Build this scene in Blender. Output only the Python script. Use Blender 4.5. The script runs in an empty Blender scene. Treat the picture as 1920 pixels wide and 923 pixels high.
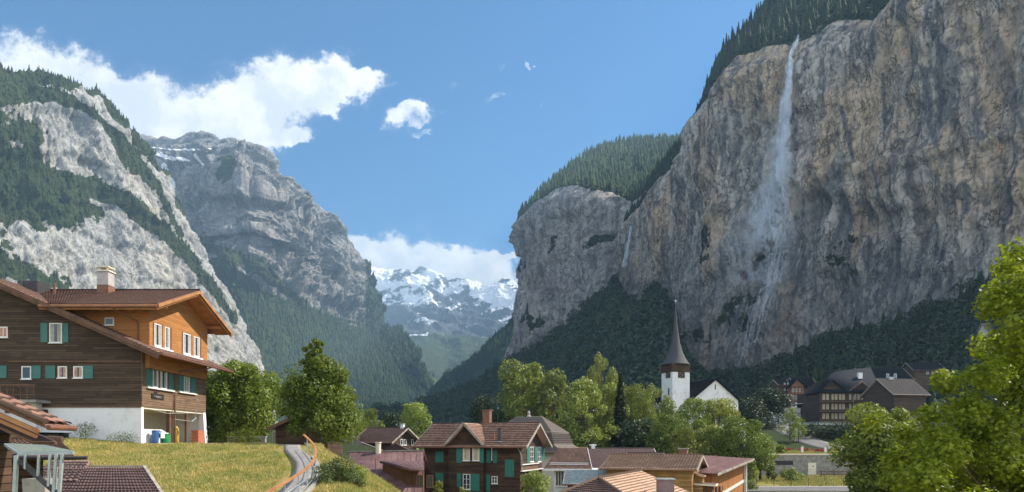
import bpy, math, random
import numpy as np
from mathutils import Vector, Matrix

random.seed(7)
RNG = np.random.default_rng(7)
S = bpy.context.scene
COL = S.collection
rad = math.radians

# ------------------------------------------------------------------ camera
F, HY = 1300.0, 830.0                       # focal length in photo pixels, eye level row
cam = bpy.data.objects.new('camera', bpy.data.cameras.new('camera'))
COL.objects.link(cam)
cam.data.sensor_width = 36
cam.data.lens = F / 1920 * 36
cam.data.shift_y = (HY - 461.5) / 1920
cam.data.clip_start = 0.5
cam.data.clip_end = 40000
cam.rotation_euler = (rad(90), 0, 0)
S.camera = cam
S.render.resolution_x, S.render.resolution_y = 1024, 492

# ------------------------------------------------------------------ light
SUN_EL, SUN_AZ = 43.0, 71.0                 # azimuth clockwise from +Y (the view direction)
S.view_settings.view_transform = 'Standard'
S.view_settings.look = 'None'
S.view_settings.gamma = 1
S.view_settings.exposure = 0.95
sd = bpy.data.lights.new('sun', 'SUN')
sun = bpy.data.objects.new('sun', sd)
COL.objects.link(sun)
sd.energy = 5.0
sd.angle = rad(0.5)
sd.color = (1.0, 0.91, 0.78)
sv = Vector((math.sin(rad(SUN_AZ)) * math.cos(rad(SUN_EL)), math.cos(rad(SUN_AZ)) * math.cos(rad(SUN_EL)), math.sin(rad(SUN_EL))))
sun.rotation_euler = sv.to_track_quat('Z', 'Y').to_euler()
S.cycles.use_denoising = True
S.cycles.max_bounces = 6
S.cycles.diffuse_bounces = 3
S.cycles.glossy_bounces = 2
S.cycles.transmission_bounces = 4
S.cycles.volume_bounces = 0
S.cycles.transparent_max_bounces = 24
S.cycles.sample_clamp_indirect = 4

world = bpy.data.worlds.new('World')
S.world = world
world.use_nodes = True


class G:
    """small helper to write node trees"""
    def __init__(s, nt):
        s.nt = nt
        nt.nodes.clear()

    def n(s, t, **kw):
        nd = s.nt.nodes.new(t)
        for k, v in kw.items():
            if k.startswith('i_'):
                key = k[2:]
                key = int(key) if key.isdigit() else key.replace('_', ' ')
                s.put(nd.inputs[key], v)
            else:
                setattr(nd, k, v)
        return nd

    def put(s, sock, v):
        if isinstance(v, bpy.types.NodeSocket):
            s.nt.links.new(v, sock)
        elif isinstance(v, bpy.types.Node):
            s.nt.links.new(v.outputs[0], sock)
        else:
            if hasattr(sock.default_value, '__len__') and not hasattr(v, '__len__'):
                v = (v,) * len(sock.default_value)
            if hasattr(v, '__len__') and len(sock.default_value) == 4 and len(v) == 3:
                v = tuple(v) + (1,)
            sock.default_value = v

    def m(s, op, a, b=None, c=None, clamp=False):
        nd = s.nt.nodes.new('ShaderNodeMath')
        nd.operation = op
        nd.use_clamp = clamp
        for i, v in enumerate((a, b, c)):
            if v is not None:
                s.put(nd.inputs[i], v)
        return nd.outputs[0]

    def vm(s, op, a, b=None):
        nd = s.nt.nodes.new('ShaderNodeVectorMath')
        nd.operation = op
        s.put(nd.inputs[0], a)
        if b is not None:
            s.put(nd.inputs[3 if op == 'SCALE' else 1], b)
        return nd.outputs['Value' if op in ('LENGTH', 'DISTANCE', 'DOT_PRODUCT') else 'Vector']

    def mix(s, f, a, b, mode='MIX'):
        nd = s.nt.nodes.new('ShaderNodeMix')
        nd.data_type = 'RGBA'
        nd.blend_type = mode
        s.put(nd.inputs[0], f)
        s.put(nd.inputs[6], a)
        s.put(nd.inputs[7], b)
        return nd.outputs[2]

    def ramp(s, v, lo, hi, a=0.0, b=1.0, smooth=True):
        nd = s.nt.nodes.new('ShaderNodeMapRange')
        if smooth:
            nd.interpolation_type = 'SMOOTHSTEP'
        s.put(nd.inputs[0], v)
        for i, x in enumerate((lo, hi, a, b)):
            s.put(nd.inputs[i + 1], x)
        return nd.outputs[0]

    def noise(s, vec, scale=1.0, detail=4, rough=0.55, dist=0.0, out=0):
        nd = s.nt.nodes.new('ShaderNodeTexNoise')
        s.put(nd.inputs['Vector'], vec)
        s.put(nd.inputs['Scale'], scale)
        s.put(nd.inputs['Detail'], detail)
        s.put(nd.inputs['Roughness'], rough)
        s.put(nd.inputs['Distortion'], dist)
        return nd.outputs[out]

    def scl(s, vec, v):
        return s.vm('MULTIPLY', vec, v)

    def obj(s):
        return s.nt.nodes.new('ShaderNodeTexCoord').outputs['Object']

    def attr(s, name):
        nd = s.nt.nodes.new('ShaderNodeAttribute')
        nd.attribute_name = name
        return nd.outputs['Fac']


# ---- sky: Nishita plus clouds that live in the sky's own directions
g = G(world.node_tree)
sky = g.n('ShaderNodeTexSky')
sky.sky_type = 'NISHITA'
sky.sun_disc = False
sky.sun_elevation = rad(SUN_EL)
sky.sun_rotation = rad(SUN_AZ)
sky.altitude = 900
sky.air_density = 1.0
sky.dust_density = 0.6
sky.ozone_density = 2.6
dirv = g.n('ShaderNodeTexCoord').outputs['Generated']
sep = g.n('ShaderNodeSeparateXYZ', i_0=dirv)
yy = g.m('MAXIMUM', sep.outputs[1], 0.02)
cu = g.m('DIVIDE', sep.outputs[0], yy)
cv = g.m('DIVIDE', sep.outputs[2], yy)
uv = g.n('ShaderNodeCombineXYZ', i_0=cu, i_1=cv).outputs[0]
w1 = g.vm('SCALE', g.vm('SUBTRACT', g.noise(uv, 9.0, 5, 0.6, out=1), (0.5, 0.5, 0.5)), 0.085)
w2 = g.vm('SCALE', g.vm('SUBTRACT', g.noise(uv, 38.0, 5, 0.6, out=1), (0.5, 0.5, 0.5)), 0.042)
wuv = g.vm('ADD', g.vm('ADD', uv, w1), w2)
BLOBS = [(-60, 110, 130, 40), (60, 140, 120, 42), (165, 172, 105, 38), (250, 205, 110, 58), (350, 225, 120, 58), (430, 215, 100, 52), (500, 185, 75, 48),
         (560, 165, 80, 44), (640, 152, 62, 36), (682, 132, 26, 15), (500, 250, 80, 26), (615, 190, 45, 22), (550, 262, 34, 14),
         (765, 206, 40, 20), (748, 222, 26, 12), (725, 150, 17, 6), (925, 187, 17, 7), (60, 76, 16, 6), (120, 108, 22, 9), (18, 88, 12, 10), (941, 128, 10, 10),
         (785, 238, 22, 5), (1010, 197, 10, 4), (835, 163, 7, 5), (823, 197, 9, 4), (993, 117, 5, 4),
         (655, 460, 70, 24), (735, 478, 95, 36), (830, 490, 85, 30), (900, 508, 60, 24), (948, 488, 38, 11), (860, 535, 120, 26),
         (940, 556, 70, 24), (700, 515, 85, 24)]


def cloud_field(vec):
    best = None
    for (px, py, rx, ry) in BLOBS:
        thin = 0.22 if rx < 30 and not 600 < px < 700 else (0.05 if px in (765, 748, 948) else 0.0)
        c = ((px - 960) / F, (HY - py) / F, 0)
        d = g.vm('SUBTRACT', vec, c)
        d = g.scl(d, (F / rx / 1.2, F / ry / 1.25, 0))
        v = g.m('SUBTRACT', 1.0 - thin, g.vm('LENGTH', d))
        if thin >= 0.05 and px != 948:
            v = g.m('MINIMUM', v, 0.06 if thin > .2 else 0.26)
        best = v if best is None else g.m('SMOOTH_MAX', best, v, 0.25)
    return best


fld = cloud_field(wuv)
nz = g.noise(uv, 26.0, 9, 0.66)
dens = g.m('ADD', fld, g.m('MULTIPLY', g.m('SUBTRACT', nz, 0.5), 1.35))
alpha = g.ramp(dens, -0.02, 0.42)
wisp = g.ramp(g.m('ADD', dens, 0.25), 0.0, 0.8, 0.0, 0.16)
alpha = g.m('MAXIMUM', alpha, wisp)
sh = g.noise(g.vm('ADD', wuv, (0.02, 0.02, 0.3)), 13.0, 6, 0.6)
shade = g.ramp(g.m('ADD', g.m('MULTIPLY', sh, 1.0), g.m('MULTIPLY', fld, -0.10)), 0.30, 0.58)
ccol = g.mix(shade, (4.1, 4.3, 4.6), (5.8, 5.7, 5.5))
hs = g.n('ShaderNodeHueSaturation')
g.put(hs.inputs['Saturation'], 1.6)
g.put(hs.inputs['Value'], 0.59)
g.put(hs.inputs['Color'], sky)
front = g.ramp(sep.outputs[1], 0.05, 0.25)
fin = g.mix(g.m('MULTIPLY', alpha, front), hs.outputs[0], ccol)
# unseen cumulus added behind the camera as bright fill for shaded faces
bn = g.noise(dirv, 3.0, 6, 0.6)
back = g.m('MULTIPLY', g.ramp(bn, 0.40, 0.52), g.ramp(sep.outputs[1], 0.0, -0.3))
fin = g.mix(back, fin, (6.8, 7.2, 7.7))
bg = g.n('ShaderNodeBackground', i_Strength=0.12)
g.put(bg.inputs['Color'], fin)
wo = g.n('ShaderNodeOutputWorld')
g.nt.links.new(bg.outputs[0], wo.inputs[0])
world.cycles.sampling_method = 'MANUAL'
world.cycles.sample_map_resolution = 1024


# ------------------------------------------------------------------ generic helpers
def P(px, py, Y):
    return Vector(((px - 960) / F * Y, Y, (HY - py) / F * Y))


def tag(o, label=None, cat=None, group=None, kind=None):
    if label: o['label'] = label
    if cat: o['category'] = cat
    if group: o['group'] = group
    if kind: o['kind'] = kind
    return o


def empty(name, loc, rz=0.0, **kw):
    o = bpy.data.objects.new(name, None)
    o.empty_display_size = 0.3
    COL.objects.link(o)
    o.location = loc
    o.rotation_euler = (0, 0, rz)
    return tag(o, **kw)


def np_mesh(name, V, Fc, mat, parent=None, smooth=False, attrs=None, mats=None):
    """Fc: int array (n,k) or list of such arrays"""
    me = bpy.data.meshes.new(name)
    V = np.asarray(V, dtype=np.float32)
    Fl = Fc if isinstance(Fc, list) else [Fc]
    Fl = [np.asarray(f, dtype=np.int32) for f in Fl if len(f)]
    me.vertices.add(len(V))
    me.vertices.foreach_set('co', V.ravel())
    loops = np.concatenate([f.ravel() for f in Fl])
    tot = np.concatenate([np.full(len(f), f.shape[1], dtype=np.int32) for f in Fl])
    start = np.concatenate([[0], np.cumsum(tot)[:-1]]).astype(np.int32)
    me.loops.add(len(loops))
    me.loops.foreach_set('vertex_index', loops)
    me.polygons.add(len(tot))
    me.polygons.foreach_set('loop_start', start)
    me.polygons.foreach_set('loop_total', tot)
    if smooth:
        me.polygons.foreach_set('use_smooth', np.ones(len(tot), dtype=bool))
    me.update(calc_edges=True)
    for k, a in (attrs or {}).items():
        at = me.attributes.new(k, 'FLOAT', 'POINT')
        at.data.foreach_set('value', np.asarray(a, dtype=np.float32).ravel())
    for mm in (mats or [mat]):
        me.materials.append(mm)
    o = bpy.data.objects.new(name, me)
    COL.objects.link(o)
    if parent is not None:
        o.parent = parent
    return o


class MB:
    """collects boxes, bars, tubes, sheets and links them as one mesh"""
    def __init__(s):
        s.v, s.f = [], []

    def add(s, vs, fs):
        b = len(s.v)
        s.v += [tuple(v) for v in vs]
        s.f += [tuple(b + i for i in f) for f in fs]
        return s

    def box(s, a, b):
        x0, y0, z0 = a; x1, y1, z1 = b
        if x0 > x1: x0, x1 = x1, x0
        if y0 > y1: y0, y1 = y1, y0
        if z0 > z1: z0, z1 = z1, z0
        return s.add([(x0, y0, z0), (x1, y0, z0), (x1, y1, z0), (x0, y1, z0), (x0, y0, z1), (x1, y0, z1), (x1, y1, z1), (x0, y1, z1)],
                     [(0, 3, 2, 1), (4, 5, 6, 7), (0, 1, 5, 4), (1, 2, 6, 5), (2, 3, 7, 6), (3, 0, 4, 7)])

    def bar(s, p, q, w, h, up=(0, 0, 1)):
        p, q = Vector(p), Vector(q)
        d = (q - p).normalized()
        u = Vector(up)
        r = d.cross(u)
        if r.length < 1e-4: r = d.cross(Vector((0, 1, 0)))
        r.normalize()
        u = r.cross(d).normalized()
        r *= w / 2; u *= h / 2
        return s.add([p - r - u, p + r - u, p + r + u, p - r + u, q - r - u, q + r - u, q + r + u, q - r + u],
                     [(0, 1, 2, 3), (7, 6, 5, 4), (0, 4, 5, 1), (1, 5, 6, 2), (2, 6, 7, 3), (3, 7, 4, 0)])

    def tube(s, pts, rr, n=8, cap=True):
        pts = [Vector(p) for p in pts]
        if not hasattr(rr, '__len__'): rr = [rr] * len(pts)
        vs = []
        for i, p in enumerate(pts):
            d = (pts[min(i + 1, len(pts) - 1)] - pts[max(i - 1, 0)]).normalized()
            a = d.cross(Vector((0, 0, 1)))
            if a.length < 0.05: a = d.cross(Vector((0, 1, 0)))
            a.normalize(); b = a.cross(d).normalized()
            for k in range(n):
                t = 2 * math.pi * k / n
                vs.append(p + (a * math.cos(t) + b * math.sin(t)) * rr[i])
        fs = []
        for i in range(len(pts) - 1):
            for k in range(n):
                k2 = (k + 1) % n
                fs.append((i * n + k, i * n + k2, (i + 1) * n + k2, (i + 1) * n + k))
        if cap:
            fs.append(tuple(range(n - 1, -1, -1)))
            fs.append(tuple((len(pts) - 1) * n + k for k in range(n)))
        return s.add(vs, fs)

    def prism(s, poly, vec):
        """poly: planar list of points, extruded by vec"""
        n = len(poly)
        vec = Vector(vec)
        a = [Vector(p) for p in poly]
        b = [p + vec for p in a]
        fs = [tuple(range(n - 1, -1, -1)), tuple(range(n, 2 * n))]
        for i in range(n):
            j = (i + 1) % n
            fs.append((i, j, n + j, n + i))
        return s.add(a + b, fs)

    def build(s, name, mat, parent=None, smooth=False, bevel=0.0):
        me = bpy.data.meshes.new(name)
        me.from_pydata(s.v, [], s.f)
        me.materials.append(mat)
        if smooth:
            me.polygons.foreach_set('use_smooth', np.ones(len(s.f), dtype=bool))
        me.update()
        o = bpy.data.objects.new(name, me)
        COL.objects.link(o)
        if parent is not None: o.parent = parent
        if bevel:
            b = o.modifiers.new('bevel', 'BEVEL'); b.width = bevel; b.segments = 1; b.limit_method = 'ANGLE'
        return o


# ---- numpy noise
_perm = RNG.permutation(256); _perm = np.concatenate([_perm, _perm, _perm])
_gr = RNG.normal(size=(256, 3)); _gr /= np.linalg.norm(_gr, axis=1)[:, None]


def perlin(p):
    p = np.asarray(p, dtype=np.float64)
    i = np.floor(p).astype(int); f = p - i
    u = f * f * f * (f * (f * 6 - 15) + 10)
    i &= 255
    out = 0
    for dx in (0, 1):
        for dy in (0, 1):
            for dz in (0, 1):
                h = _perm[_perm[_perm[(i[..., 0] + dx) & 255] + ((i[..., 1] + dy) & 255)] + ((i[..., 2] + dz) & 255)]
                gv = _gr[h]
                dot = gv[..., 0] * (f[..., 0] - dx) + gv[..., 1] * (f[..., 1] - dy) + gv[..., 2] * (f[..., 2] - dz)
                wx = u[..., 0] if dx else 1 - u[..., 0]
                wy = u[..., 1] if dy else 1 - u[..., 1]
                wz = u[..., 2] if dz else 1 - u[..., 2]
                out = out + dot * wx * wy * wz
    return out * 1.6


def fbm(p, octv=5, gain=0.5, ridged=False):
    a, s, o = 1.0, 0.0, 0.0
    for k in range(octv):
        n = perlin(p * (2.03 ** k) + 17.3 * k)
        if ridged: n = 1 - 2 * np.abs(n)
        o = o + a * n; s += a; a *= gain
    return o / s


def sstep(x, a, b):
    t = np.clip((x - a) / (b - a), 0, 1)
    return t * t * (3 - 2 * t)


def catmull(A, n, axis, k=1.0):
    """resample array A along axis to n samples"""
    A = np.moveaxis(A, axis, 0)
    m = len(A)
    t = np.linspace(0, m - 1, n)
    i = np.clip(np.floor(t).astype(int), 0, m - 2); f = (t - i).reshape((-1,) + (1,) * (A.ndim - 1))
    p1, p2 = A[i], A[i + 1]
    m1 = (p2 - A[np.maximum(i - 1, 0)]) * 0.5
    m2 = (A[np.minimum(i + 2, m - 1)] - p1) * 0.5
    lin = p1 * (1 - f) + p2 * f
    h = (2 * f ** 3 - 3 * f ** 2 + 1) * p1 + (f ** 3 - 2 * f ** 2 + f) * m1 + (-2 * f ** 3 + 3 * f ** 2) * p2 + (f ** 3 - f ** 2) * m2
    return np.moveaxis(lin * (1 - k) + h * k, 0, axis)


class Sheet:
    def __init__(s, rows, nu, nv, k=0.5):
        A = np.array([[list(P(*c)) for c in r] for r in rows], dtype=float)
        s.nr = len(rows)
        A = catmull(A, nu, 1, k)
        A = catmull(A, nv, 0, k)
        s.V = A                                         # (nv, nu, 3)
        s.nu, s.nv = nu, nv
        s.row = np.broadcast_to(np.linspace(0, s.nr - 1, nv)[:, None], (nv, nu))

    def normals(s):
        du = np.gradient(s.V, axis=1); dv = np.gradient(s.V, axis=0)
        n = np.cross(du, dv)
        return n / (np.linalg.norm(n, axis=2)[..., None] + 1e-9)

    def px(s):
        V = s.V
        return 960 + F * V[..., 0] / V[..., 1], HY - F * V[..., 2] / V[..., 1]

    def faces(s):
        i = np.arange(s.nu * s.nv).reshape(s.nv, s.nu)
        return np.stack([i[:-1, :-1].ravel(), i[:-1, 1:].ravel(), i[1:, 1:].ravel(), i[1:, :-1].ravel()], 1)

    def build(s, name, mat, attrs=None, smooth=True, **kw):
        o = np_mesh(name, s.V.reshape(-1, 3), s.faces(), mat, smooth=smooth, attrs={k: v for k, v in (attrs or {}).items()})
        return tag(o, **kw)


# ------------------------------------------------------------------ materials
def newmat(name):
    m = bpy.data.materials.new(name)
    m.use_nodes = True
    return m, G(m.node_tree)


def finish(g, col, rough=0.8, bump=None, bstr=0.4, bdist=0.05, metal=0.0, spec=0.3, normal=None):
    b = g.n('ShaderNodeBsdfPrincipled')
    g.put(b.inputs['Base Color'], col)
    g.put(b.inputs['Roughness'], rough)
    g.put(b.inputs['Metallic'], metal)
    g.put(b.inputs['Specular IOR Level'], spec)
    if bump is not None:
        bn = g.n('ShaderNodeBump', i_Strength=bstr, i_Distance=bdist)
        g.put(bn.inputs['Height'], bump)
        g.nt.links.new(bn.outputs[0], b.inputs['Normal'])
    out = g.n('ShaderNodeOutputMaterial')
    g.nt.links.new(b.outputs[0], out.inputs[0])
    return b


def rock_mat(name, pale, mid, dark, ochre, vegc, scale=1.0, streak=0.5, ochre_amt=0.5, bump_d=3.0, tilt=0.0, snow=False, green2=None, crack_amt=1.0):
    m, g = newmat(name)
    p = g.obj()
    if tilt:
        mp = g.n('ShaderNodeMapping'); g.put(mp.inputs['Vector'], p); mp.inputs['Rotation'].default_value = (0, tilt, 0); p2 = mp.outputs[0]
    else:
        p2 = p
    q = g.scl(p2, (1 / scale, 1 / scale, 1 / scale))
    wob = g.vm('SCALE', g.vm('SUBTRACT', g.noise(q, 0.02, 4, 0.6, out=1), (0.5, 0.5, 0.5)), 26.0)
    qw = g.vm('ADD', q, wob)
    n1 = g.noise(qw, 0.018, 6, 0.6)
    n2 = g.noise(g.scl(qw, (1, 1, 0.12)), 0.11, 6, 0.65)          # vertical streaks
    n3 = g.noise(g.scl(qw, (1, 1, 0.07)), 0.32, 5, 0.6)
    n4 = g.noise(qw, 0.35, 6, 0.7)
    blotch = g.noise(g.scl(q, (1, 1, 0.7)), 0.0085, 5, 0.6)
    col = g.mix(g.ramp(n1, 0.35, 0.65), mid, pale)
    col = g.mix(g.m('MULTIPLY', g.ramp(g.m('ADD', g.m('MULTIPLY', blotch, 0.6), g.m('MULTIPLY', n2, 0.4)), 0.46, 0.6), ochre_amt), col, ochre)
    col = g.mix(g.m('MULTIPLY', g.ramp(n2, 0.46, 0.60), streak), col, dark)
    col = g.mix(g.m('MULTIPLY', g.ramp(n3, 0.50, 0.64), streak * 0.6), col, dark)
    col = g.mix(g.ramp(n4, 0.62, 0.3, 0, 0.45), col, g.mix(0.5, dark, (0.0, 0.0, 0.0)))
    # cracks
    vo = g.n('ShaderNodeTexVoronoi'); vo.feature = 'DISTANCE_TO_EDGE'
    g.put(vo.inputs['Vector'], g.vm('ADD', g.scl(q, (1, 1, 0.45)), g.vm('SCALE', wob, 0.5))); g.put(vo.inputs['Scale'], 0.075)
    crack = g.ramp(vo.outputs['Distance'], 0.0, 0.06)
    col = g.mix(g.m('MULTIPLY', g.m('SUBTRACT', 1.0, crack), g.ramp(n4, 0.4, 0.6, 0.0, 0.35)), col, dark)
    col = g.mix(g.m('MULTIPLY', g.attr('warm'), g.ramp(n4, 0.35, 0.6, 0.35, 0.9)), col, ochre)
    # thin cracks and joints
    k1 = g.m('ABSOLUTE', g.m('SUBTRACT', g.noise(g.scl(qw, (1, 1, 0.35)), 0.05, 5, 0.6), 0.5))
    mpn = g.n('ShaderNodeMapping'); g.put(mpn.inputs['Vector'], qw); mpn.inputs['Rotation'].default_value = (0.3, 0.7, 0.2)
    k2 = g.m('ABSOLUTE', g.m('SUBTRACT', g.noise(g.scl(mpn.outputs[0], (1, 1, 4.0)), 0.035, 5, 0.6), 0.5))
    crk = g.m('MULTIPLY', g.m('MAXIMUM', g.ramp(k1, 0.012, 0.0), g.ramp(k2, 0.010, 0.0)), crack_amt)
    col = g.mix(g.m('MULTIPLY', crk, g.ramp(n4, 0.35, 0.6, 0.25, 0.9)), col, tuple(c * .55 for c in dark))
    tint = g.attr('tint')                                          # dark patches and wet streaks; shade of the near cliff's lower half painted in
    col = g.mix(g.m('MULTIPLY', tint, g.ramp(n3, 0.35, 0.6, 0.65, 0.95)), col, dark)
    vegn = g.m('ADD', g.attr('veg'), g.m('MULTIPLY', g.m('SUBTRACT', g.noise(q, 0.12, 6, 0.65), 0.5), 1.1))
    vg = g.ramp(vegn, 0.42, 0.58)
    gcol = g.mix(g.ramp(g.noise(q, 0.4, 5, 0.7), 0.35, 0.65), vegc, tuple(c * 0.45 for c in vegc))
    if green2:
        gcol = g.mix(g.ramp(g.attr('meadow'), 0.3, 0.7), gcol, green2)
    col = g.mix(vg, col, gcol)
    hgt = g.m('SUBTRACT', g.m('ADD', g.m('MULTIPLY', n2, 1.0), g.m('ADD', g.m('MULTIPLY', n4, 0.9), g.m('MULTIPLY', crack, 0.1))), g.m('MULTIPLY', crk, 0.5))
    if snow:
        sn = g.m('ADD', g.attr('snow'), g.m('MULTIPLY', g.m('SUBTRACT', g.noise(q, 0.12, 7, 0.68), 0.5), 0.9))
        sf = g.ramp(sn, 0.46, 0.54)
        col = g.mix(sf, col, (0.86, 0.88, 0.92))
        hgt = g.m('MULTIPLY', hgt, g.m('SUBTRACT', 1.0, g.m('MULTIPLY', sf, 0.8)))
    finish(g, col, 0.9, hgt, 0.9, bump_d * scale, spec=0.15)
    return m


def foliage_mat(name, a, b, c=None, transl=0.35, scale=0.5, gloss=0.4):
    """leaves: colour varies per leaf (attribute rnd) and by clump"""
    m, g = newmat(name)
    p = g.obj()
    r = g.attr('rnd')
    n = g.noise(p, scale, 3, 0.6)
    col = g.mix(g.ramp(n, 0.3, 0.7), a, b)
    col = g.mix(g.ramp(r, 0.0, 1.0, 0.0, 0.5), col, c or tuple(min(1, x * 1.7) for x in b))
    oi = g.n('ShaderNodeObjectInfo')
    hsn = g.n('ShaderNodeHueSaturation')
    g.put(hsn.inputs['Hue'], g.ramp(oi.outputs['Random'], 0, 1, 0.485, 0.515, smooth=False))
    g.put(hsn.inputs['Value'], g.ramp(g.m('FRACT', g.m('MULTIPLY', oi.outputs['Random'], 7.31)), 0, 1, 0.8, 1.2, smooth=False))
    g.put(hsn.inputs['Color'], col)
    col = hsn.outputs[0]
    b1 = g.n('ShaderNodeBsdfPrincipled')
    g.put(b1.inputs['Base Color'], col); g.put(b1.inputs['Roughness'], gloss + 0.1); g.put(b1.inputs['Specular IOR Level'], 0.35)
    t = g.n('ShaderNodeBsdfTranslucent')
    g.put(t.inputs['Color'], g.mix(0.5, col, g.mix(1.0, col, (1.0, 1.0, 0.25), 'MULTIPLY')))
    ms = g.n('ShaderNodeMixShader', i_0=transl)
    g.nt.links.new(b1.outputs[0], ms.inputs[1]); g.nt.links.new(t.outputs[0], ms.inputs[2])
    out = g.n('ShaderNodeOutputMaterial')
    g.nt.links.new(ms.outputs[0], out.inputs[0])
    return m


def forest_mat(name, a, b, scale=0.06):
    m, g = newmat(name)
    p = g.obj()
    n = g.noise(p, scale, 2, 0.6)
    n2 = g.noise(p, 0.5, 3, 0.7)
    col = g.mix(g.ramp(n, 0.35, 0.65), a, b)
    col = g.mix(g.ramp(g.attr('rnd'), 0, 1, 0, 0.55), col, tuple(x * 1.8 for x in b))
    col = g.mix(g.ramp(g.noise(p, scale * 3.1, 3, .6), .56, .7, 0, .6), col, (b[0] * 2.4, b[1] * 2.1, b[2] * 1.2))
    col = g.mix(g.ramp(n2, 0.6, 0.3, 0, 0.5), col, tuple(x * 0.4 for x in a))
    finish(g, col, 0.85, spec=0.1)
    return m

# ------------------------------------------------------------------ terrain
def right_ground(X, Y):
    z = np.full_like(X, -5.8)
    z = np.where(Y > 125.3, -2.15 + (Y - 125.3) * 0.012, z)
    z = z + sstep(Y, 148, 205) * 6.4
    z = z + np.clip(Y - 215, 0, 400) * 0.10
    return z


def ground_h(X, Y):
    X = np.asarray(X, float); Y = np.asarray(Y, float)
    hill = -0.2 - 0.125 * np.clip(46 - Y, 0, 22) - 0.03 * np.clip(24 - Y, 0, 40) + 0.045 * np.clip(-X - 25, 0, 30) * 2
    xe = -12.6 + np.clip(46 - Y, 0, 30) * 0.35 - np.clip(Y - 46, 0, 12) * 0.3
    d = np.clip(X - xe, 0, 60)
    steep = 0.4 + 1.0 * sstep(Y, 43, 47)
    left = hill - steep * d - 0.035 * d * d
    floor = -8.0 + 1.2 * sstep(Y, 75, 140) + 0.02 * np.clip(Y - 160, 0, 100) * 0 + fbm(np.stack([X * .02, Y * .02, X * 0], -1), 3) * 0.4
    lf = np.maximum(left, floor)
    lf = np.where(Y > 75, floor + (lf - floor) * (1 - sstep(Y, 75, 130) * sstep(X, -60, -20)), lf)
    wr = sstep(X / np.maximum(Y, 30), 0.30, 0.36) * sstep(Y, 60, 85)
    z = lf * (1 - wr) + right_ground(X, Y) * wr
    # valley beyond
    z = np.where(Y > 300, z, z)
    return z


def ghz(x, y):
    return float(ground_h(np.array([x]), np.array([y]))[0])


def grid_mesh(name, xs, ys, mat, hf, attrs=None):
    X, Y = np.meshgrid(xs, ys)
    Z = hf(X, Y)
    V = np.stack([X, Y, Z], -1).reshape(-1, 3)
    nu, nv = len(xs), len(ys)
    i = np.arange(nu * nv).reshape(nv, nu)
    Fc = np.stack([i[:-1, :-1].ravel(), i[:-1, 1:].ravel(), i[1:, 1:].ravel(), i[1:, :-1].ravel()], 1)
    return np_mesh(name, V, Fc, mat, smooth=True, attrs=attrs)


m_ground, g = newmat('meadow_ground')
p = g.obj()
sx_ = g.n('ShaderNodeSeparateXYZ', i_0=p)
n1 = g.noise(p, 0.35, 5, 0.65); n2 = g.noise(p, 3.0, 5, 0.7); n3 = g.noise(p, 0.09, 3, 0.6)
c = g.mix(g.ramp(n1, 0.35, 0.62), (0.20, 0.20, 0.035), (0.34, 0.25, 0.10))
c = g.mix(g.ramp(n2, 0.45, 0.7), c, (0.10, 0.15, 0.02))
c = g.mix(g.ramp(n3, 0.55, 0.7, 0, 0.6), c, (0.24, 0.28, 0.05))
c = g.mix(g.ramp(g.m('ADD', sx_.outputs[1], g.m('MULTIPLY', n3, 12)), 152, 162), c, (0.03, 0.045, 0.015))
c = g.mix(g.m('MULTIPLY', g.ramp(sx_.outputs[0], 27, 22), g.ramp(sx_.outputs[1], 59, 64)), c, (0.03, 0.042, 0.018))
finish(g, c, 0.95, g.m('ADD', n2, n1), 0.9, 0.25, spec=0.1)


def nonuni(lo, hi, fine_lo, fine_hi, fine, coarse_n):
    a = np.arange(fine_lo, fine_hi, fine)
    l = fine_lo - np.geomspace(1, fine_lo - lo + 1, coarse_n)[1:][::-1] + 1
    r = fine_hi + np.geomspace(1, hi - fine_hi + 1, coarse_n)[1:] - 1
    return np.concatenate([l, a, [fine_hi], r])


PATH_Y = [20, 25, 28, 31, 34, 38.5, 43.6, 47, 50, 54, 57]
PATH_X = [-9.6, -9.6, -9.55, -9.75, -10.3, -11.5, -13.75, -14.9, -16.2, -18.2, -20.5]


def rough(X, Y):
    xc = np.interp(Y, PATH_Y, PATH_X)
    k = np.clip(np.abs(X - xc) - 1.3, 0, 1) * sstep(Y, 250, 200)
    return fbm(np.stack([X * .25, Y * .25, X * 0], -1), 4) * 0.22 * np.where(X > 25, .15, 1) * k


def hf0(X, Y):
    z = ground_h(X, Y) + rough(X, Y)
    return z


ys = np.unique(np.concatenate([nonuni(-60, 9500, 12, 215, 0.7, 40), [125.0, 125.6]]))
ground = grid_mesh('ground', nonuni(-3500, 3500, -60, 110, 0.8, 40), ys, m_ground, hf0)
tag(ground, kind='structure')

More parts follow.
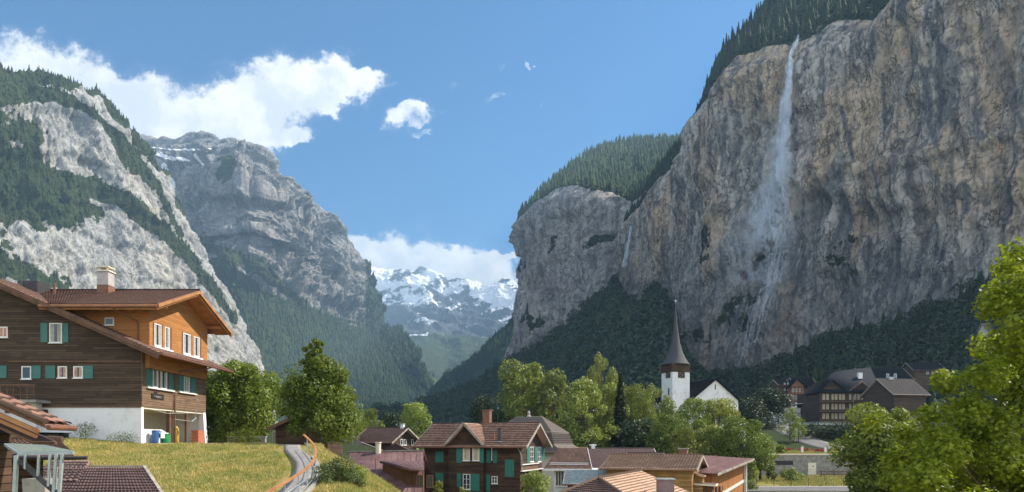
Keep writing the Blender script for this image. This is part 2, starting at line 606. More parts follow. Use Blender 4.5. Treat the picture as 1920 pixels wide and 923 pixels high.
# ------------------------------------------------------------------ mountains
m_left = rock_mat('limestone_pale', (0.50, 0.49, 0.445), (0.38, 0.385, 0.37), (0.18, 0.19, 0.20), (0.54, 0.47, 0.35), (0.055, 0.075, 0.025), scale=2.6, streak=0.3, ochre_amt=0.45, bump_d=2.2, tilt=0.35, crack_amt=.6)
m_mid = rock_mat('limestone_grey', (0.36, 0.35, 0.33), (0.27, 0.28, 0.28), (0.12, 0.14, 0.16), (0.42, 0.30, 0.20), (0.06, 0.085, 0.03), scale=4.0, streak=0.5, ochre_amt=0.3, bump_d=3.0, snow=True, crack_amt=.8)
m_far = rock_mat('alpine_rock', (0.20, 0.21, 0.23), (0.14, 0.16, 0.18), (0.07, 0.08, 0.10), (0.19, 0.18, 0.17), (0.10, 0.14, 0.045), scale=6.0, streak=0.4, ochre_amt=0.2, bump_d=6.0, snow=True)
m_wall = rock_mat('limestone_ochre', (0.62, 0.58, 0.51), (0.49, 0.465, 0.42), (0.09, 0.10, 0.115), (0.62, 0.465, 0.30), (0.03, 0.05, 0.018), scale=1.0, streak=0.8, ochre_amt=0.8, bump_d=3.5)
m_wallfar = rock_mat('limestone_cool', (0.48, 0.47, 0.44), (0.38, 0.38, 0.38), (0.15, 0.16, 0.18), (0.50, 0.39, 0.27), (0.03, 0.05, 0.018), scale=1.6, streak=0.6, ochre_amt=0.35, bump_d=4.0)
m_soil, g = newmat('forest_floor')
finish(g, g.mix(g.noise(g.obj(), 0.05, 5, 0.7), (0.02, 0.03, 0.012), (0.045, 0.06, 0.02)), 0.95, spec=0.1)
m_slope, g = newmat('alp_slope')
pp = g.obj()
cc = g.mix(g.ramp(g.noise(pp, 0.008, 6, 0.65), 0.4, 0.6), (0.035, 0.06, 0.025), (0.12, 0.17, 0.05))
finish(g, cc, 0.95, g.noise(pp, 0.04, 6, 0.7), 0.8, 20, spec=0.1)

m_fir_far = forest_mat('fir_needles_far', (0.014, 0.028, 0.013), (0.034, 0.055, 0.020), 0.012)
m_fir = forest_mat('fir_needles', (0.009, 0.018, 0.009), (0.018, 0.030, 0.012), 0.04)
m_bark, g = newmat('bark')
pb = g.obj()
finish(g, g.mix(g.noise(g.scl(pb, (8, 8, 1.5)), 1.0, 5, 0.7), (0.05, 0.035, 0.025), (0.16, 0.12, 0.09)), 0.9, g.noise(g.scl(pb, (8, 8, 1.5)), 1.0, 5), 0.8, 0.05)


def strata(V, amp, sc, vert=4.0, ledge=0.0, lh=40.0, seed=0.0, tilt=0.0):
    q = V / sc + seed
    q = q.copy(); q[..., 2] /= vert
    w = fbm(V / (sc * 3) + 5 + seed, 3)
    d = fbm(q + w[..., None] * 0.5, 6, 0.55, ridged=True) * amp
    if ledge:
        zz = (V[..., 2] + tilt * V[..., 0] + w * lh * 1.1) / lh
        f = zz - np.floor(zz)
        d = d + ledge * (sstep(f, 0, 0.18) - f) * (0.4 + sstep(perlin(V / (sc * 2) + 9), -.3, .3))
    return d


def conifers(name, pos, hts, mat, seg=5, tiers=3, **kw):
    n = len(pos)
    pos = np.asarray(pos); hts = np.asarray(hts)
    VV, FF, RR = [], [], []
    base = 0
    rnd = RNG.random(n)
    rot = RNG.random(n) * 6.28
    wid = hts * (0.17 + 0.08 * RNG.random(n))
    for t in range(tiers):
        z0 = hts * (0.06 + 0.9 * t / tiers * 0.85)
        z1 = hts * min(1.0, (0.06 + 0.9 * (t + 1.75) / tiers)) if t < tiers - 1 else hts
        r0 = wid * (1 - 0.78 * t / tiers)
        v = np.zeros((n, seg + 1, 3))
        jit = 0.65 + 0.6 * RNG.random((n, seg))
        for k in range(seg):
            a = rot + 6.283 * k / seg + t
            v[:, k, 0] = pos[:, 0] + np.cos(a) * r0 * jit[:, k]
            v[:, k, 1] = pos[:, 1] + np.sin(a) * r0 * jit[:, k]
            v[:, k, 2] = pos[:, 2] + z0 - 0.03 * hts * jit[:, k]
        v[:, seg, :] = pos; v[:, seg, 2] += z1
        idx = base + np.arange(n)[:, None] * (seg + 1)
        for k in range(seg):
            FF.append(np.concatenate([idx + k, idx + (k + 1) % seg, idx + seg], 1))
        VV.append(v.reshape(-1, 3)); RR.append(np.repeat(rnd, seg + 1))
        base += n * (seg + 1)
    o = np_mesh(name, np.concatenate(VV), np.concatenate(FF), mat, attrs={'rnd': np.concatenate(RR)})
    return tag(o, **kw)


def slabs(V, sc, amp, n=5, seed=0.0, soft=.22):
    """stepped noise: plates of rock with crisp edges"""
    q = fbm(V / np.asarray(sc) + seed, 4, .5) * n
    q = q + fbm(V / (np.asarray(sc) * .35) + seed, 3) * .35
    f = np.floor(q)
    r = (f + sstep(q - f, 0, soft)) / n * amp
    return r - r.mean()


def scatter(sh, mask, n, jitter=0.5):
    """n positions on a sheet, weight = mask * cell area"""
    V = sh.V
    a = np.linalg.norm(np.cross(V[:-1, 1:] - V[:-1, :-1], V[1:, :-1] - V[:-1, :-1]), axis=2)
    w = (a * mask[:-1, :-1]).ravel()
    w = w / w.sum()
    idx = RNG.choice(len(w), size=n, p=w)
    r, c = np.divmod(idx, sh.nu - 1)
    fu, fv = RNG.random(n)[:, None], RNG.random(n)[:, None]
    p = V[r, c] * (1 - fu) * (1 - fv) + V[r, c + 1] * fu * (1 - fv) + V[r + 1, c + 1] * fu * fv + V[r + 1, c] * (1 - fu) * fv
    return p


def band(px, py, pts, half):
    """mask: distance in the photo plane from polyline smaller than half-width (per point)"""
    best = np.full(px.shape, -9.0)
    for (x0, y0, h0), (x1, y1, h1) in zip(pts[:-1], pts[1:]):
        dx, dy = x1 - x0, y1 - y0
        t = np.clip(((px - x0) * dx + (py - y0) * dy) / (dx * dx + dy * dy), 0, 1)
        d = np.hypot(px - x0 - t * dx, py - y0 - t * dy)
        h = h0 + (h1 - h0) * t
        best = np.maximum(best, 1 - d / (h * half))
    return best


# ---- A: pale mountain on the left
topA = [(-500, 80, 1000), (-250, 115, 1150), (-60, 150, 1300), (0, 158, 1330), (60, 170, 1380), (110, 176, 1420), (150, 188, 1460), (195, 212, 1510), (225, 246, 1560), (262, 290, 1620), (298, 350, 1680),
        (330, 412, 1740), (365, 480, 1810), (405, 540, 1880), (440, 615, 1950), (470, 690, 2020), (500, 790, 2100)]
def lerp_rows(a, b, t, dd=0, dy=0):
    return [(x0 + (x1 - x0) * t, y0 + (y1 - y0) * t + dy, d0 + (d1 - d0) * t + dd) for (x0, y0, d0), (x1, y1, d1) in zip(a, b)]
baseA = [(-500 + i * (62), 835, D - 420 - 10 * i) for i, (_, _, D) in enumerate(topA)]
rows = [baseA, lerp_rows(baseA, topA, .33, -20), lerp_rows(baseA, topA, .66, 10), topA,
        [(x - 60, y + 110, D + 350) for x, y, D in topA], [(x - 120, y + 400, D + 700) for x, y, D in topA]]
A = Sheet(rows, 560, 420)
n = A.normals()
dis = strata(A.V, 34, 150, 2.4, 7, 90, tilt=-0.8)
dis += slabs(A.V, [60, 60, 150], 30, 6, 2) + slabs(A.V, [22, 22, 75], 7, 4, 8)
dis += fbm(A.V / np.array([22, 22, 40]), 5, .6, ridged=True) * 6
wt = np.clip(A.row / 0.4, 0, 1)
A.V = A.V + n * (dis * wt)[..., None]
px, py = A.px()
nb = fbm(A.V / 90, 4) * 0.9 + fbm(A.V / 25, 3) * 0.35
vA = band(px, py, [(-150, 230, 85), (0, 300, 95), (60, 340, 62), (150, 350, 30), (230, 372, 22), (300, 430, 22), (360, 490, 15), (440, 600, 12)], 1.0)
vA = np.maximum(vA, band(px, py, [(-200, 140, 60), (0, 170, 36), (90, 178, 20), (160, 200, 9), (230, 262, 9), (290, 345, 12), (340, 440, 8)], 1.0))
vA = np.maximum(vA, band(px, py, [(195, 235, 8), (240, 300, 18), (290, 350, 22)], 1.0) * 0.8)
vA = np.maximum(vA, band(px, py, [(0, 400, 50), (90, 365, 60), (190, 400, 22)], 1.0) * 0.7)
vA = np.maximum(vA, band(px, py, [(-60, 470, 25), (30, 505, 30), (120, 535, 16)], 1.0) * 0.5)
vA = vA + nb * np.interp(px, [0, 150], [.9, .75]) + fbm(A.V / 35, 4, .6) * .5
vA = np.maximum(vA, (A.row - 2.90 + nb * .12) * 7 * sstep(px, 380, 260))
vA = np.where(A.row > 3.05, 1.0, vA)
vegA = sstep(vA, 0.08, 0.42)
A.build('mountain_left', m_left, {'veg': vegA * 0.8 + 0.05, 'tint': sstep(fbm(A.V / 120 + 3, 3), .2, .6) * .5}, kind='structure')
ptsA = scatter(A, np.where(A.row < 4.2, sstep(vA, 0.22, 0.42), 0), 9000)
conifers('forest_left', ptsA - [0, 0, 1], 8 + 7 * RNG.random(len(ptsA)), m_fir_far, kind='stuff', label='dark conifers clinging to the ledges of the pale left mountain', cat='forest')

# ---- B: big middle mountain
topB = [(150, 300, 3300), (225, 285, 3200), (262, 269, 3150), (300, 266, 3080), (350, 263, 2950), (375, 260, 2880), (392, 257, 2830), (408, 266, 2780), (440, 276, 2720), (478, 287, 2700), (498, 314, 2720),
        (518, 340, 2750), (545, 364, 2780), (572, 385, 2810), (596, 404, 2830), (603, 424, 2850), (612, 411, 2840), (622, 416, 2850), (634, 452, 2870), (648, 482, 2890), (660, 514, 2910), (670, 556, 2930), (680, 600, 2950), (705, 630, 3000), (742, 668, 3050), (785, 724, 3100), (815, 770, 3150)]
lowB = [(150, 560, 2900), (225, 560, 2820), (262, 565, 2760), (300, 570, 2700), (350, 575, 2620), (375, 578, 2560), (395, 580, 2500), (420, 578, 2460), (445, 570, 2440), (470, 562, 2430), (495, 560, 2440),
        (520, 560, 2450), (545, 562, 2470), (570, 568, 2490), (590, 578, 2510), (605, 588, 2530), (617, 592, 2550), (628, 596, 2570), (640, 602, 2590), (650, 606, 2620), (662, 611, 2660), (672, 616, 2700), (684, 624, 2740), (705, 648, 2800), (738, 688, 2850), (775, 745, 2900), (800, 790, 2950)]
baseB = [(100 + i * 27, 835, 1750 + i * 16) for i in range(len(topB))]
terB = []
for (x0, y0, d0), (x1, y1, d1) in zip(lowB, topB):
    terB.append((x0 + (x1 - x0) * .4, y0 + (y1 - y0) * .36, d0 + (d1 - d0) * .45 ))
rows = [baseB, lerp_rows(baseB, lowB, .5), lowB, terB, lerp_rows(terB, topB, .5, -90), topB, [(x - 10, y + 90, D + 500) for x, y, D in topB], [(x - 20, y + 300, D + 900) for x, y, D in topB]]
def fold(r):                                        # the right half of the mountain turns towards the sun
    return [(x, y, D + 460 * float(sstep(np.array(x), 430, 690))) for x, y, D in r]
rows = [fold(r) for r in rows]
B = Sheet(rows, 640, 460, 0.35)
n = B.normals()
rk = sstep(B.row, 1.7, 2.3)
dis = strata(B.V, 95, 240, 3.0, 34, 170, seed=3) * rk + fbm(B.V / 160 + 2, 4) * 25 * (1 - rk) + fbm(B.V / np.array([45, 45, 90]), 5, .6, ridged=True) * 26 * rk
dis = dis + (slabs(B.V, [80, 80, 280], 75, 6, 5) + slabs(B.V, [32, 32, 110], 30, 4, 9)) * rk
px, py = B.px()
wt = np.clip(B.row / 0.6, 0, 1) * (1 - 0.7 * sstep(B.row, 4.3, 5) * sstep(B.row, 5.8, 5.0))
B.V = B.V + n * (dis * wt)[..., None]
B.V[..., 2] += (fbm(B.V / 60 + 8, 4, 0.6) * 30 * sstep(B.row, 4.5, 5) * sstep(px, 400, 520) * sstep(px, 700, 660))
px, py = B.px()
nb = fbm(B.V / 170 + 4, 5, .6)
forB = 1 - sstep(B.row, 1.75, 2.15) + nb * 0.25
forB = np.where((px > 686) | (py > 605 + (px - 640) * .4), 1.1, forB)
forB = np.where(B.row < 1.9, np.maximum(forB, 0.75 + nb * .7), forB)
upB = band(px, py, [(350, 455, 10), (410, 470, 15), (480, 500, 20), (520, 530, 14), (570, 575, 10)], 1.0)
upB = np.maximum(upB, band(px, py, [(360, 490, 26), (430, 520, 26), (470, 540, 22)], 1.0) * .8) + nb * .9
shf = np.maximum(forB, sstep(upB, 0.0, 0.5))
mead = sstep(band(px, py, [(425, 310, 22), (420, 330, 26)], 1.0) + nb, 0.1, 0.5)
mead = np.maximum(mead, band(px, py, [(360, 458, 6), (440, 470, 8), (520, 540, 9), (600, 590, 9), (690, 612, 6)], 1.0) * .9)
snB = sstep(np.maximum.reduce([band(px, py, [(290, 287, 6), (320, 296, 8), (355, 302, 6)], 1.0), band(px, py, [(305, 310, 8), (325, 345, 9), (322, 365, 6)], 1.0), band(px, py, [(365, 290, 5), (380, 308, 5)], 1.0), band(px, py, [(280, 276, 3), (330, 281, 3), (395, 279, 3)], 1.0)]) + nb * .9 + fbm(B.V / 40, 4, .6) * .6, .1, .5)
B.build('mountain_middle', m_mid, {'veg': np.clip(np.maximum(shf, mead), 0, 1) * .85, 'meadow': mead, 'snow': snB * .62, 'tint': sstep(band(px, py, [(615, 420, 16), (622, 500, 18)], 1.0), .0, .4) * .5}, kind='structure')
ptsB = scatter(B, np.clip(np.where((B.row < 2.4) | (px > 690), sstep(forB, 0.42, 0.8), sstep(upB, .25, .6) * .8) * (B.row > 0.2) * (B.row < 5), 0, 1), 17000)
conifers('forest_middle', ptsB - [0, 0, 1], 16 + 13 * RNG.random(len(ptsB)), m_fir_far, seg=5, tiers=2, kind='stuff', label='blue-green conifer forest on the slope below the middle mountain', cat='forest')

# ---- C: far snow mountains
topC = [(x, y + 16, D) for x, y, D in [(480, 520, 7600), (560, 512, 7600), (620, 505, 7600), (670, 500, 7500), (710, 508, 7500), (760, 516, 7500), (800, 512, 7500), (838, 536, 7400), (872, 530, 7500), (905, 538, 7500), (945, 528, 7500), (985, 530, 7500), (1060, 520, 7500), (1150, 520, 7500)]]
nC = len(topC)
c1 = [(x, 580 + 4 * math.sin(i), 6900) for i, (x, _, _) in enumerate(topC)]
c2 = [(x, 635, 6100) for x, _, _ in topC]
c3 = [(x, 700 + 10 * math.sin(i * 2), 5000) for i, (x, _, _) in enumerate(topC)]
c4 = [(x, 828, 4000) for x, _, _ in topC]
rows = [c4, c3, c2, c1, topC, [(x, y + 60, D + 900) for x, y, D in topC]]
C = Sheet(rows, 460, 380, 0.6)
n = C.normals()
q = C.V / 900
q2 = q.copy(); q2[..., 0] += q2[..., 2] * .9
dis = (fbm(q2, 6, 0.55, ridged=True) - .25) * 250 * sstep(C.row, .8, 2.6) + fbm(C.V / 300 + 3, 5) * 50
C.V = C.V + n * (dis * np.clip(C.row, 0, 1))[..., None]
px, py = C.px()
nn = fbm(C.V / 420 + 1, 6, .6); nr = fbm(np.stack([C.V[..., 0] + C.V[..., 2] * 1.2, C.V[..., 1], C.V[..., 2] - C.V[..., 0] * .35], -1) / [800, 900, 230] + 4, 5, .55, ridged=True)
dz = np.gradient(C.V[..., 2], axis=0)
gent = n[..., 2]
snC = -0.10 + nr * .55 + nn * .7 + sstep(py, 660, 540) * .35 - sstep(py, 610, 660) * .9
snC += sstep(band(px, py, [(900, 540, 25), (960, 560, 25)], 1.0), 0, .6) * .6
snC += sstep(band(px, py, [(672, 600, 5), (700, 612, 5), (745, 632, 5), (800, 628, 4)], 1.0), 0, .6) * .5
vgC = sstep(py, 600, 655) + nn * .5
C.build('mountain_far', m_far, {'veg': np.clip(vgC, 0, 1), 'snow': np.clip(snC, 0, 1), 'tint': C.row * 0}, kind='structure')

# low green ridge on the left of the valley head, blue ridge on its right
L1 = Sheet([[(560, 830, 3600), (640, 830, 3650), (700, 830, 3700), (760, 830, 3750), (800, 830, 3780), (840, 830, 3800)],
            [(560, 520, 4600), (640, 560, 4500), (710, 618, 4400), (765, 668, 4300), (808, 716, 4200), (835, 745, 4100)],
            [(560, 600, 5200), (640, 640, 5100), (710, 700, 5000), (765, 750, 4900), (808, 790, 4800), (835, 810, 4700)]], 160, 120)
L1.V += L1.normals() * (fbm(L1.V / 260, 5, ridged=True) * 60)[..., None]
L1.build('hill_far_left', m_slope, kind='structure')
pl = scatter(L1, sstep(fbm(L1.V / 300 + 7, 4), -.15, .15), 3500)
conifers('forest_far_left', pl, 18 + 12 * RNG.random(len(pl)), m_fir_far, seg=4, tiers=1, kind='stuff', label='hazy conifer wood on the low ridge at the valley head', cat='forest')
L2 = Sheet([[(800, 830, 2600), (850, 830, 2650), (900, 830, 2700), (960, 830, 2700), (1030, 830, 2700)],
            [(812, 742, 3100), (838, 716, 3050), (880, 688, 3000), (930, 645, 2950), (1010, 560, 2900)],
            [(840, 780, 3700), (860, 760, 3650), (900, 730, 3600), (960, 700, 3500), (1030, 640, 3500)]], 140, 90)
L2.V += L2.normals() * (fbm(L2.V / 160 + 3, 5, ridged=True) * 40)[..., None]
L2.build('hill_far_right', m_slope, kind='structure')
pl = scatter(L2, (L2.row > .1) * (L2.row < 1.3) * 1.0, 3000)
conifers('forest_far_right', pl, 14 + 12 * RNG.random(len(pl)), m_fir_far, seg=4, tiers=1, kind='stuff', label='blue shaded conifer wood on the slope right of the valley head', cat='forest')

# ---- D: right cliff further up the valley
rim = [(1150, 440, 2500), (1020, 420, 1900), (975, 416, 1560), (984, 405, 1500), (1010, 386, 1400), (1045, 362, 1300), (1085, 358, 1240), (1115, 366, 1200), (1145, 374, 1180), (1180, 388, 1190), (1200, 380, 1140), (1225, 362, 1040), (1262, 336, 950), (1300, 300, 890), (1370, 270, 860)]
midr = [(1150, 500, 2450), (1020, 480, 1900), (1006, 478, 1570), (1008, 480, 1500), (1022, 480, 1390), (1045, 480, 1290), (1085, 480, 1220), (1115, 480, 1180), (1145, 480, 1150), (1176, 480, 1160), (1200, 480, 1110), (1225, 480, 1010), (1262, 480, 920), (1300, 480, 870), (1370, 480, 840)]
mid2 = [(1150, 580, 2450), (1020, 560, 1900), (994, 540, 1530), (1000, 545, 1470), (1002, 560, 1370), (1040, 570, 1270), (1080, 580, 1200), (1112, 580, 1160), (1143, 580, 1130), (1175, 580, 1140), (1200, 580, 1090), (1225, 580, 990), (1262, 580, 900), (1300, 580, 850), (1370, 580, 820)]
bas = [(1150, 740, 2450), (1010, 740, 1850), (974, 740, 1500), (984, 740, 1440), (985, 740, 1340), (1030, 740, 1240), (1075, 740, 1180), (1110, 740, 1140), (1143, 740, 1110), (1175, 740, 1110), (1200, 740, 1060), (1225, 740, 960), (1262, 740, 880), (1300, 740, 830), (1370, 740, 800)]
fo = [(1180, 400, 2600), (1040, 380, 2100), (979, 402, 1600), (990, 392, 1560), (1020, 362, 1560), (1058, 328, 1620), (1095, 298, 1750), (1125, 281, 1850), (1160, 269, 1950), (1195, 264, 2000), (1225, 264, 2000), (1255, 263, 2000), (1290, 262, 1950), (1330, 262, 1900), (1400, 260, 1900)]
fm = lerp_rows(rim, fo, .5, -20, -2)
rows = [bas, mid2, midr, rim, fm, fo, [(x, y + 70, D + 500) for x, y, D in fo]]
Dm = Sheet(rows, 560, 420, 0.45)
n = Dm.normals()
rk = sstep(Dm.row, 3.15, 2.95)
dis = strata(Dm.V, 34, 110, 2.6, 7, 90, seed=11) * rk + fbm(Dm.V / 60, 3) * 8 * (1 - rk) + fbm(Dm.V / np.array([16, 16, 30]), 5, .6, ridged=True) * 8 * rk
dis = dis + (slabs(Dm.V, [36, 36, 110], 18, 6, 5) + slabs(Dm.V, [12, 12, 34], 6, 4, 9)) * rk
px, py = Dm.px()
Dm.V = Dm.V + n * dis[..., None] * (1 - .6 * sstep(np.abs(Dm.row - 3), .25, 0))[..., None]
px, py = Dm.px()
nb = fbm(Dm.V / 70 + 4, 5, .6)
vg = band(px, py, [(1080, 470, 10), (1120, 450, 12), (1175, 440, 9)], 1.0)
vg = np.maximum(vg, band(px, py, [(1015, 500, 6), (1040, 450, 9), (1060, 430, 5)], 1.0))
vg = np.maximum(vg, band(px, py, [(985, 600, 14), (1015, 605, 14)], 1.0))
vg = np.maximum(vg, band(px, py, [(970, 505, 6), (985, 500, 6)], 1.0))
vg = np.maximum(vg, band(px, py, [(1230, 440, 14), (1215, 470, 12), (1190, 520, 16)], 1.0) * 1.2)
vg = np.clip(vg, -1.5, .6) * .7 + fbm(Dm.V / 28, 5, .65) * 1.5 - .12
vD = np.where(Dm.row > 3.0, 1.0, sstep(vg, -.05, .4))
Dm.build('cliff_far', m_wallfar, {'veg': np.where(Dm.row > 3, .9, vD * .66), 'tint': sstep(fbm(Dm.V / 60 + 13, 4), .1, .5) * .6}, kind='structure')
mk = np.where(Dm.row > 2.98, 1.0, sstep(vg, .2, .5) * .7) * (Dm.row < 5.5)
mk = mk * (1 - .9 * sstep(band(px, py, [(1170, 340, 7), (1195, 322, 9)], 1.0), 0, .4)) * (1 - .9 * sstep(band(px, py, [(1180, 283, 10), (1200, 280, 8)], 1.0), 0, .4))
pD = scatter(Dm, mk, 8500)
conifers('forest_plateau', pD - [0, 0, 1], 9 + 20 * RNG.random(len(pD)) ** 1.8, m_fir_far, kind='stuff', label='conifer forest covering the plateau above the far right cliff', cat='forest')

# ---- E: near cliff with the waterfall
rimE = [(1170, 430, 1060), (1235, 348, 870), (1285, 296, 790), (1312, 250, 735), (1322, 205, 705), (1345, 152, 675), (1380, 118, 640), (1440, 97, 595), (1485, 92, 566), (1530, 78, 545), (1580, 52, 526), (1640, 46, 505), (1672, 8, 492), (1720, -40, 474), (1800, -90, 448), (1920, -130, 415), (2120, -170, 375), (2400, -190, 335)]
nE = len(rimE)
def rowE(y, dx, dd, wob=0):
    r = []
    for i, (x, yr, D) in enumerate(rimE):
        t = (y - yr) / (760 - yr)
        r.append((x + dx * (1 - i / nE), y, D + dd * t))
    return r
foE = [(1185, 395, 1180), (1245, 310, 960), (1292, 250, 850), (1314, 215, 800), (1326, 172, 790), (1352, 112, 780), (1395, 70, 770), (1445, 15, 760), (1490, -35, 750), (1540, -60, 740), (1590, -85, 730), (1650, -110, 720), (1700, -130, 710), (1750, -160, 700), (1830, -190, 690), (1950, -210, 670), (2150, -230, 650), (2400, -240, 640)]
q1 = []
for i, (x, yr, D) in enumerate(rimE):
    q1.append((x, yr + (740 - yr) * .3, D - 8))
q2_ = []
for i, (x, yr, D) in enumerate(rimE):
    q2_.append((x - 6 * (i < 5), yr + (740 - yr) * .65, D - 4 - 14 * (i > 5)))
q3 = []
for i, (x, yr, D) in enumerate(rimE):
    q3.append((x - (14 if 2 <= i < 6 else 0), 760, D - 45))
rows = [q3, q2_, q1, rimE, lerp_rows(rimE, foE, .5, -8), foE, [(x, y + 40, D + 400) for x, y, D in foE]]
E = Sheet(rows, 900, 640, 0.45)
n = E.normals()
rk = sstep(E.row, 3.1, 2.97)
dis = strata(E.V, 17, 62, 3.0, 3.5, 60, seed=21, tilt=.5) * rk
tq = E.V.copy(); tq[..., 2] = E.V[..., 2] + .55 * E.V[..., 0]
big = fbm(E.V / 150 + 31, 3) * 14 * rk + (slabs(E.V, [34, 34, 150], 13, 6, 5, .15) + slabs(E.V, [11, 11, 60], 5, 4, 9, .12) + slabs(tq, [9, 9, 16], 1.6, 4, 3)) * rk
fine = (fbm(E.V / np.array([9, 9, 22]) + 3, 4, .6, ridged=True) * 2.6) * rk + fbm(E.V / 30, 3) * 4 * (1 - rk)
px, py = E.px()
gul = -16 * sstep(band(px, py, [(1488, 95, 9), (1478, 260, 16), (1470, 420, 30), (1440, 560, 30)], 1.0), 0, .9)
ov = 4 * sstep(band(px, py, [(1560, 330, 26), (1640, 330, 22), (1760, 300, 20), (1900, 260, 20)], 1.0), 0, .8) - 5 * sstep(band(px, py, [(1560, 400, 40), (1660, 430, 45), (1760, 400, 30)], 1.0), 0, .9)
E.V = E.V + n * ((dis + big + fine + gul * rk + ov * rk) * (1 - .65 * sstep(np.abs(E.row - 3), .3, 0)))[..., None]
px, py = E.px()
nb = fbm(E.V / 40 + 4, 5, .6)
vg = band(px, py, [(1250, 620, 12), (1330, 640, 22), (1400, 600, 22), (1440, 520, 14)], 1.0)
vg = np.maximum(vg, band(px, py, [(1430, 470, 30), (1445, 480, 26)], 1.0))
vg = np.maximum(vg, band(px, py, [(1320, 490, 14), (1325, 440, 12)], 1.0) * .9)
vg = np.maximum(vg, band(px, py, [(1370, 530, 10), (1350, 620, 20), (1385, 560, 16)], 1.0) * .7)
vg = np.maximum(vg, band(px, py, [(1590, 440, 14), (1560, 480, 18), (1640, 540, 12)], 1.0) * .6)
vg = np.clip(vg, -1.2, .6) * .7 + fbm(E.V / 20, 5, .65) * 1.5 - .15
vE = np.where(E.row > 3.0, 1.0, sstep(vg, -.05, .4))
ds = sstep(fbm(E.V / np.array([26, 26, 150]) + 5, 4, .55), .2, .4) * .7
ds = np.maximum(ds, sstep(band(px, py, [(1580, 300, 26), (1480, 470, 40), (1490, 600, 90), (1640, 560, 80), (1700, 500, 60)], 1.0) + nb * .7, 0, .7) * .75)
ds = np.maximum(ds, sstep(py + fbm(E.V / 50 + 2, 4) * 130, 400, 580) * .72)  # darker down the face: shade of the lower cliff painted into the tint
ds = np.maximum(ds, sstep(band(px, py, [(1578, 200, 5), (1590, 260, 8), (1600, 300, 5)], 1.0) + nb * .2, 0, .5))
ds = np.maximum(ds, sstep(band(px, py, [(1735, 130, 8), (1740, 200, 14), (1755, 270, 8)], 1.0) + nb * .2, 0, .5) * .9)
ds = np.maximum(ds, sstep(band(px, py, [(1655, 140, 5), (1660, 230, 6)], 1.0) + nb * .2, 0, .5) * .9)
ds = np.maximum(ds, sstep(band(px, py, [(1850, 40, 24), (1880, 150, 30), (1910, 200, 20)], 1.0) + nb * .5, 0, .5) * .7)
stk = fbm(E.V / np.array([11, 11, 210]) + 15 + fbm(E.V / 60, 2)[..., None] * .8, 5, .6)
ds = np.maximum(ds, sstep(stk + .5 * fbm(E.V / 80 + 8, 3), .14, .26) * .95)
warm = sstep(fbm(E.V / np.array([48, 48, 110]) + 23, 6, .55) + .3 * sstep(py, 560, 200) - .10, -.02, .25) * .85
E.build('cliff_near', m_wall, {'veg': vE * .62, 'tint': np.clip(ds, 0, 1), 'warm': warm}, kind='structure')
mk = np.where(E.row > 3.02, 1.0, sstep(vg, .25, .5) * .25) * (E.row < 5.4)
pE = scatter(E, mk, 5200)
conifers('forest_rim', pE - [0, 0, 1.2], 7 + 14 * RNG.random(len(pE)) ** 1.8, m_fir, seg=6, tiers=4, kind='stuff', label='dark conifer wood on the slope above the waterfall cliff', cat='forest')

# ---- F: shaded forested slope at the cliff foot
topF = [(700, 772, 900), (770, 764, 1150), (835, 744, 1330), (890, 720, 1420), (955, 668, 1440), (1040, 616, 1245), (1100, 566, 1160), (1150, 530, 1110), (1195, 500, 1060), (1240, 545, 830), (1262, 650, 640), (1320, 708, 590),
        (1400, 712, 545), (1470, 690, 515), (1540, 650, 495), (1620, 628, 475), (1700, 612, 455), (1770, 575, 435), (1840, 540, 410), (1940, 515, 385), (2150, 490, 345), (2400, 470, 310)]
botF = [(x if x < 1300 else x, float(np.interp(x, [1200, 1300, 1500, 1700], [834, 826, 812, 796])), float(np.interp(x, [1100, 1300], [D * .42, max(240, D * .30)]))) for x, y, D in topF]
rows = [[(x, y + 30, D - 8) for x, y, D in botF], botF, lerp_rows(botF, topF, .5, -40, 14), topF, [(x, y, D + 60) for x, y, D in topF]]
Fs = Sheet(rows, 300, 160, 0.5)
Fs.V += Fs.normals() * (fbm(Fs.V / 60, 4) * 6 * (Fs.row > .8))[..., None]
Fs.build('hill_right', m_soil, kind='structure')

# ------------------------------------------------------------------ vegetation builders
def leaf_cloud(cent, nrm, size, asp=0.55, shape='kite', droop=0.2):
    """one small bent leaf per centre; returns V, F, per-vertex rnd"""
    n = len(cent)
    a = RNG.normal(size=(n, 3)); a /= np.linalg.norm(a, axis=1)[:, None]
    nn = nrm + RNG.normal(size=(n, 3)) * 0.6
    nn /= np.linalg.norm(nn, axis=1)[:, None]
    u = np.cross(nn, a); u /= np.linalg.norm(u, axis=1)[:, None] + 1e-9
    v = np.cross(nn, u)
    sz = (size * (0.6 + 0.8 * RNG.random(n)))[:, None]
    if shape == 'kite':
        V = np.stack([cent - u * sz * .5, cent + v * sz * asp * .5 + u * sz * .05, cent + u * sz * .55 - nn * sz * droop, cent - v * sz * asp * .5 + u * sz * .05], 1)
        Fc = np.arange(n * 4).reshape(n, 4); k = 4
    else:                                                   # palmate leaf outline
        ang = np.array([180, 120, 75, 60, 35, 15, 0, -15, -35, -60, -75, -120]) * math.pi / 180
        rr = np.array([.25, .42, .62, .34, .60, .36, .8, .36, .60, .34, .62, .42])
        V = np.stack([cent + (u * math.cos(t) * r + v * math.sin(t) * r) * sz - nn * sz * (r * r * droop) for t, r in zip(ang, rr)], 1)
        k = len(ang)
        Fc = np.arange(n * k).reshape(n, k)
    return V.reshape(-1, 3), Fc, np.repeat(RNG.random(n), k)


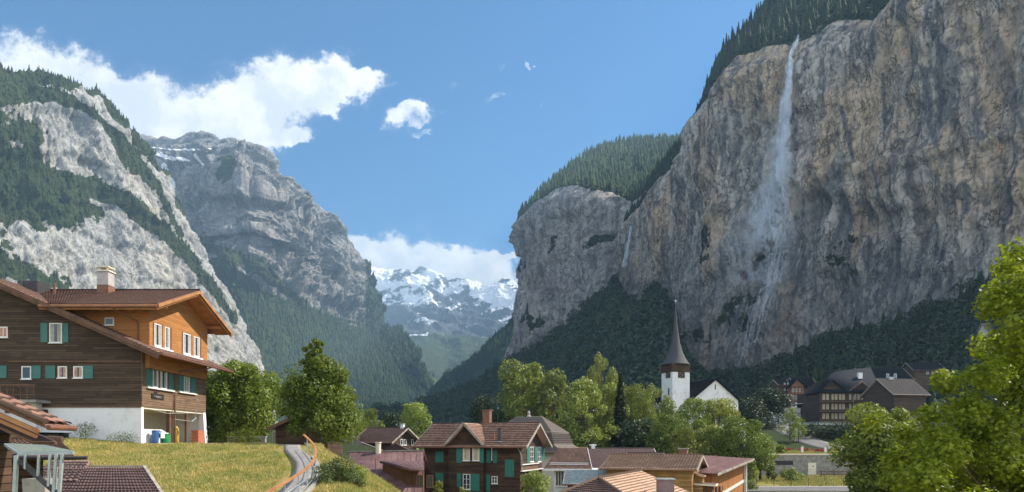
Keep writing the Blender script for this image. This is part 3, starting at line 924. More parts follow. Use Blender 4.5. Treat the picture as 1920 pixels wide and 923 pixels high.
def crown_points(lobes, n, shell=0.45):
    w = np.array([l[3] * l[4] * l[5] for l in lobes]) ** 0.67
    idx = RNG.choice(len(lobes), size=n, p=w / w.sum())
    L = np.array(lobes)[idx]
    d = RNG.normal(size=(n, 3)); d /= np.linalg.norm(d, axis=1)[:, None]
    r = shell + (1.03 - shell) * RNG.random(n) ** 0.6
    c = L[:, :3] + d * L[:, 3:6] * r[:, None]
    c += fbm(c / 1.3, 3)[:, None] * d * 0.25 * L[:, 3:4]
    d = d * 0.8 + np.array([0, 0, .35])
    return c, d


def broadleaf(name, h, w, seed, mat, nleaf=6000, leaf=0.35, n_lobes=26, trunk_frac=0.18, form='round', bare=0.0, asp=.6, **kw):
    """tree > trunk, crown, built round its own base"""
    rs = np.random.default_rng(seed)
    t = empty(name, (0, 0, 0), **kw)
    z0 = h * trunk_frac
    lobes = []
    for i in range(n_lobes):
        f = (i + .5) / n_lobes
        z = z0 + (h - z0) * (0.10 + 0.82 * f)
        if form == 'round': env = math.sin(math.pi * min(1, 0.12 + f * 0.82)) ** 0.6
        elif form == 'wide': env = math.sin(math.pi * min(1, 0.34 + f * 0.62)) ** 0.75
        elif form == 'oval': env = math.sin(math.pi * min(1, 0.2 + f * 0.76)) ** 0.8
        else: env = (1 - f) ** 0.7 * 0.95 + 0.12
        a = i * 2.4 + rs.random() * .8
        rr = w * .5 * env * (0.35 + 0.5 * rs.random())
        s = w * (.09 + .17 * rs.random() ** 1.4) * (0.6 + .5 * env)
        lobes.append((math.cos(a) * rr, math.sin(a) * rr, z, s, s, s * (.75 + .35 * rs.random())))
    # outliers that break the outline
    for i in range(n_lobes // 2):
        a = rs.random() * 6.28; f = rs.random()
        env = math.sin(math.pi * min(1, 0.15 + f * 0.8)) ** .7
        rr = w * .5 * env * (.8 + .15 * rs.random()); s = w * (.05 + .07 * rs.random())
        lobes.append((math.cos(a) * rr, math.sin(a) * rr, z0 + (h - z0) * (.08 + .86 * f), s, s, s * .8))
    c, d = crown_points(lobes, nleaf)
    V, Fc, R = leaf_cloud(c, d, leaf, asp)
    mb = MB()
    mb.tube([(0, 0, -0.6), (w * .01, 0, z0 * .6), (0, w * .015, z0 + (h - z0) * .3), (w * .02, 0, z0 + (h - z0) * .75)], [h * .026, h * .02, h * .014, h * .004], 8)
    for l in lobes[::2]:
        zz = z0 * .8 + (l[2] - z0) * .45
        p0 = Vector((0, 0, zz)); p1 = Vector(l[:3])
        mb.tube([p0, p0.lerp(p1, .5) + Vector((0, 0, h * .015)), p1], [h * .008, h * .005, h * .002], 5, cap=False)
    mb.build('trunk', m_bark, t, smooth=True)
    np_mesh('crown', V, Fc, mat, t, attrs={'rnd': R})
    return t


def conifer_tree(name, h, w, seed, mat, **kw):
    rs = np.random.default_rng(seed)
    t = empty(name, (0, 0, 0), **kw)
    mb = MB().tube([(0, 0, -.5), (0, 0, h * .5), (0, 0, h)], [h * .018, h * .012, h * .002], 7)
    mb.build('trunk', m_bark, t, smooth=True)
    n = 4200
    f = rs.random(n) ** .75
    z = h * (.08 + .92 * (1 - f) ** 1.0)
    tier = 1 - .35 * ((z * 18 / h) % 1)
    r = w * .5 * f ** .85 * tier * (rs.random(n) ** .4)
    a = rs.random(n) * 6.283
    c = np.stack([np.cos(a) * r, np.sin(a) * r, z - r * .25], 1)
    d = np.stack([np.cos(a) * .6, np.sin(a) * .6, np.full(n, .9)], 1)
    V, Fc, R = leaf_cloud(c, d, h * .045, .4)
    np_mesh('crown', V, Fc, mat, t, attrs={'rnd': R})
    return t


def copy_tree(o, parent=None):
    c = o.copy(); COL.objects.link(c)
    if parent is not None: c.parent = parent
    for ch in o.children:
        copy_tree(ch, c)
    return c


def wood(name, pos, hts, k, size, mat, aspw=.42, **kw):
    """broadleaved far-off wood as one mass of leaf clumps"""
    n = len(pos)
    d = RNG.normal(size=(n, k, 3)); d /= np.linalg.norm(d, axis=2)[..., None]
    d[..., 2] = np.where(d[..., 2] < -.35, -d[..., 2], d[..., 2])
    h = hts[:, None]
    lob = RNG.normal(size=(n, 6, 3)); lob /= np.linalg.norm(lob, axis=2)[..., None]
    dl = np.max(np.einsum('nkj,nlj->nkl', d, lob), axis=2)
    r = .72 + .33 * np.clip(dl, 0, 1) ** 3
    c = np.stack([d[..., 0] * h * aspw * r, d[..., 1] * h * aspw * r, h * (.5 + .5 * d[..., 2] * r)], -1) + pos[:, None, :]
    V, Fc, R = leaf_cloud(c.reshape(-1, 3), d.reshape(-1, 3) + [0, 0, .3], size, .8)
    rt = np.repeat(np.repeat(RNG.random(n), k), 4)
    o = np_mesh(name, V, Fc, mat, attrs={'rnd': rt * .6 + R * .4})
    return tag(o, **kw)


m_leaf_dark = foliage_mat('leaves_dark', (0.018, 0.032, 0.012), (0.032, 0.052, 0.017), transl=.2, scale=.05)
m_leaf_mid = foliage_mat('leaves_mid', (0.08, 0.12, 0.018), (0.17, 0.205, 0.03), transl=.42, scale=.25)
m_leaf_lime = foliage_mat('leaves_lime', (0.12, 0.16, 0.03), (0.22, 0.25, 0.055), transl=.36, scale=.25)
m_leaf_maple = foliage_mat('leaves_maple', (0.14, 0.185, 0.012), (0.27, 0.30, 0.02), transl=.5, scale=.5)

# woods on the shaded slope
px, py = Fs.px()
dist = np.hypot(Fs.V[..., 0], Fs.V[..., 1])
ptsF = scatter(Fs, (Fs.row > .9) * (Fs.row < 3.1) * (px < 1280) / dist, 2600)
hF = 9 + 8 * RNG.random(len(ptsF))
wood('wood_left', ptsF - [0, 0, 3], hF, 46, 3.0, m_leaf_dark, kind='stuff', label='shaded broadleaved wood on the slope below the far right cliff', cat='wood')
ptsF = scatter(Fs, (Fs.row > .9) * (Fs.row < 3.15) * (px > 1225) * (px < 2150) / dist, 1500)
hF = 7 + 8 * RNG.random(len(ptsF))
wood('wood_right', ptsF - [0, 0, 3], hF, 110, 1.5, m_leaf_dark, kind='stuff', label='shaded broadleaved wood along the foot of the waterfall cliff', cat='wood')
ptsF = scatter(Fs, (Fs.row > 1.0) * (Fs.row < 3.1) * (px > 1430) * (px < 2100) / dist, 170)
conifers('forest_foot', ptsF, 9 + 9 * RNG.random(len(ptsF)), m_fir, seg=9, tiers=8, kind='stuff', label='dark conifers scattered in the wood below the waterfall cliff', cat='forest')

# conifers one can tell apart on the skyline of the waterfall cliff
pxe, pye = E.px()
ct = conifer_tree('conifer_tree', 15, 4.6, 990, m_fir, label='dark conifer in the ragged row on the rim of the waterfall cliff', cat='tree', group='skyline conifers on the waterfall cliff')
sk = []
for kx in np.arange(1290, 1500, 2.6):
    kx = kx + random.uniform(-1.2, 1.2)
    m_ = (np.abs(pxe - kx) < 5) & (E.row < 5.4) & (E.row > 3.0)
    if not m_.any(): continue
    yy_m = pye[m_]; q_ = E.V[m_][np.argmin(yy_m)]
    if q_[2] / q_[1] * F > 860: continue
    sk.append(q_)
for i_, q_ in enumerate(sk):
    o = ct if i_ == 0 else copy_tree(ct)
    s_ = .55 + .75 * random.random() ** 1.5
    o.location = (q_[0], q_[1], q_[2] - 1.0); o.scale = (s_, s_, s_ * random.uniform(.9, 1.3)); o.rotation_euler = (0, 0, random.random() * 6)

# middle-distance trees, each one a thing
protos = {}
def proto(key):
    if key not in protos:
        kind, i = key
        if kind == 'lime': protos[key] = broadleaf('broadleaf_tree', 20, 11, 100 + i, m_leaf_lime, 10000, .46, form='oval' if i % 2 else 'round')
        elif kind == 'mid': protos[key] = broadleaf('broadleaf_tree', 18, 12, 200 + i, m_leaf_mid, 10000, .44)
        elif kind == 'dark': protos[key] = broadleaf('broadleaf_tree', 16, 12, 300 + i, m_leaf_dark, 6000, .6)
        elif kind == 'fir': protos[key] = conifer_tree('conifer_tree', 18, 7, 400 + i, m_leaf_dark)
        protos[key].hide_render = False
        return protos[key]
    return copy_tree(protos[key])

GT = 'trees between the village roofs and the church'
MID = [  # kind, proto, px centre, top row, width px, depth, label
    ('lime', 0, 983, 670, 82, 132, 'tall pale green tree, leftmost of the sunlit row left of the church'),
    ('lime', 1, 1036, 690, 66, 130, 'pale green tree just right of the tallest sunlit tree'),
    ('lime', 2, 1128, 656, 50, 152, 'pale crown standing highest above the sunlit row, left of the church'),
    ('lime', 3, 1098, 702, 74, 122, 'broad pale green tree above the long brown tiled roof'),
    ('lime', 1, 1142, 716, 56, 126, 'narrow pale tree between the broad pale tree and the dark conifer'),
    ('fir', 0, 1163, 700, 44, 124, 'pointed dark conifer among the sunlit broadleaved trees'),
    ('mid', 0, 1196, 722, 58, 128, 'mid green tree right of the pointed conifer'),
    ('lime', 2, 1228, 716, 56, 134, 'pale tree touching the left side of the white church tower'),
    ('mid', 1, 1300, 744, 62, 128, 'green tree in front of the foot of the church tower'),
    ('lime', 0, 1347, 742, 66, 130, 'pale rounded tree in front of the white church gable'),
    ('mid', 2, 1250, 772, 72, 112, 'leafy tree low in front of the church, above the long striped roof'),
    ('dark', 0, 1200, 790, 80, 116, 'dark tree low in the gap left of the church'),
    ('lime', 3, 1333, 792, 58, 108, 'light yellow-green tree behind the dark red metal roof'),
    ('mid', 0, 1392, 780, 84, 104, 'large green tree at the right end of the red roofed barn'),
    ('lime', 1, 1425, 812, 46, 108, 'small pale tree beside the stone wall with the door'),
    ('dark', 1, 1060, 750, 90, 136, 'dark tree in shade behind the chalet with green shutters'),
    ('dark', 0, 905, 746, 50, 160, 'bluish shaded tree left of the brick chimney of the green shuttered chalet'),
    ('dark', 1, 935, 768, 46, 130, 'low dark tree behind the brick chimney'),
    ('lime', 0, 775, 750, 54, 118, 'sunlit rounded tree standing alone behind the small brown roof'),
    ('mid', 1, 697, 764, 34, 150, 'small sunlit tree far behind the large leaning tree'),
    ('mid', 2, 668, 776, 40, 145, 'small shaded tree right behind the large leaning tree'),
    ('dark', 0, 735, 776, 50, 170, 'dark low tree left of the lone rounded tree'),
    ('dark', 1, 1150, 786, 84, 132, 'dark bushy tree under the pointed conifer'),
    ('mid', 0, 1280, 800, 50, 106, 'small bright tree low between two larger ones before the church'),
    ('dark', 0, 1440, 730, 60, 200, 'dark shaded tree right of the church roof'),
    ('dark', 1, 1400, 745, 56, 190, 'dark shaded tree behind the right end of the church roof'),
]
usedp = set()
for kind, i, cx, ty, wpx, Y, lab in MID:
    key = (kind, i)
    o = proto(key)
    X = (cx - 960) / F * Y
    gz = ghz(X, Y)
    top = (HY - ty) / F * Y
    h = top - gz; w = wpx / F * Y * 1.35
    H0, W0 = {'lime': (20, 11), 'mid': (18, 12), 'dark': (16, 12), 'fir': (18, 7)}[kind]
    o.location = (X, Y, gz)
    o.scale = (w / W0 * 1.05, w / W0 * 1.05, h / H0)
    o.rotation_euler = (0, 0, random.random() * 6.28)
    tag(o, lab, 'tree', GT)

# big trees by the pale footpath
def place_tree(o, cx, Y, ty=None, H0=None, rz=0, gz=None):
    X = (cx - 960) / F * Y
    gz = ghz(X, Y) if gz is None else gz
    o.location = (X, Y, gz)
    o.rotation_euler = (0, 0, rz)
    if ty is not None:
        s = ((HY - ty) / F * Y - gz) / H0
        o.scale = (s, s, s)
    return o

t = broadleaf('broadleaf_tree', 7.2, 6.3, 511, m_leaf_mid, 24000, .22, n_lobes=46, trunk_frac=.04, form='wide',
              label='large leaning green tree right of the dark barn beside the railing', cat='tree')
place_tree(t, 602, 50.0, 672, 7.2)
t = broadleaf('broadleaf_tree', 3.2, 2.0, 512, m_leaf_mid, 2400, .22, n_lobes=12, trunk_frac=.1, form='cone',
              label='thin leafy shoot rising above the large leaning tree', cat='tree')
place_tree(t, 590, 49.6, gz=4.4)
t = broadleaf('broadleaf_tree', 8.0, 7.2, 513, m_leaf_mid, 19000, .27, n_lobes=34, trunk_frac=.03,
              label='round dense green tree between the large chalet and the dark barn', cat='tree')
place_tree(t, 452, 62, 678, 8.0)
t = broadleaf('broadleaf_tree', 6.5, 6, 514, m_leaf_mid, 11000, .27, n_lobes=24, trunk_frac=.03,
              label='green tree close behind the right corner of the large chalet', cat='tree')
place_tree(t, 398, 66, 700, 6.5)
t = broadleaf('broadleaf_tree', 9.5, 6.3, 515, m_leaf_mid, 24000, .24, n_lobes=46, trunk_frac=.02,
              label='round dark green tree in front of the hotel, left of the maple', cat='tree')
place_tree(t, 1655, 62, 752, 9.5)


def shrub(name, cx, Y, ty, wpx, mat, n, leaf, seed, label, form='round', zb=None, cat='shrub'):
    X = (cx - 960) / F * Y
    gz = ghz(X, Y) if zb is None else zb
    h = (HY - ty) / F * Y - gz
    w = wpx / F * Y
    o = broadleaf(name, h, w, seed, mat, n, leaf, n_lobes=16, trunk_frac=.02, form=form, label=label, cat=cat)
    o.location = (X, Y, gz)
    return o

m_leaf_bush = foliage_mat('leaves_bush', (0.06, 0.085, 0.025), (0.11, 0.14, 0.04), transl=.25, scale=.8)
shrub('shrub', 628, 33, 864, 105, m_leaf_bush, 9000, .08, 601, 'feathery olive shrub below the wooden railing', zb=-2.7)
shrub('shrub', 662, 35, 872, 60, m_leaf_lime, 3500, .08, 607, 'yellow-green shrub beside the feathery olive shrub', zb=-2.8)
shrub('shrub', 1000, 48, 884, 72, m_leaf_lime, 5200, .13, 602, 'bright yellow-green bush in front of the green shuttered chalet', zb=-5.5)
shrub('shrub', 822, 40, 896, 34, m_leaf_lime, 900, .12, 603, 'leafy shoot at the left foot of the green shuttered chalet', 'cone', zb=-4.2)
shrub('shrub', 868, 40, 908, 38, m_leaf_lime, 900, .12, 604, 'low leafy shoot below the white window of the green shuttered chalet', 'cone', zb=-4.2)
shrub('shrub', 1462, 128, 834, 26, m_leaf_mid, 1400, .22, 605, 'small round shrub on the lawn above the stone wall')
shrub('shrub', 1482, 104, 880, 40, m_leaf_lime, 1500, .25, 606, 'bright shrub on the grass below the stone wall')
shrub('shrub', 1446, 105, 872, 22, m_leaf_mid, 900, .25, 608, 'upright shrub left of the bright one below the stone wall')
shrub('shrub', 1405, 100, 862, 40, m_leaf_lime, 1800, .25, 609, 'pale shrub at the right corner of the red roofed barn')
shrub('shrub', 1400, 86, 905, 50, m_leaf_lime, 1800, .22, 610, 'low shrub at the left end of the road fence')
shrub('shrub', 1530, 175, 796, 60, m_leaf_dark, 1500, .5, 611, 'dark hedge bush below the hotel wall, left part')
shrub('shrub', 1575, 172, 800, 60, m_leaf_dark, 1500, .5, 612, 'dark hedge bush below the hotel wall, right part')
shrub('shrub', 1432, 190, 775, 60, m_leaf_dark, 1500, .5, 613, 'dark bush left of the painted white building')
shrub('young_tree', 1481, 165, 764, 40, m_leaf_mid, 2200, .3, 614, 'slender young tree in front of the painted white building', cat='tree')
shrub('young_tree', 1497, 168, 780, 30, m_leaf_mid, 1200, .3, 617, 'small bent young tree beside the slender one on the road bank', cat='tree')
shrub('shrub', 160, 46.8, 792, 40, m_leaf_bush, 700, .08, 615, 'dry weeds against the white base of the large chalet', zb=.3)
shrub('shrub', 228, 47, 812, 60, m_leaf_bush, 900, .07, 616, 'low dry weeds at the corner of the white base wall', zb=-.1)
shrub('shrub', 415, 60, 800, 60, m_leaf_mid, 1600, .14, 618, 'leafy garden bush right of the garage')
shrub('shrub', 455, 58, 806, 70, m_leaf_mid, 1600, .14, 619, 'low leafy bush in front of the round dense tree')
shrub('shrub', 75, 17, 917, 34, m_leaf_lime, 700, .06, 620, 'bright leaves under the glass canopy', zb=-2.6)

# the maple close on the right
MX, MY = 16.2, 22.0
mt = empty('maple_tree', (MX, MY, ghz(MX, MY)), label='sunlit yellow-green maple filling the right edge, close by', cat='tree')
lobes = []
rs = np.random.default_rng(77)
outline = [(1905, 470, 40), (1880, 520, 44), (1915, 560, 60), (1870, 590, 50), (1900, 650, 60), (1850, 655, 46), (1840, 700, 52), (1790, 725, 36), (1800, 760, 56), (1740, 775, 34), (1750, 810, 52),
           (1700, 810, 34), (1690, 850, 44), (1730, 860, 56), (1690, 900, 46), (1840, 820, 60), (1890, 850, 60), (1780, 870, 60), (1850, 930, 70), (1880, 700, 56), (1750, 880, 50), (1740, 920, 60), (1800, 830, 66), (1860, 780, 70), (1910, 740, 66), (1860, 860, 80), (1800, 910, 70), (1910, 900, 80), (1650, 800, 24), (1768, 700, 24), (1668, 872, 30), (1960, 600, 90), (1970, 760, 100), (1980, 880, 100), (1965, 540, 60), (2040, 560, 110), (2060, 720, 130), (2050, 880, 120), (1700, 960, 60), (1800, 990, 80), (1900, 990, 90)]
gz0 = ghz(MX, MY)
for (lx, ly, lr) in outline:
    for k in range(2):
        Yk = MY + rs.normal() * 1.4
        c = P(lx + rs.normal() * lr * .25, ly + rs.normal() * lr * .25, Yk) - Vector((MX, MY, gz0))
        s = lr / F * MY * .72
        lobes.append((c.x, c.y, c.z, s, s * 1.1, s * .8))
c, d = crown_points(lobes, 56000, .1)
V, Fc, R = leaf_cloud(c, d + [0, 0, .5], .115, shape='palm', droop=.25)
mb = MB()
mb.tube([(0, 0, -.5), (.1, 0, 1.5), (0, .1, 3.0), (.2, 0, 5), (.1, .1, 7.5)], [.26, .2, .17, .1, .04], 10)
for i, l in enumerate(lobes[::5]):
    zz = max(1.0, min(l[2] * .6, 6))
    p0 = Vector((.1, 0, zz)); p1 = Vector(l[:3])
    mb.tube([p0, p0.lerp(p1, .4) + Vector((0, 0, .2)), p0.lerp(p1, .75) + Vector((0, 0, .15)), p1], [.06, .04, .025, .008], 5, cap=False)
mb.build('trunk', m_bark, mt, smooth=True)
np_mesh('crown', V, Fc, m_leaf_maple, mt, attrs={'rnd': R})

# grass tufts on the near meadow
m_grass = foliage_mat('grass_blades', (0.15, 0.20, 0.025), (0.44, 0.34, 0.11), (0.52, 0.42, 0.20), transl=.3, scale=.6)
def on_path(X, Y):
    xc = np.interp(Y, PATH_Y, PATH_X)
    return np.abs(X - xc) < 1.0
n = 190000
gx = RNG.uniform(-38, 0, n); gy = 22 + 27 * RNG.random(n) ** .8
ok = (~on_path(gx, gy)) & (gx > -0.75 * gy)
gx, gy = gx[ok], gy[ok]
gzz = ground_h(gx, gy) + rough(gx, gy)
patch = perlin(np.stack([gx * .5, gy * .5, gx * 0], -1)) + perlin(np.stack([gx * 2, gy * 2, gx * 0 + 5], -1)) * .6
hh = (0.07 + .10 * RNG.random(len(gx))) * (1 + .8 * np.clip(patch, -.5, 1))
an = RNG.random(len(gx)) * 3.14
ln = RNG.normal(size=(len(gx), 2)) * hh[:, None] * .5
w = .018 + .02 * RNG.random(len(gx))
b0 = np.stack([gx - np.cos(an) * w, gy - np.sin(an) * w, gzz - .02], 1)
b1 = np.stack([gx + np.cos(an) * w, gy + np.sin(an) * w, gzz - .02], 1)
tp = np.stack([gx + ln[:, 0], gy + ln[:, 1], gzz + hh], 1)
V = np.stack([b0, b1, tp], 1).reshape(-1, 3)
o = np_mesh('grass', V, np.arange(len(V)).reshape(-1, 3), m_grass, attrs={'rnd': np.repeat(np.clip(.5 + patch * .4 + RNG.normal(size=len(gx)) * .2, 0, 1), 3)})
tag(o, 'dry yellow-green grass on the near meadow slope', 'grass', kind='stuff')
n = 26000
gx = RNG.uniform(36, 75, n); gy = RNG.uniform(92, 150, n)
ok = (gx / gy > .335) & ~((gy > 121) & (gy < 126))
gx, gy = gx[ok], gy[ok]
gzz = right_ground(gx, gy)
hh = .15 + .25 * RNG.random(len(gx))
w = .05
V = np.stack([np.stack([gx - w, gy, gzz - .05], 1), np.stack([gx + w, gy + w, gzz - .05], 1), np.stack([gx + RNG.normal(size=len(gx)) * .1, gy, gzz + hh], 1)], 1).reshape(-1, 3)
o = np_mesh('grass', V, np.arange(len(V)).reshape(-1, 3), m_grass, attrs={'rnd': np.repeat(RNG.random(len(gx)) * .5, 3)})
tag(o, 'bright grass around the stone wall on the right', 'grass', kind='stuff')

# ------------------------------------------------------------------ building materials
def plank_mat(name, a, b, dark, pitch=0.16, vertical=False, var=0.5, wear=0.4, wearc=None):
    m, g = newmat(name)
    p = g.obj()
    s = g.n('ShaderNodeSeparateXYZ', i_0=p)
    along = g.m('ADD', s.outputs[0], s.outputs[1])
    c = along if vertical else s.outputs[2]
    t = g.m('DIVIDE', c, pitch)
    row = g.m('FLOOR', t)
    fr = g.m('FRACT', t)
    wn = g.n('ShaderNodeTexWhiteNoise'); wn.noise_dimensions = '2D'
    o2 = s.outputs[2] if vertical else along
    seg = g.m('FLOOR', g.m('ADD', g.m('DIVIDE', o2, 3.1), g.m('MULTIPLY', row, 0.37)))
    g.put(wn.inputs['Vector'], g.n('ShaderNodeCombineXYZ', i_0=row, i_1=seg).outputs[0])
    st = (9, 9, 0.8) if vertical else (0.8, 0.8, 14)
    grain = g.noise(g.scl(p, st), 1.5, 6, 0.7)
    wearn = g.noise(g.scl(p, (1, 1, 2.2)), 0.55, 5, 0.65)
    col = g.mix(g.ramp(wn.outputs['Value'], 0, 1, 0.5 - var, 0.5 + var, smooth=False), a, b)
    col = g.mix(g.ramp(grain, 0.4, 0.7, 0, 0.5), col, dark)
    col = g.mix(g.ramp(wearn, 0.5, 0.75, 0, wear), col, wearc or tuple(min(1, x * 2.2) for x in b))
    gap = g.m('MULTIPLY', g.ramp(fr, 0.0, 0.10), g.ramp(fr, 1.0, 0.93))
    col = g.mix(gap, dark, col)
    finish(g, col, 0.8, g.m('ADD', g.m('MULTIPLY', gap, 1.0), g.m('MULTIPLY', grain, 0.25)), 0.9, 0.025, spec=0.25)
    return m


def tile_mat(name, a, b, moss=(0.12, 0.12, 0.08), mossy=0.35, rough=0.75, patina=None):
    m, g = newmat(name)
    p = g.obj()
    tu, tv = g.attr('tu'), g.attr('tv')
    wn = g.n('ShaderNodeTexWhiteNoise'); wn.noise_dimensions = '2D'
    g.put(wn.inputs['Vector'], g.n('ShaderNodeCombineXYZ', i_0=g.m('FLOOR', g.m('ADD', tu, 0.001)), i_1=g.m('FLOOR', g.m('ADD', tv, 0.001))).outputs[0])
    col = g.mix(wn.outputs['Value'], a, b)
    col = g.mix(g.ramp(g.noise(p, 0.7, 5, 0.65), 0.45, 0.7, 0, mossy), col, moss)
    fr = g.m('FRACT', g.m('ADD', tv, 0.001))
    # dark band along the lower edge of each tile row
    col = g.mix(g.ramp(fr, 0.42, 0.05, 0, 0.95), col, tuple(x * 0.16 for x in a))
    if patina:
        col = g.mix(g.ramp(g.noise(g.scl(p, (1, 1, 1)), 3.0, 4, 0.7), 0.5, 0.72, 0, 0.7), col, patina)
    finish(g, col, rough, g.noise(p, 9, 4, 0.7), 0.5, 0.02, spec=0.1 if rough > .9 else 0.3)
    return m


def plain_mat(name, a, b=None, rough=0.6, scale=2.0, metal=0.0, bump=0.3, bd=0.01, spec=0.3, amt=1.0, lo=.35, hi=.7):
    m, g = newmat(name)
    p = g.obj()
    n = g.noise(p, scale, 6, 0.65)
    col = g.mix(g.ramp(n, lo, hi, 0, amt), a, b or tuple(x * 0.7 for x in a))
    finish(g, col, rough, g.noise(p, scale * 6, 4, .6), bump, bd, metal=metal, spec=spec)
    return m


M = {}
M['wood_dark'] = plank_mat('wood_dark', (0.060, 0.040, 0.028), (0.11, 0.075, 0.05), (0.018, 0.013, 0.010), .17, wear=.35, wearc=(0.17, 0.13, 0.10))
M['wood_chalet'] = plank_mat('wood_chalet', (0.045, 0.028, 0.019), (0.095, 0.055, 0.034), (0.012, 0.009, 0.007), .19, wear=.45, wearc=(0.19, 0.10, 0.055))
M['wood_orange'] = plank_mat('wood_orange', (0.38, 0.165, 0.05), (0.46, 0.215, 0.075), (0.20, 0.07, 0.02), .13, var=.5, wear=.15)
M['wood_orange_trim'] = plain_mat('wood_orange_trim', (0.42, 0.20, 0.075), (0.28, 0.12, 0.05), .6, 1.5)
M['wood_brown_trim'] = plain_mat('wood_brown_trim', (0.16, 0.085, 0.05), (0.09, 0.05, 0.035), .7, 2)
M['wood_grey_trim'] = plain_mat('wood_grey_trim', (0.40, 0.36, 0.30), (0.22, 0.18, 0.14), .8, 2)
M['wood_vert'] = plank_mat('wood_vert', (0.40, 0.16, 0.05), (0.50, 0.22, 0.08), (0.15, 0.06, 0.02), .15, vertical=True, wear=.2)
M['wood_vert_dark'] = plank_mat('wood_vert_dark', (0.10, 0.05, 0.03), (0.17, 0.08, 0.045), (0.03, 0.016, 0.01), .16, vertical=True, wear=.4)
M['wood_ochre'] = plank_mat('wood_ochre', (0.25, 0.14, 0.05), (0.38, 0.24, 0.09), (0.10, 0.05, 0.02), .2, wear=.3)
M['plaster'] = plain_mat('plaster', (0.74, 0.74, 0.73), (0.48, 0.46, 0.43), .9, .8, amt=.7, lo=.45, hi=.75)
M['plaster_cream'] = plain_mat('plaster_cream', (0.70, 0.64, 0.52), (0.55, 0.48, 0.36), .9, .9, amt=.7, lo=.45, hi=.8)
M['concrete'] = plain_mat('concrete', (0.36, 0.34, 0.31), (0.22, 0.21, 0.19), .9, 1.2, bump=.5)
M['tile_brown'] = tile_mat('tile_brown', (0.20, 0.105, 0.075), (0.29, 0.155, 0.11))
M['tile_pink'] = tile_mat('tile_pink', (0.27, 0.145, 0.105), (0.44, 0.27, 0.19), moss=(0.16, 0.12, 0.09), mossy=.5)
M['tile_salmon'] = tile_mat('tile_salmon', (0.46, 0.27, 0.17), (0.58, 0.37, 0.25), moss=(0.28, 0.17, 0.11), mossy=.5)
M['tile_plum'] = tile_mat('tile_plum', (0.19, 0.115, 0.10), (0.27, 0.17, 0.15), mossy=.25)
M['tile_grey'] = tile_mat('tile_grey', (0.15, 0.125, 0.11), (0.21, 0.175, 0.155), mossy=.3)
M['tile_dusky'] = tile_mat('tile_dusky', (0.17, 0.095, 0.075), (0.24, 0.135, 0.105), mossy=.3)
M['slate_blue'] = tile_mat('slate_blue', (0.26, 0.32, 0.35), (0.40, 0.46, 0.48), moss=(0.22, 0.25, 0.27))
M['slate_shaded'] = tile_mat('slate_shaded', (0.011, 0.014, 0.019), (0.018, 0.022, 0.028), moss=(0.018, 0.021, 0.024), rough=.95)  # slate tone cut further, standing in for the cliff's shadow on the hotel roofs
M['shingle'] = tile_mat('shingle', (0.10, 0.085, 0.075), (0.20, 0.17, 0.145), moss=(0.08, 0.07, 0.06))
M['metal_plum'] = plain_mat('metal_plum', (0.105, 0.05, 0.048), (0.155, 0.09, 0.08), .7, .9, bump=.2, spec=.4)
M['metal_red'] = plain_mat('metal_red', (0.10, 0.04, 0.036), (0.15, 0.07, 0.06), .65, 1.2, bump=.2, spec=.4)
M['shutter'] = plain_mat('shutter', (0.055, 0.22, 0.19), (0.035, 0.15, 0.13), .6, 3)
M['shutter_green'] = plain_mat('shutter_green', (0.045, 0.23, 0.17), (0.03, 0.16, 0.12), .6, 3)
M['white'] = plain_mat('white_paint', (0.80, 0.79, 0.76), (0.66, 0.64, 0.60), .5, 4)
M['curtain'] = plain_mat('curtain', (0.50, 0.48, 0.43), (0.30, 0.29, 0.26), .9, 7)
M['curtain_yellow'] = plain_mat('curtain_yellow', (0.70, 0.58, 0.33), (0.52, 0.42, 0.24), .9, 6)
M['curtain_red'] = plain_mat('curtain_red', (0.50, 0.22, 0.14), (0.62, 0.45, 0.35), .9, 3)
M['dark'] = plain_mat('dark_interior', (0.02, 0.02, 0.022), (0.035, 0.033, 0.03), .6, 3)
M['brick'] = plain_mat('chimney_brick', (0.24, 0.12, 0.08), (0.14, 0.075, 0.05), .9, 5, bump=.6)
M['render_grey'] = plain_mat('render_grey', (0.46, 0.42, 0.40), (0.34, 0.31, 0.29), .9, 2)
M['metal_grey'] = plain_mat('metal_grey', (0.42, 0.46, 0.46), (0.28, 0.32, 0.33), .4, 3, metal=.3, spec=.5)
M['metal_dark'] = plain_mat('metal_dark', (0.05, 0.05, 0.055), (0.09, 0.08, 0.08), .5, 3, metal=.3)
M['metal_rust'] = plain_mat('metal_rust', (0.20, 0.08, 0.045), (0.12, 0.06, 0.04), .5, 3)
M['stone'] = plain_mat('wall_stone', (0.30, 0.28, 0.25), (0.15, 0.145, 0.14), .95, 1.6, bump=.8, bd=.05)
M['asphalt'] = plain_mat('asphalt', (0.16, 0.155, 0.15), (0.11, 0.105, 0.10), .9, 1.5)
M['asphalt_pale'] = plain_mat('asphalt_pale', (0.27, 0.255, 0.24), (0.19, 0.18, 0.17), .9, 2)
M['red'] = plain_mat('red_flowers', (0.45, 0.03, 0.02), (0.25, 0.05, 0.02), .8, 6)
M['blue'] = plain_mat('blue_plastic', (0.05, 0.13, 0.30), None, .35, 2)
M['green'] = plain_mat('green_plastic', (0.03, 0.30, 0.10), None, .35, 2)
M['terracotta'] = plain_mat('terracotta', (0.55, 0.20, 0.11), (0.42, 0.15, 0.08), .8, 4)
M['iron'] = M['metal_dark']

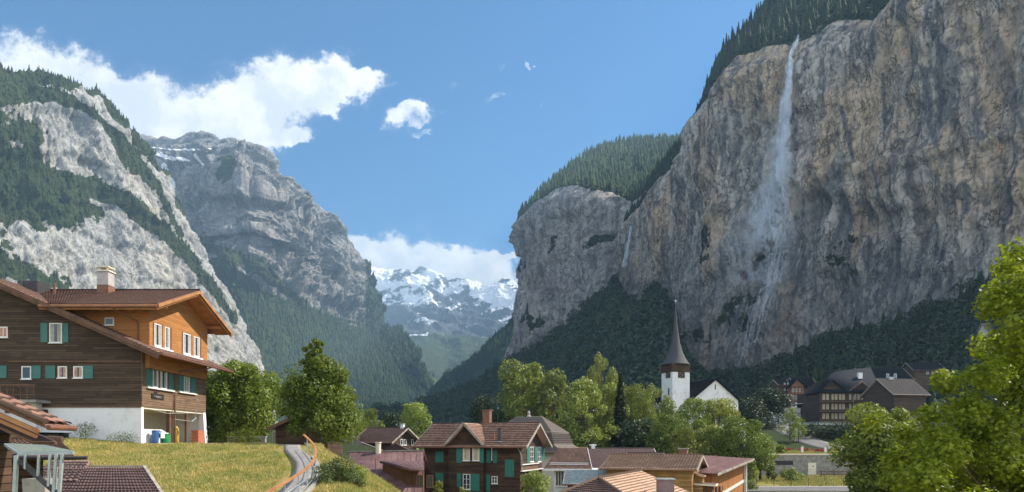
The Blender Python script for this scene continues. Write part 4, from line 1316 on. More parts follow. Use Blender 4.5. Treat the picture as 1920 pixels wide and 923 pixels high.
m_glass, g = newmat('window_glass')
b_ = finish(g, (0.035, 0.045, 0.055), 0.06, spec=0.8)
M['glass'] = m_glass
m_cg, g = newmat('canopy_glass')
gl = g.n('ShaderNodeBsdfPrincipled'); gl.inputs['Base Color'].default_value = (0.55, 0.66, 0.62, 1); gl.inputs['Roughness'].default_value = .15
tr = g.n('ShaderNodeBsdfTransparent'); tr.inputs['Color'].default_value = (.75, .85, .8, 1)
mx = g.n('ShaderNodeMixShader', i_0=0.5)
g.nt.links.new(gl.outputs[0], mx.inputs[1]); g.nt.links.new(tr.outputs[0], mx.inputs[2])
out = g.n('ShaderNodeOutputMaterial'); g.nt.links.new(mx.outputs[0], out.inputs[0])
M['canopy_glass'] = m_cg

# shutters with louvre lines
for key, a in (('shutter', (0.075, 0.20, 0.18)), ('shutter_green', (0.04, 0.19, 0.145))):
    m, g = newmat('louvre_' + key)
    p = g.obj(); z = g.n('ShaderNodeSeparateXYZ', i_0=p).outputs[2]
    fr = g.m('FRACT', g.m('DIVIDE', z, 0.075))
    col = g.mix(g.ramp(fr, 0.0, 0.35), tuple(x * .55 for x in a), a)
    col = g.mix(g.ramp(g.noise(p, 2.5, 5, .6), .5, .75, 0, .5), col, tuple(x * 1.35 + .02 for x in a))
    finish(g, col, .65, fr, .6, .015)
    M[key] = m


# ------------------------------------------------------------------ building helpers
class Frame:
    """local frame of a building: x along its front, y depth, z up (world height)"""
    def __init__(s, ox, oy, rz=0.0):
        s.o = Vector((ox, oy, 0)); s.rz = rad(rz)
        s.ex = Vector((math.cos(s.rz), math.sin(s.rz), 0)); s.ey = Vector((-math.sin(s.rz), math.cos(s.rz), 0))

    def loc(s, w):
        d = w - s.o
        return Vector((d.dot(s.ex), d.dot(s.ey), w.z))

    def hit(s, px, py, axis, val):
        d = P(px, py, 1.0)
        c = -s.o
        e = s.ex if axis == 'x' else s.ey
        t = (val - c.dot(e)) / d.dot(e)
        return s.loc(d * t)


class Roof:
    def __init__(s):
        s.V, s.F, s.tu, s.tv, s.n = [], [], [], [], 0

    def slope(s, e0, e1, r1, r0, tw=.25, th=.33, hump=.03, step=.03, thick=.12, style='pan', nsub=4):
        """e0-e1 lower edge, r0-r1 upper edge; seen from above e0->e1->r1->r0 runs counter-clockwise"""
        e0, e1, r1, r0 = [np.array(v, float) for v in (e0, e1, r1, r0)]
        L = max(np.linalg.norm(e1 - e0), np.linalg.norm(r1 - r0)); H = (np.linalg.norm(r0 - e0) + np.linalg.norm(r1 - e1)) / 2
        nt = max(1, round(L / tw)); nr = max(1, round(H / th))
        us = np.linspace(0, nt, nt * nsub + 1)
        vs = []
        for r in range(nr):
            vs += [r + .0005, r + .999]
        vs = np.array(vs)
        U, Vv = np.meshgrid(us, vs)
        u = (U / nt)[..., None]; v = (Vv / nr)[..., None]
        Pp = (e0 * (1 - u) + e1 * u) * (1 - v) + (r0 * (1 - u) + r1 * u) * v
        nrm = np.cross(e1 - e0, r0 - e0); 
        if np.linalg.norm(nrm) < 1e-6: nrm = np.cross(e1 - e0, r1 - e0)
        nrm = nrm / np.linalg.norm(nrm)
        if nrm[2] < 0: nrm = -nrm
        fr = Vv - np.floor(Vv)
        if style == 'pan':
            h = hump * np.abs(np.sin(math.pi * U)) ** 0.8
        elif style == 'seam':
            h = hump * (np.abs(U - np.round(U)) < .08)
        else:
            h = 0 * U
        wob = fbm(Pp * .8, 3) * .03
        h = h + step * (1 - fr) + wob * (hump > 0)
        Pp = Pp + nrm * (h + .0)[..., None]
        a, b = Pp.shape[:2]
        i = np.arange(a * b).reshape(a, b) + s.n
        Fc = np.stack([i[:-1, :-1].ravel(), i[:-1, 1:].ravel(), i[1:, 1:].ravel(), i[1:, :-1].ravel()], 1)
        off = RNG.integers(0, 50)
        s.V.append(Pp.reshape(-1, 3)); s.F.append(Fc); s.tu.append((U + off).ravel()); s.tv.append((Vv + off).ravel()); s.n += a * b
        # closed body below the tiles
        top = [e0 - nrm * .004, e1 - nrm * .004, r1 - nrm * .004, r0 - nrm * .004]
        bot = [q - nrm * thick for q in top]
        s.V.append(np.array(top + bot)); k = s.n
        s.F.append(np.array([[k, k + 1, k + 2, k + 3], [k + 7, k + 6, k + 5, k + 4], [k, k + 4, k + 5, k + 1], [k + 1, k + 5, k + 6, k + 2], [k + 2, k + 6, k + 7, k + 3], [k + 3, k + 7, k + 4, k]]))
        s.tu.append(np.full(8, .5)); s.tv.append(np.full(8, .5)); s.n += 8
        return s

    def build(s, mat, parent, name='roof'):
        return np_mesh(name, np.concatenate(s.V), np.concatenate(s.F), mat, parent, attrs={'tu': np.concatenate(s.tu), 'tv': np.concatenate(s.tv)})


def on_plane(axis, val, sgn, a, z, out):
    """point on wall plane: a = coordinate along the wall, out = distance proud of it"""
    return (a, val + sgn * out, z) if axis == 'y' else (val + sgn * out, a, z)


def wbox(mb, axis, val, sgn, a0, z0, a1, z1, o0, o1):
    p = on_plane(axis, val, sgn, a0, z0, o0); q = on_plane(axis, val, sgn, a1, z1, o1)
    return mb.box(p, q)


def window(par, axis, val, sgn, a0, z0, a1, z1, bars=(1, 0), fm='white', fw=.07, curtain=None, sill=True, name='window', deep=.05):
    """window (frame with bars) > pane, curtain, sill"""
    if a0 > a1: a0, a1 = a1, a0
    if z0 > z1: z0, z1 = z1, z0
    mb = MB()
    o0, o1 = -.02, deep
    wbox(mb, axis, val, sgn, a0, z0, a0 + fw, z1, o0, o1); wbox(mb, axis, val, sgn, a1 - fw, z0, a1, z1, o0, o1)
    wbox(mb, axis, val, sgn, a0 + fw, z0, a1 - fw, z0 + fw, o0, o1); wbox(mb, axis, val, sgn, a0 + fw, z1 - fw, a1 - fw, z1, o0, o1)
    for i in range(bars[0]):
        c = a0 + (a1 - a0) * (i + 1) / (bars[0] + 1)
        wbox(mb, axis, val, sgn, c - .03, z0 + fw, c + .03, z1 - fw, o0, o1 - .006)
    for i in range(bars[1]):
        c = z0 + (z1 - z0) * (i + 1) / (bars[1] + 1)
        wbox(mb, axis, val, sgn, a0 + fw, c - .018, a1 - fw, c + .018, o0, o1 - .012)
    w = mb.build(name, M[fm], par)
    gl = MB(); wbox(gl, axis, val, sgn, a0 + .02, z0 + .02, a1 - .02, z1 - .02, -.03, .008); gl.build('pane', M['glass'], w)
    if curtain:
        cu_ = MB()
        n = 10
        for side in (0, 1):
            ca0 = a0 + fw if side == 0 else a1 - fw - (a1 - a0) * .3
            ww = (a1 - a0) * .3
            for k in range(3):
                wbox(cu_, axis, val, sgn, ca0 + ww * k / 3, z0 + fw, ca0 + ww * (k + .8) / 3, z1 - fw, .009, .016 + .006 * (k % 2))
        cu_.build('curtain', M[curtain], w)
    if sill:
        sl = MB(); wbox(sl, axis, val, sgn, a0 - .05, z0 - .06, a1 + .05, z0, -.02, deep + .07); sl.build('sill', M[fm], w)
    return w


def shutter(par, axis, val, sgn, a0, z0, a1, z1, mat='shutter', out=.05):
    if a0 > a1: a0, a1 = a1, a0
    if z0 > z1: z0, z1 = z1, z0
    mb = MB(); wbox(mb, axis, val, sgn, a0, z0, a1, z1, .003, out)
    f = .06
    for q in ((a0, z0, a0 + f, z1), (a1 - f, z0, a1, z1), (a0 + f, z0, a1 - f, z0 + f), (a0 + f, z1 - f, a1 - f, z1), (a0 + f, (z0 + z1) / 2 - .04, a1 - f, (z0 + z1) / 2 + .04)):
        wbox(mb, axis, val, sgn, q[0], q[1], q[2], q[3], out, out + .015)
    return mb.build('shutter', M[mat], par)


def chimney(par, x, y, z0, z1, w, mat, cap='concrete', d=None, flue=True):
    d = d or w
    mb = MB().box((x - w / 2, y - d / 2, z0), (x + w / 2, y + d / 2, z1))
    c = mb.build('chimney', M[mat], par)
    mb = MB().box((x - w / 2 - .08, y - d / 2 - .08, z1), (x + w / 2 + .08, y + d / 2 + .08, z1 + .08))
    if flue:
        for sx in (-1, 1):
            for sy in (-1, 1):
                mb.box((x + sx * w * .34 - .05, y + sy * d * .34 - .05, z1 + .08), (x + sx * w * .34 + .05, y + sy * d * .34 + .05, z1 + .3))
        mb.box((x - w / 2 - .06, y - d / 2 - .06, z1 + .3), (x + w / 2 + .06, y + d / 2 + .06, z1 + .37))
    mb.build('chimney_cap', M[cap], c)
    return c


def gable_house(name, label, cx, cy, rz, L, D, ze, zr, zb, wall='wood_dark', roof='tile_brown', ov=.8, ovx=.8, tw=.25, th=.33, style='pan', hump=.03, step=.03, cat='house', fascia='wood_grey_trim', ridge=True, xr=None, gutter=True):
    """C is the right front corner of the roof; the ridge runs along local x"""
    fr = Frame(cx, cy, rz)
    t = empty(name, (cx, cy, 0), rad(rz), label=label, cat=cat)
    s = (zr - ze) / (D / 2)
    y0, y1 = ov, D - ov
    zw = ze + s * ov - .14
    prof = [(0, y0, zb), (0, y1, zb), (0, y1, zw), (0, D / 2, zr - .14), (0, y0, zw)]
    mb = MB().prism([(-L + ovx, a[1], a[2]) for a in prof], (L - 2 * ovx, 0, 0))
    mb.build('wall', M[wall], t)
    R = Roof()
    R.slope((-L, 0, ze), (0, 0, ze), (0, D / 2, zr), (-L, D / 2, zr), tw, th, hump, step, style=style)
    R.slope((0, D, ze), (-L, D, ze), (-L, D / 2, zr), (0, D / 2, zr), tw, th, hump, step, style=style)
    ro = R.build(M[roof], t)
    if ridge:
        mb = MB()
        n = max(3, int(L / .4))
        for i in range(n):
            mb.tube([(-L + L * i / n, D / 2, zr + .02), (-L + L * (i + 1.08) / n, D / 2, zr + .03)], [.10, .115], 8)
        mb.build('ridge_cap', M[roof], ro)
    for xx in (0.03, -L - .03):
        mb = MB()
        mb.bar((xx, -.02, ze - .1), (xx, D / 2, zr - .1), .05, .24)
        mb.bar((xx, D + .02, ze - .1), (xx, D / 2, zr - .1), .05, .24)
        mb.build('fascia', M[fascia], t)
    if gutter:
        mb = MB().tube([(-L, -.07, ze - .08), (0, -.07, ze - .08)], .06, 6)
        mb.build('gutter', M['metal_rust'], t)
    return t, fr

# ------------------------------------------------------------------ the large chalet on the left
HX, HYY = -25.66, 48.0
hf = Frame(HX, HYY)
H = empty('chalet', (HX, HYY, 0), label='large chalet with bright orange upper gable, dark plank walls and white base', cat='house')
h_ = lambda px, py, ax='y', v=0.0: hf.hit(px, py, ax, v)
# white base with the open garage on the right side
mb = MB()
mb.box((-24, 0, -1.2), (-.0, .3, 2.5)); mb.box((-24, 9.7, -1.2), (0, 10, 2.5)); mb.box((-24, .3, -1.2), (-3.4, 9.7, 2.5))
mb.build('base_wall', M['plaster'], H)
MB().box((-3.397, .3, -.02), (-3.3, 9.7, 2.49)).box((-3.3, .3, 2.36), (-.02, 9.7, 2.497)).build('garage_lining', M['plaster_cream'], H)
MB().box((-3.4, .3, -1.2), (.9, 10.2, -.04)).build('garage_floor', M['concrete'], H)
mb = MB(); mb.prism([(-.3, 9.45, -.1), (.25, 9.45, -.1), (.05, 9.45, 2.49), (-.3, 9.45, 2.49)], (0, .5, 0)); mb.build('pillar', M['plaster'], H)
MB().box((-.3, 4.05, -.1), (-.05, 4.4, 2.498)).build('post', M['wood_brown_trim'], H)
MB().box((-.2, 6.75, -.1), (-.04, 6.95, 2.498)).build('post', M['wood_brown_trim'], H)
MB().box((-.25, .35, -.1), (-.1, 3.1, .95)).build('low_wall', M['plaster'], H)
# dark plank body, gable towards the camera
zs = lambda x: 6.05 + .44 * (1.9 - x)
mb = MB().prism([(0, 0, 2.5), (0, 0, zs(0) - .2), (-11, 0, zs(-11) - .2), (-22, 0, zs(0) - .2), (-22, 0, 2.5)], (0, 10, 0))
mb.build('plank_wall', M['wood_dark'], H)
MB().box((-9.2, -.06, 5.56), (-.0, .0 - .003, 5.66)).box((-24, -.05, 2.42), (0.0, -.003, 2.56)).build('beam', M['wood_brown_trim'], H)
# lower facade on the right gets its own lighter planks
m_paleplank = plank_mat('wood_pale', (0.17, 0.105, 0.065), (0.24, 0.155, 0.10), (0.05, 0.03, 0.02), .17, wear=.4, wearc=(0.30, 0.21, 0.15))
MB().box((.003, .0, 2.5), (.05, 10.0, 6.6)).build('side_cladding', m_paleplank, H)
# orange cross gable
oz = lambda y: 9.36 + .36 * (y + 1.2)
mb = MB().prism([(-9.5, .4, 5.2), (-9.5, 9.6, 5.2), (-9.5, 9.6, oz(.4) - .2), (-9.5, 5, oz(5) - .2), (-9.5, .4, oz(.4) - .2)], (9.85, 0, 0))
mb.build('orange_wall', M['wood_orange'], H)
R = Roof()
R.slope((1.9, -1.2, zs(1.9)), (1.9, 10.9, zs(1.9)), (-11, 10.9, zs(-11)), (-11, -1.2, zs(-11)), .24, .34, .04, .03, thick=.14)
R.slope((-24, 10.9, zs(1.9)), (-24, -1.2, zs(1.9)), (-11, -1.2, zs(-11)), (-11, 10.9, zs(-11)), .24, .34, .04, .03, thick=.14)
ro = R.build(M['tile_brown'], H)
R = Roof()
R.slope((-6.3, -1.2, 9.36), (1.75, -1.2, 9.36), (1.75, 5, 11.6), (-10.8, 5, 11.6), .24, .34, .045, .03)
R.slope((1.75, 11.2, 9.36), (-6.3, 11.2, 9.36), (-10.8, 5, 11.6), (1.75, 5, 11.6), .24, .34, .045, .03)
r2 = R.build(M['tile_brown'], H)
mb = MB()
for i in range(34):
    x = -10.8 + 12.55 * i / 34
    mb.tube([(x, 5, 11.64), (x + .4, 5, 11.655)], [.1, .115], 8)
mb.build('ridge_cap', M['tile_brown'], r2)
mb = MB()                                           # rake boards: two steps of orange timber
for (xx, dz, w_, hh_) in ((1.80, -.12, .05, .22), (1.66, -.30, .05, .18)):
    mb.bar((xx, -1.22, 9.36 + dz), (xx, 5, 11.6 + dz), w_, hh_); mb.bar((xx, 11.22, 9.36 + dz), (xx, 5, 11.6 + dz), w_, hh_)
mb.build('rake_board', M['wood_orange_trim'], H)
mb = MB(); mb.bar((-6.3, -1.24, 9.22), (1.75, -1.24, 9.22), .05, .2); mb.bar((-6.3, -1.12, 9.05), (1.7, -1.12, 9.05), .06, .12); mb.build('eave_board', M['wood_orange_trim'], H)
mb = MB(); mb.bar((1.88, -1.26, zs(1.9) - .12), (-11, -1.26, zs(-11) - .12), .05, .24); mb.bar((1.8, -1.16, zs(1.9) - .33), (-11, -1.16, zs(-11) - .33), .06, .16); mb.build('rake_board', M['wood_brown_trim'], H)
# soffit of the orange gable with purlin ends
MB().prism([(.352, -1.1, 9.2), (.352, 5, 11.38), (.352, 5, 11.34), (.352, -1.1, 9.16)], (1.3, 0, 0)).prism([(.352, 11.1, 9.2), (.352, 5, 11.38), (.352, 5, 11.34), (.352, 11.1, 9.16)], (1.3, 0, 0)).build('soffit', M['wood_orange_trim'], H)
for yy_ in (.55, 5, 9.45):
    MB().box((.352, yy_ - .11, oz(min(yy_, 10 - yy_)) - .58), (1.5, yy_ + .11, oz(min(yy_, 10 - yy_)) - .34)).build('purlin', M['wood_orange_trim'], H)
for x_ in (-5.2, -4.3, -3.4, -2.5, -1.6, -.7):
    MB().box((x_ - .05, -1.0, 9.06), (x_ + .05, .4, 9.2)).build('rafter', M['wood_orange_trim'], H)
MB().tube([(-6.2, -1.3, 9.16), (1.75, -1.3, 9.16)], .07, 8).build('gutter', M['metal_rust'], H)
MB().tube([(2.0, -1.15, zs(1.9) - .08), (2.0, 10.85, zs(1.9) - .08)], .08, 8).build('gutter', M['metal_rust'], H)
MB().tube([(-1.2, -1.3, 9.1), (-1.15, -.9, 8.9), (-.45, .3, 8.5), (-.42, .33, 8.2), (-.42, .33, 6.9)], .055, 8).build('downpipe', M['metal_rust'], H)
MB().tube([(1.95, 6.6, 5.9), (1.6, 6.2, 5.7), (.5, 4.8, 5.45), (.16, 4.45, 5.2), (.16, 4.45, 3), (.16, 4.45, -.1)], .06, 8).build('downpipe', M['metal_rust'], H)
# chimneys and vents
c = chimney(H, -4.8, 4.0, 10.9, 12.75, .82, 'render_grey', 'plaster_cream')
MB().box((-5.23, 3.57, 10.9), (-4.37, 4.43, 11.75)).build('brick_foot', M['brick'], c)
MB().box((-10.5, 3.2, 11.0), (-9.4, 4.6, 11.95)).build('roof_box', M['metal_dark'], H)
MB().tube([(-8.0, 3, 10.8), (-8.0, 3, 11.75)], .09, 8).build('vent_pipe', M['metal_rust'], H)
# windows towards the camera
def hw(px0, py0, px1, py1, v=0.0, **k):
    a = h_(px0, py1, 'y', v); b = h_(px1, py0, 'y', v)
    return window(H, 'y', v, -1, a.x, a.z, b.x, b.z, **k)
def hsh(px0, py0, px1, py1, v=0.0, **k):
    a = h_(px0, py1, 'y', v); b = h_(px1, py0, 'y', v)
    return shutter(H, 'y', v, -1, a.x, a.z, b.x, b.z, **k)
hw(93, 606, 117, 643, bars=(0, 0), curtain='curtain')
hsh(77, 606, 90, 642); hsh(118, 606, 129, 642)
hw(41, 687, 59, 711, bars=(0, 0)); hw(109, 687, 126, 709, bars=(0, 0), curtain='curtain_red'); hw(138, 687, 156, 709, bars=(0, 0), curtain='curtain_red')
hsh(60, 686, 77, 710); hsh(86, 686, 104, 710); hsh(157, 686, 175, 710)
hw(-2, 613, 15, 633, bars=(1, 0), curtain='curtain_red'); hsh(-6, 686, 13, 709)
hw(197, 596, 214, 610, v=.4, bars=(0, 0), fw=.06)
# white side room and balcony at the left
a = h_(68, 752, 'y', -.6)
MB().box((-24, -.6, -.9), (a.x, -.003, h_(68, 756, 'y', -.6).z)).build('side_room', M['plaster'], H)
MB().box((-24, -1.5, h_(68, 756, 'y', -.6).z), (a.x + .6, -.003, h_(68, 751, 'y', -.6).z)).build('balcony_slab', M['concrete'], H)
hw(10, 763, 30, 775, v=-.6, bars=(0, 0), fm='wood_brown_trim', sill=False)
mb = MB()
zt = h_(0, 708, 'y', -1.4).z; zb_ = h_(68, 751, 'y', -.6).z
for i in range(14):
    x_ = a.x + .4 - i * .45
    mb.box((x_ - .03, -1.43, zb_), (x_ + .03, -1.37, zt - .5))
mb.box((a.x - 6, -1.45, zt - .56), (a.x + .5, -1.35, zt - .46)).box((a.x - 6, -1.45, zb_ + .3), (a.x + .5, -1.36, zb_ + .36))
mb.build('balcony_railing', M['wood_brown_trim'], H)
g0 = h_(74, 791, 'y', 0); g1 = h_(90, 768, 'y', 0)
w_ = window(H, 'y', 0, -1, g0.x, g0.z, g1.x, g1.z, bars=(0, 0), fm='metal_dark', sill=False, name='cellar_window')
mb = MB()
for i in range(5):
    x_ = g0.x + (g1.x - g0.x) * (i + .5) / 5
    mb.tube([(x_, -.12, g0.z), (x_, -.12, g1.z)], .015, 5)
for z_ in (g0.z + .2, g1.z - .15): mb.tube([(g0.x - .1, -.12, z_), (g1.x + .1, -.12, z_)], .015, 5)
mb.build('window_bars', M['iron'], w_)
# sunny orange wall windows
for (ya, yb) in ((.95, 3.45), (5.25, 8.35)):
    mid = (ya + yb) / 2
    MB().box((.351, ya - .09, 6.83), (.375, yb + .09, 8.5)).build('window_surround', M['wood_brown_trim'], H)
    window(H, 'x', .375, 1, ya, 6.88, mid - .28, 8.45, bars=(0, 0), curtain='curtain', sill=False)
    window(H, 'x', .375, 1, mid + .22, 6.88, yb - .32, 8.45, bars=(0, 0), curtain='curtain', sill=False)
    MB().box((.376, mid - .2, 6.84), (.47, mid + .14, 8.49)).build('mullion', M['wood_orange_trim'], H)
    MB().box((.34, ya - .12, 6.72), (.5, yb + .12, 6.83)).build('sill_board', M['white'], H)
# lower facade windows and shutters
for (a0, a1) in ((1.35, 2.1), (2.5, 3.4)): window(H, 'x', .05, 1, a0, 3.95, a1, 5.5, bars=(0, 0), curtain='curtain', sill=False)
window(H, 'x', .05, 1, 6.05, 3.98, 7.0, 5.5, bars=(1, 0), curtain='curtain', sill=False)
for (a0, a1) in ((.6, 1.32), (3.7, 4.6 - .28), (5.2, 5.98), (7.2, 8.05)): shutter(H, 'x', .05, 1, a0, 3.93, a1, 5.52)
MB().box((.05, .55, 3.82), (.2, 4.4, 3.92)).build('sill_board', M['white'], H)
MB().box((.05, 5.15, 3.84), (.2, 8.1, 3.93)).build('sill_board', M['white'], H)
MB().box((.053, 1.2, 3.15), (.11, 2.9, 3.5)).box((.053, 1.6, 3.5), (.10, 2.0, 3.65)).build('name_board', M['dark'], H)
MB().box((.111, 1.5, 3.3), (.12, 2.6, 3.34)).box((.111, 1.8, 3.22), (.12, 2.5, 3.25)).build('carved_line', M['wood_grey_trim'], H)
MB().tube([(.1, 6.6, 3.3), (.9, 6.5, 3.4), (1.0, 6.5, 3.3), (.85, 6.5, 2.4), (.7, 6.5, 1.7)], .03, 6).tube([(.55, 6.3, 1.62), (.8, 6.6, 1.95)], .07, 6).build('wall_hook', M['metal_grey'], H)
MB().tube([(.2, .4, 2.4), (.6, 2.5, 2.12), (.2, 4.0, 2.2), (.2, 6.9, 2.35), (.2, 7.5, 2.4)], .012, 5).tube([(.2, 4.3, 1.75), (.2, 6.8, 1.7)], .012, 5).build('clothes_line', M['white'], H)
MB().tube([(-3.25, .9, 1.15), (-3.2, .9, 1.15)], .45, 20).build('wall_disc', M['dark'], H)

def barrel(name, x, y, z, r, h, mat, label, cat, lidmat=None, taper=.9):
    t = empty(name, (HX + x, HYY + y, z), label=label, cat=cat)
    MB().tube([(0, 0, 0), (0, 0, h * .1), (0, 0, h * .9), (0, 0, h)], [r * taper, r * taper * 1.02, r, r * .98], 16).build('body', M[mat], t, smooth=True)
    MB().tube([(0, 0, h), (0, 0, h + .03), (0, 0, h + .06)], [r * 1.06, r * 1.08, r * .8], 16).build('lid', M[lidmat or mat], t)
    return t
barrel('garden_barrel', .35, 1.2, -.04, .24, .85, 'blue', 'blue plastic barrel by the low white garage wall', 'barrel')
barrel('waste_bin', .55, 2.25, -.04, .33, .62, 'green', 'bright green round bin in front of the garage', 'bin')
t = empty('garden_cart', (HX + .35, HYY + 1.9, -.04), label='white and blue cart heaped with bags behind the green bin', cat='cart')
mb = MB(); mb.box((-.3, -.5, .35), (.3, .6, .42)).box((-.3, -.5, .42), (-.26, .6, .75)).box((.26, -.5, .42), (.3, .6, .75)).build('tray', M['white'], t)
for (dx, dy) in ((-.2, -.4), (.2, -.4), (-.2, .5), (.2, .5)): MB().box((dx - .02, dy - .02, 0), (dx + .02, dy + .02, .35)).build('leg', M['metal_grey'], t)
for i, (dx, dy, mm) in enumerate(((0, -.25, 'blue'), (0.02, .25, 'white'))):
    bm_ = MB().tube([(dx, dy, .42), (dx, dy, .55), (dx + .03, dy, .8), (dx, dy, .92)], [.2, .27, .2, .04], 10); bm_.build('bag', M[mm], t, smooth=True)
t = empty('flowerpot_stack', (HX + .15, HYY + 8.3, -.04), label='stack of reddish terracotta troughs in the garage', cat='flowerpots')
for k in range(4):
    mb = MB(); z = k * .26; mb.prism([(-.25, -.5, z), (.25, -.5, z), (.3, -.56, z + .25), (-.3, -.56, z + .25)], (0, 1.1, 0)); mb.build('trough', M['terracotta'], t)
t = empty('gas_bottle', (HX - .6, HYY + 6.2, -.04), label='yellow cylinder standing at the back of the garage', cat='gas bottle')
MB().tube([(0, 0, 0), (0, 0, .05), (0, 0, 1.1), (0, 0, 1.25), (0, 0, 1.35)], [.2, .22, .22, .12, .05], 14).build('body', plain_mat('yellow_paint', (.5, .32, .05), None, .4), t, smooth=True)
t = empty('tarpaulin_heap', (HX - 5.9, HYY - 1.0, .25), label='dark low shed covered with blue-grey sheet by the white base wall', cat='shed')
MB().box((-1.2, -.5, -.3), (1.2, .5, .35)).build('crate', M['dark'], t)
MB().prism([(-1.3, -.62, .36), (1.3, -.62, .36), (1.35, -.62, .42), (-1.35, -.62, .45)], (0, 1.2, 0)).build('cover_sheet', M['slate_shaded'], t)
t = empty('bean_poles', (HX + 2.2, HYY + 14, 0), label='thin garden poles standing beside the garage', cat='garden poles')
for k in range(5): MB().tube([(k * .5, 0, -.3), (k * .5 + .05, 0, 2.0)], .02, 5).build('pole', M['wood_grey_trim'], t)
t = empty('garden_wall', (HX + 1.6, HYY + 10.6, -.3), label='low grey concrete wall beside the garage', cat='wall')
MB().box((0, 0, 0), (3.2, .3, .75)).build('wall_body', M['concrete'], t)
MB().box((-.05, -.05, .75), (3.25, .35, .82)).build('coping', M['render_grey'], t)

# ------------------------------------------------------------------ chalet with green shutters
CX, CY, CR = 1.43, 69.0, -18
T, cf = gable_house('chalet', 'dark brown chalet with green shutters and a cross gable, centre of the village', CX, CY, CR, 12.5, 10, -.42, 2.05, -8.6, 'wood_chalet', 'tile_pink', .9, .9, tw=.24, th=.42, hump=.03, step=.07, fascia='wood_grey_trim')
# projecting bay with its own gable
bx0, bx1, byf, bxc = -8.5, -4.7, .25, -6.6
MB().prism([(bx0, byf, -8.6), (bx1, byf, -8.6), (bx1, byf, .1), (bxc, byf, 1.72), (bx0, byf, .1)], (0, 3.5, 0)).build('bay_wall', M['wood_chalet'], T)
R = Roof()
R.slope((-4.45, -.35, -.25), (-4.45, 1.0, -.25), (bxc, 4.95, 2.0), (bxc, -.35, 2.0), .24, .3, .03, .04)
R.slope((-8.75, 1.0, -.25), (-8.75, -.35, -.25), (bxc, -.35, 2.0), (bxc, 4.95, 2.0), .24, .3, .03, .04)
R.build(M['tile_pink'], T)
MB().bar((-4.42, -.38, -.3), (bxc, -.38, 1.96), .05, .24).bar((-8.78, -.38, -.3), (bxc, -.38, 1.96), .05, .24).build('fascia', M['wood_grey_trim'], T)
yw = .9
def cw(px0, py0, px1, py1, ax='y', v=yw, s=-1, **k):
    a = cf.hit(px0, py1, ax, v); b = cf.hit(px1, py0, ax, v)
    return window(T, ax, v, s, (a.x if ax == 'y' else a.y), (a.z + cf.hit(px1, py1, ax, v).z) / 2, (b.x if ax == 'y' else b.y), (b.z + cf.hit(px0, py0, ax, v).z) / 2, **k)
def cs(px0, py0, px1, py1, ax='y', v=yw, s=-1, **k):
    a = cf.hit(px0, py1, ax, v); b = cf.hit(px1, py0, ax, v)
    return shutter(T, ax, v, s, (a.x if ax == 'y' else a.y), (a.z + cf.hit(px1, py1, ax, v).z) / 2, (b.x if ax == 'y' else b.y), (b.z + cf.hit(px0, py0, ax, v).z) / 2, mat='shutter_green', **k)
cw(868, 838, 881, 864, v=byf, bars=(1, 0), curtain='curtain_yellow'); cw(886, 838, 899, 864, v=byf, bars=(1, 0), curtain='curtain_yellow')
cs(856, 838, 866, 868, v=byf); cs(900, 838, 907, 868, v=byf)
cs(817, 847, 832, 867); cs(817, 887, 832, 904)
cs(912, 845, 920, 868); cs(925, 845, 932, 868); cs(947, 862, 964, 894)
cs(857, 888, 865, 914, v=byf); cw(868, 889, 882, 918, v=byf, bars=(1, 2)); cs(883, 889, 899, 921, v=byf)
cs(912, 890, 919, 922); cw(922, 893, 933, 907, bars=(1, 1))
MB().tube([tuple(cf.hit(922, 838, 'y', yw - .12)), tuple(cf.hit(922, 864, 'y', yw - .12))], .05, 6).build('downpipe', M['white'], T)
MB().tube([tuple(cf.hit(970, 840, 'y', .1)), tuple(cf.hit(974, 846, 'y', .6)), tuple(cf.hit(978, 856, 'y', .78)), tuple(cf.hit(979, 880, 'y', .78))], .05, 6).build('downpipe', M['metal_grey'], T)
xg = -.9
cw(993, 838, 1000, 866, 'x', xg, 1, bars=(1, 2), fw=.06); cw(1008, 838, 1014, 866, 'x', xg, 1, bars=(1, 2), fw=.06)
cs(987.5, 838, 992.5, 868, 'x', xg, 1); cs(1002, 838, 1007, 866, 'x', xg, 1); cs(1015, 838, 1020, 864, 'x', xg, 1)
p0 = cf.hit(984, 870, 'x', xg)
MB().box((xg + .003, 1.0, p0.z - .1), (xg + .22, 7.2, p0.z)).box((xg + .003, .9, p0.z - .75), (xg + .22, 9, p0.z - .66)).build('ledge', M['white'], T)
MB().box((xg + .002, .95, p0.z - .655), (xg + .06, 7.2, p0.z - .103)).build('pale_panel', m_paleplank, T)  # same lighter planks as the large chalet's right facade
chimney(T, -6.05, 5.2, 1.6, 3.5, .78, 'brick', 'brick', flue=False)
fl = cf.hit(937, 833, 'y', 1.2)
MB().box((fl.x - .17, 1.05, -.1), (fl.x + .17, 1.4, 1.55)).build('flue', M['metal_dark'], T)
MB().box((fl.x - .45, .55, .05), (fl.x + .3, 1.0, .12)).build('flashing', M['metal_grey'], T)
MB().tube([(fl.x - .6, 1.3, .1), (fl.x - .6, 1.3, .9)], .05, 6).build('vent_pipe', M['terracotta'], T)

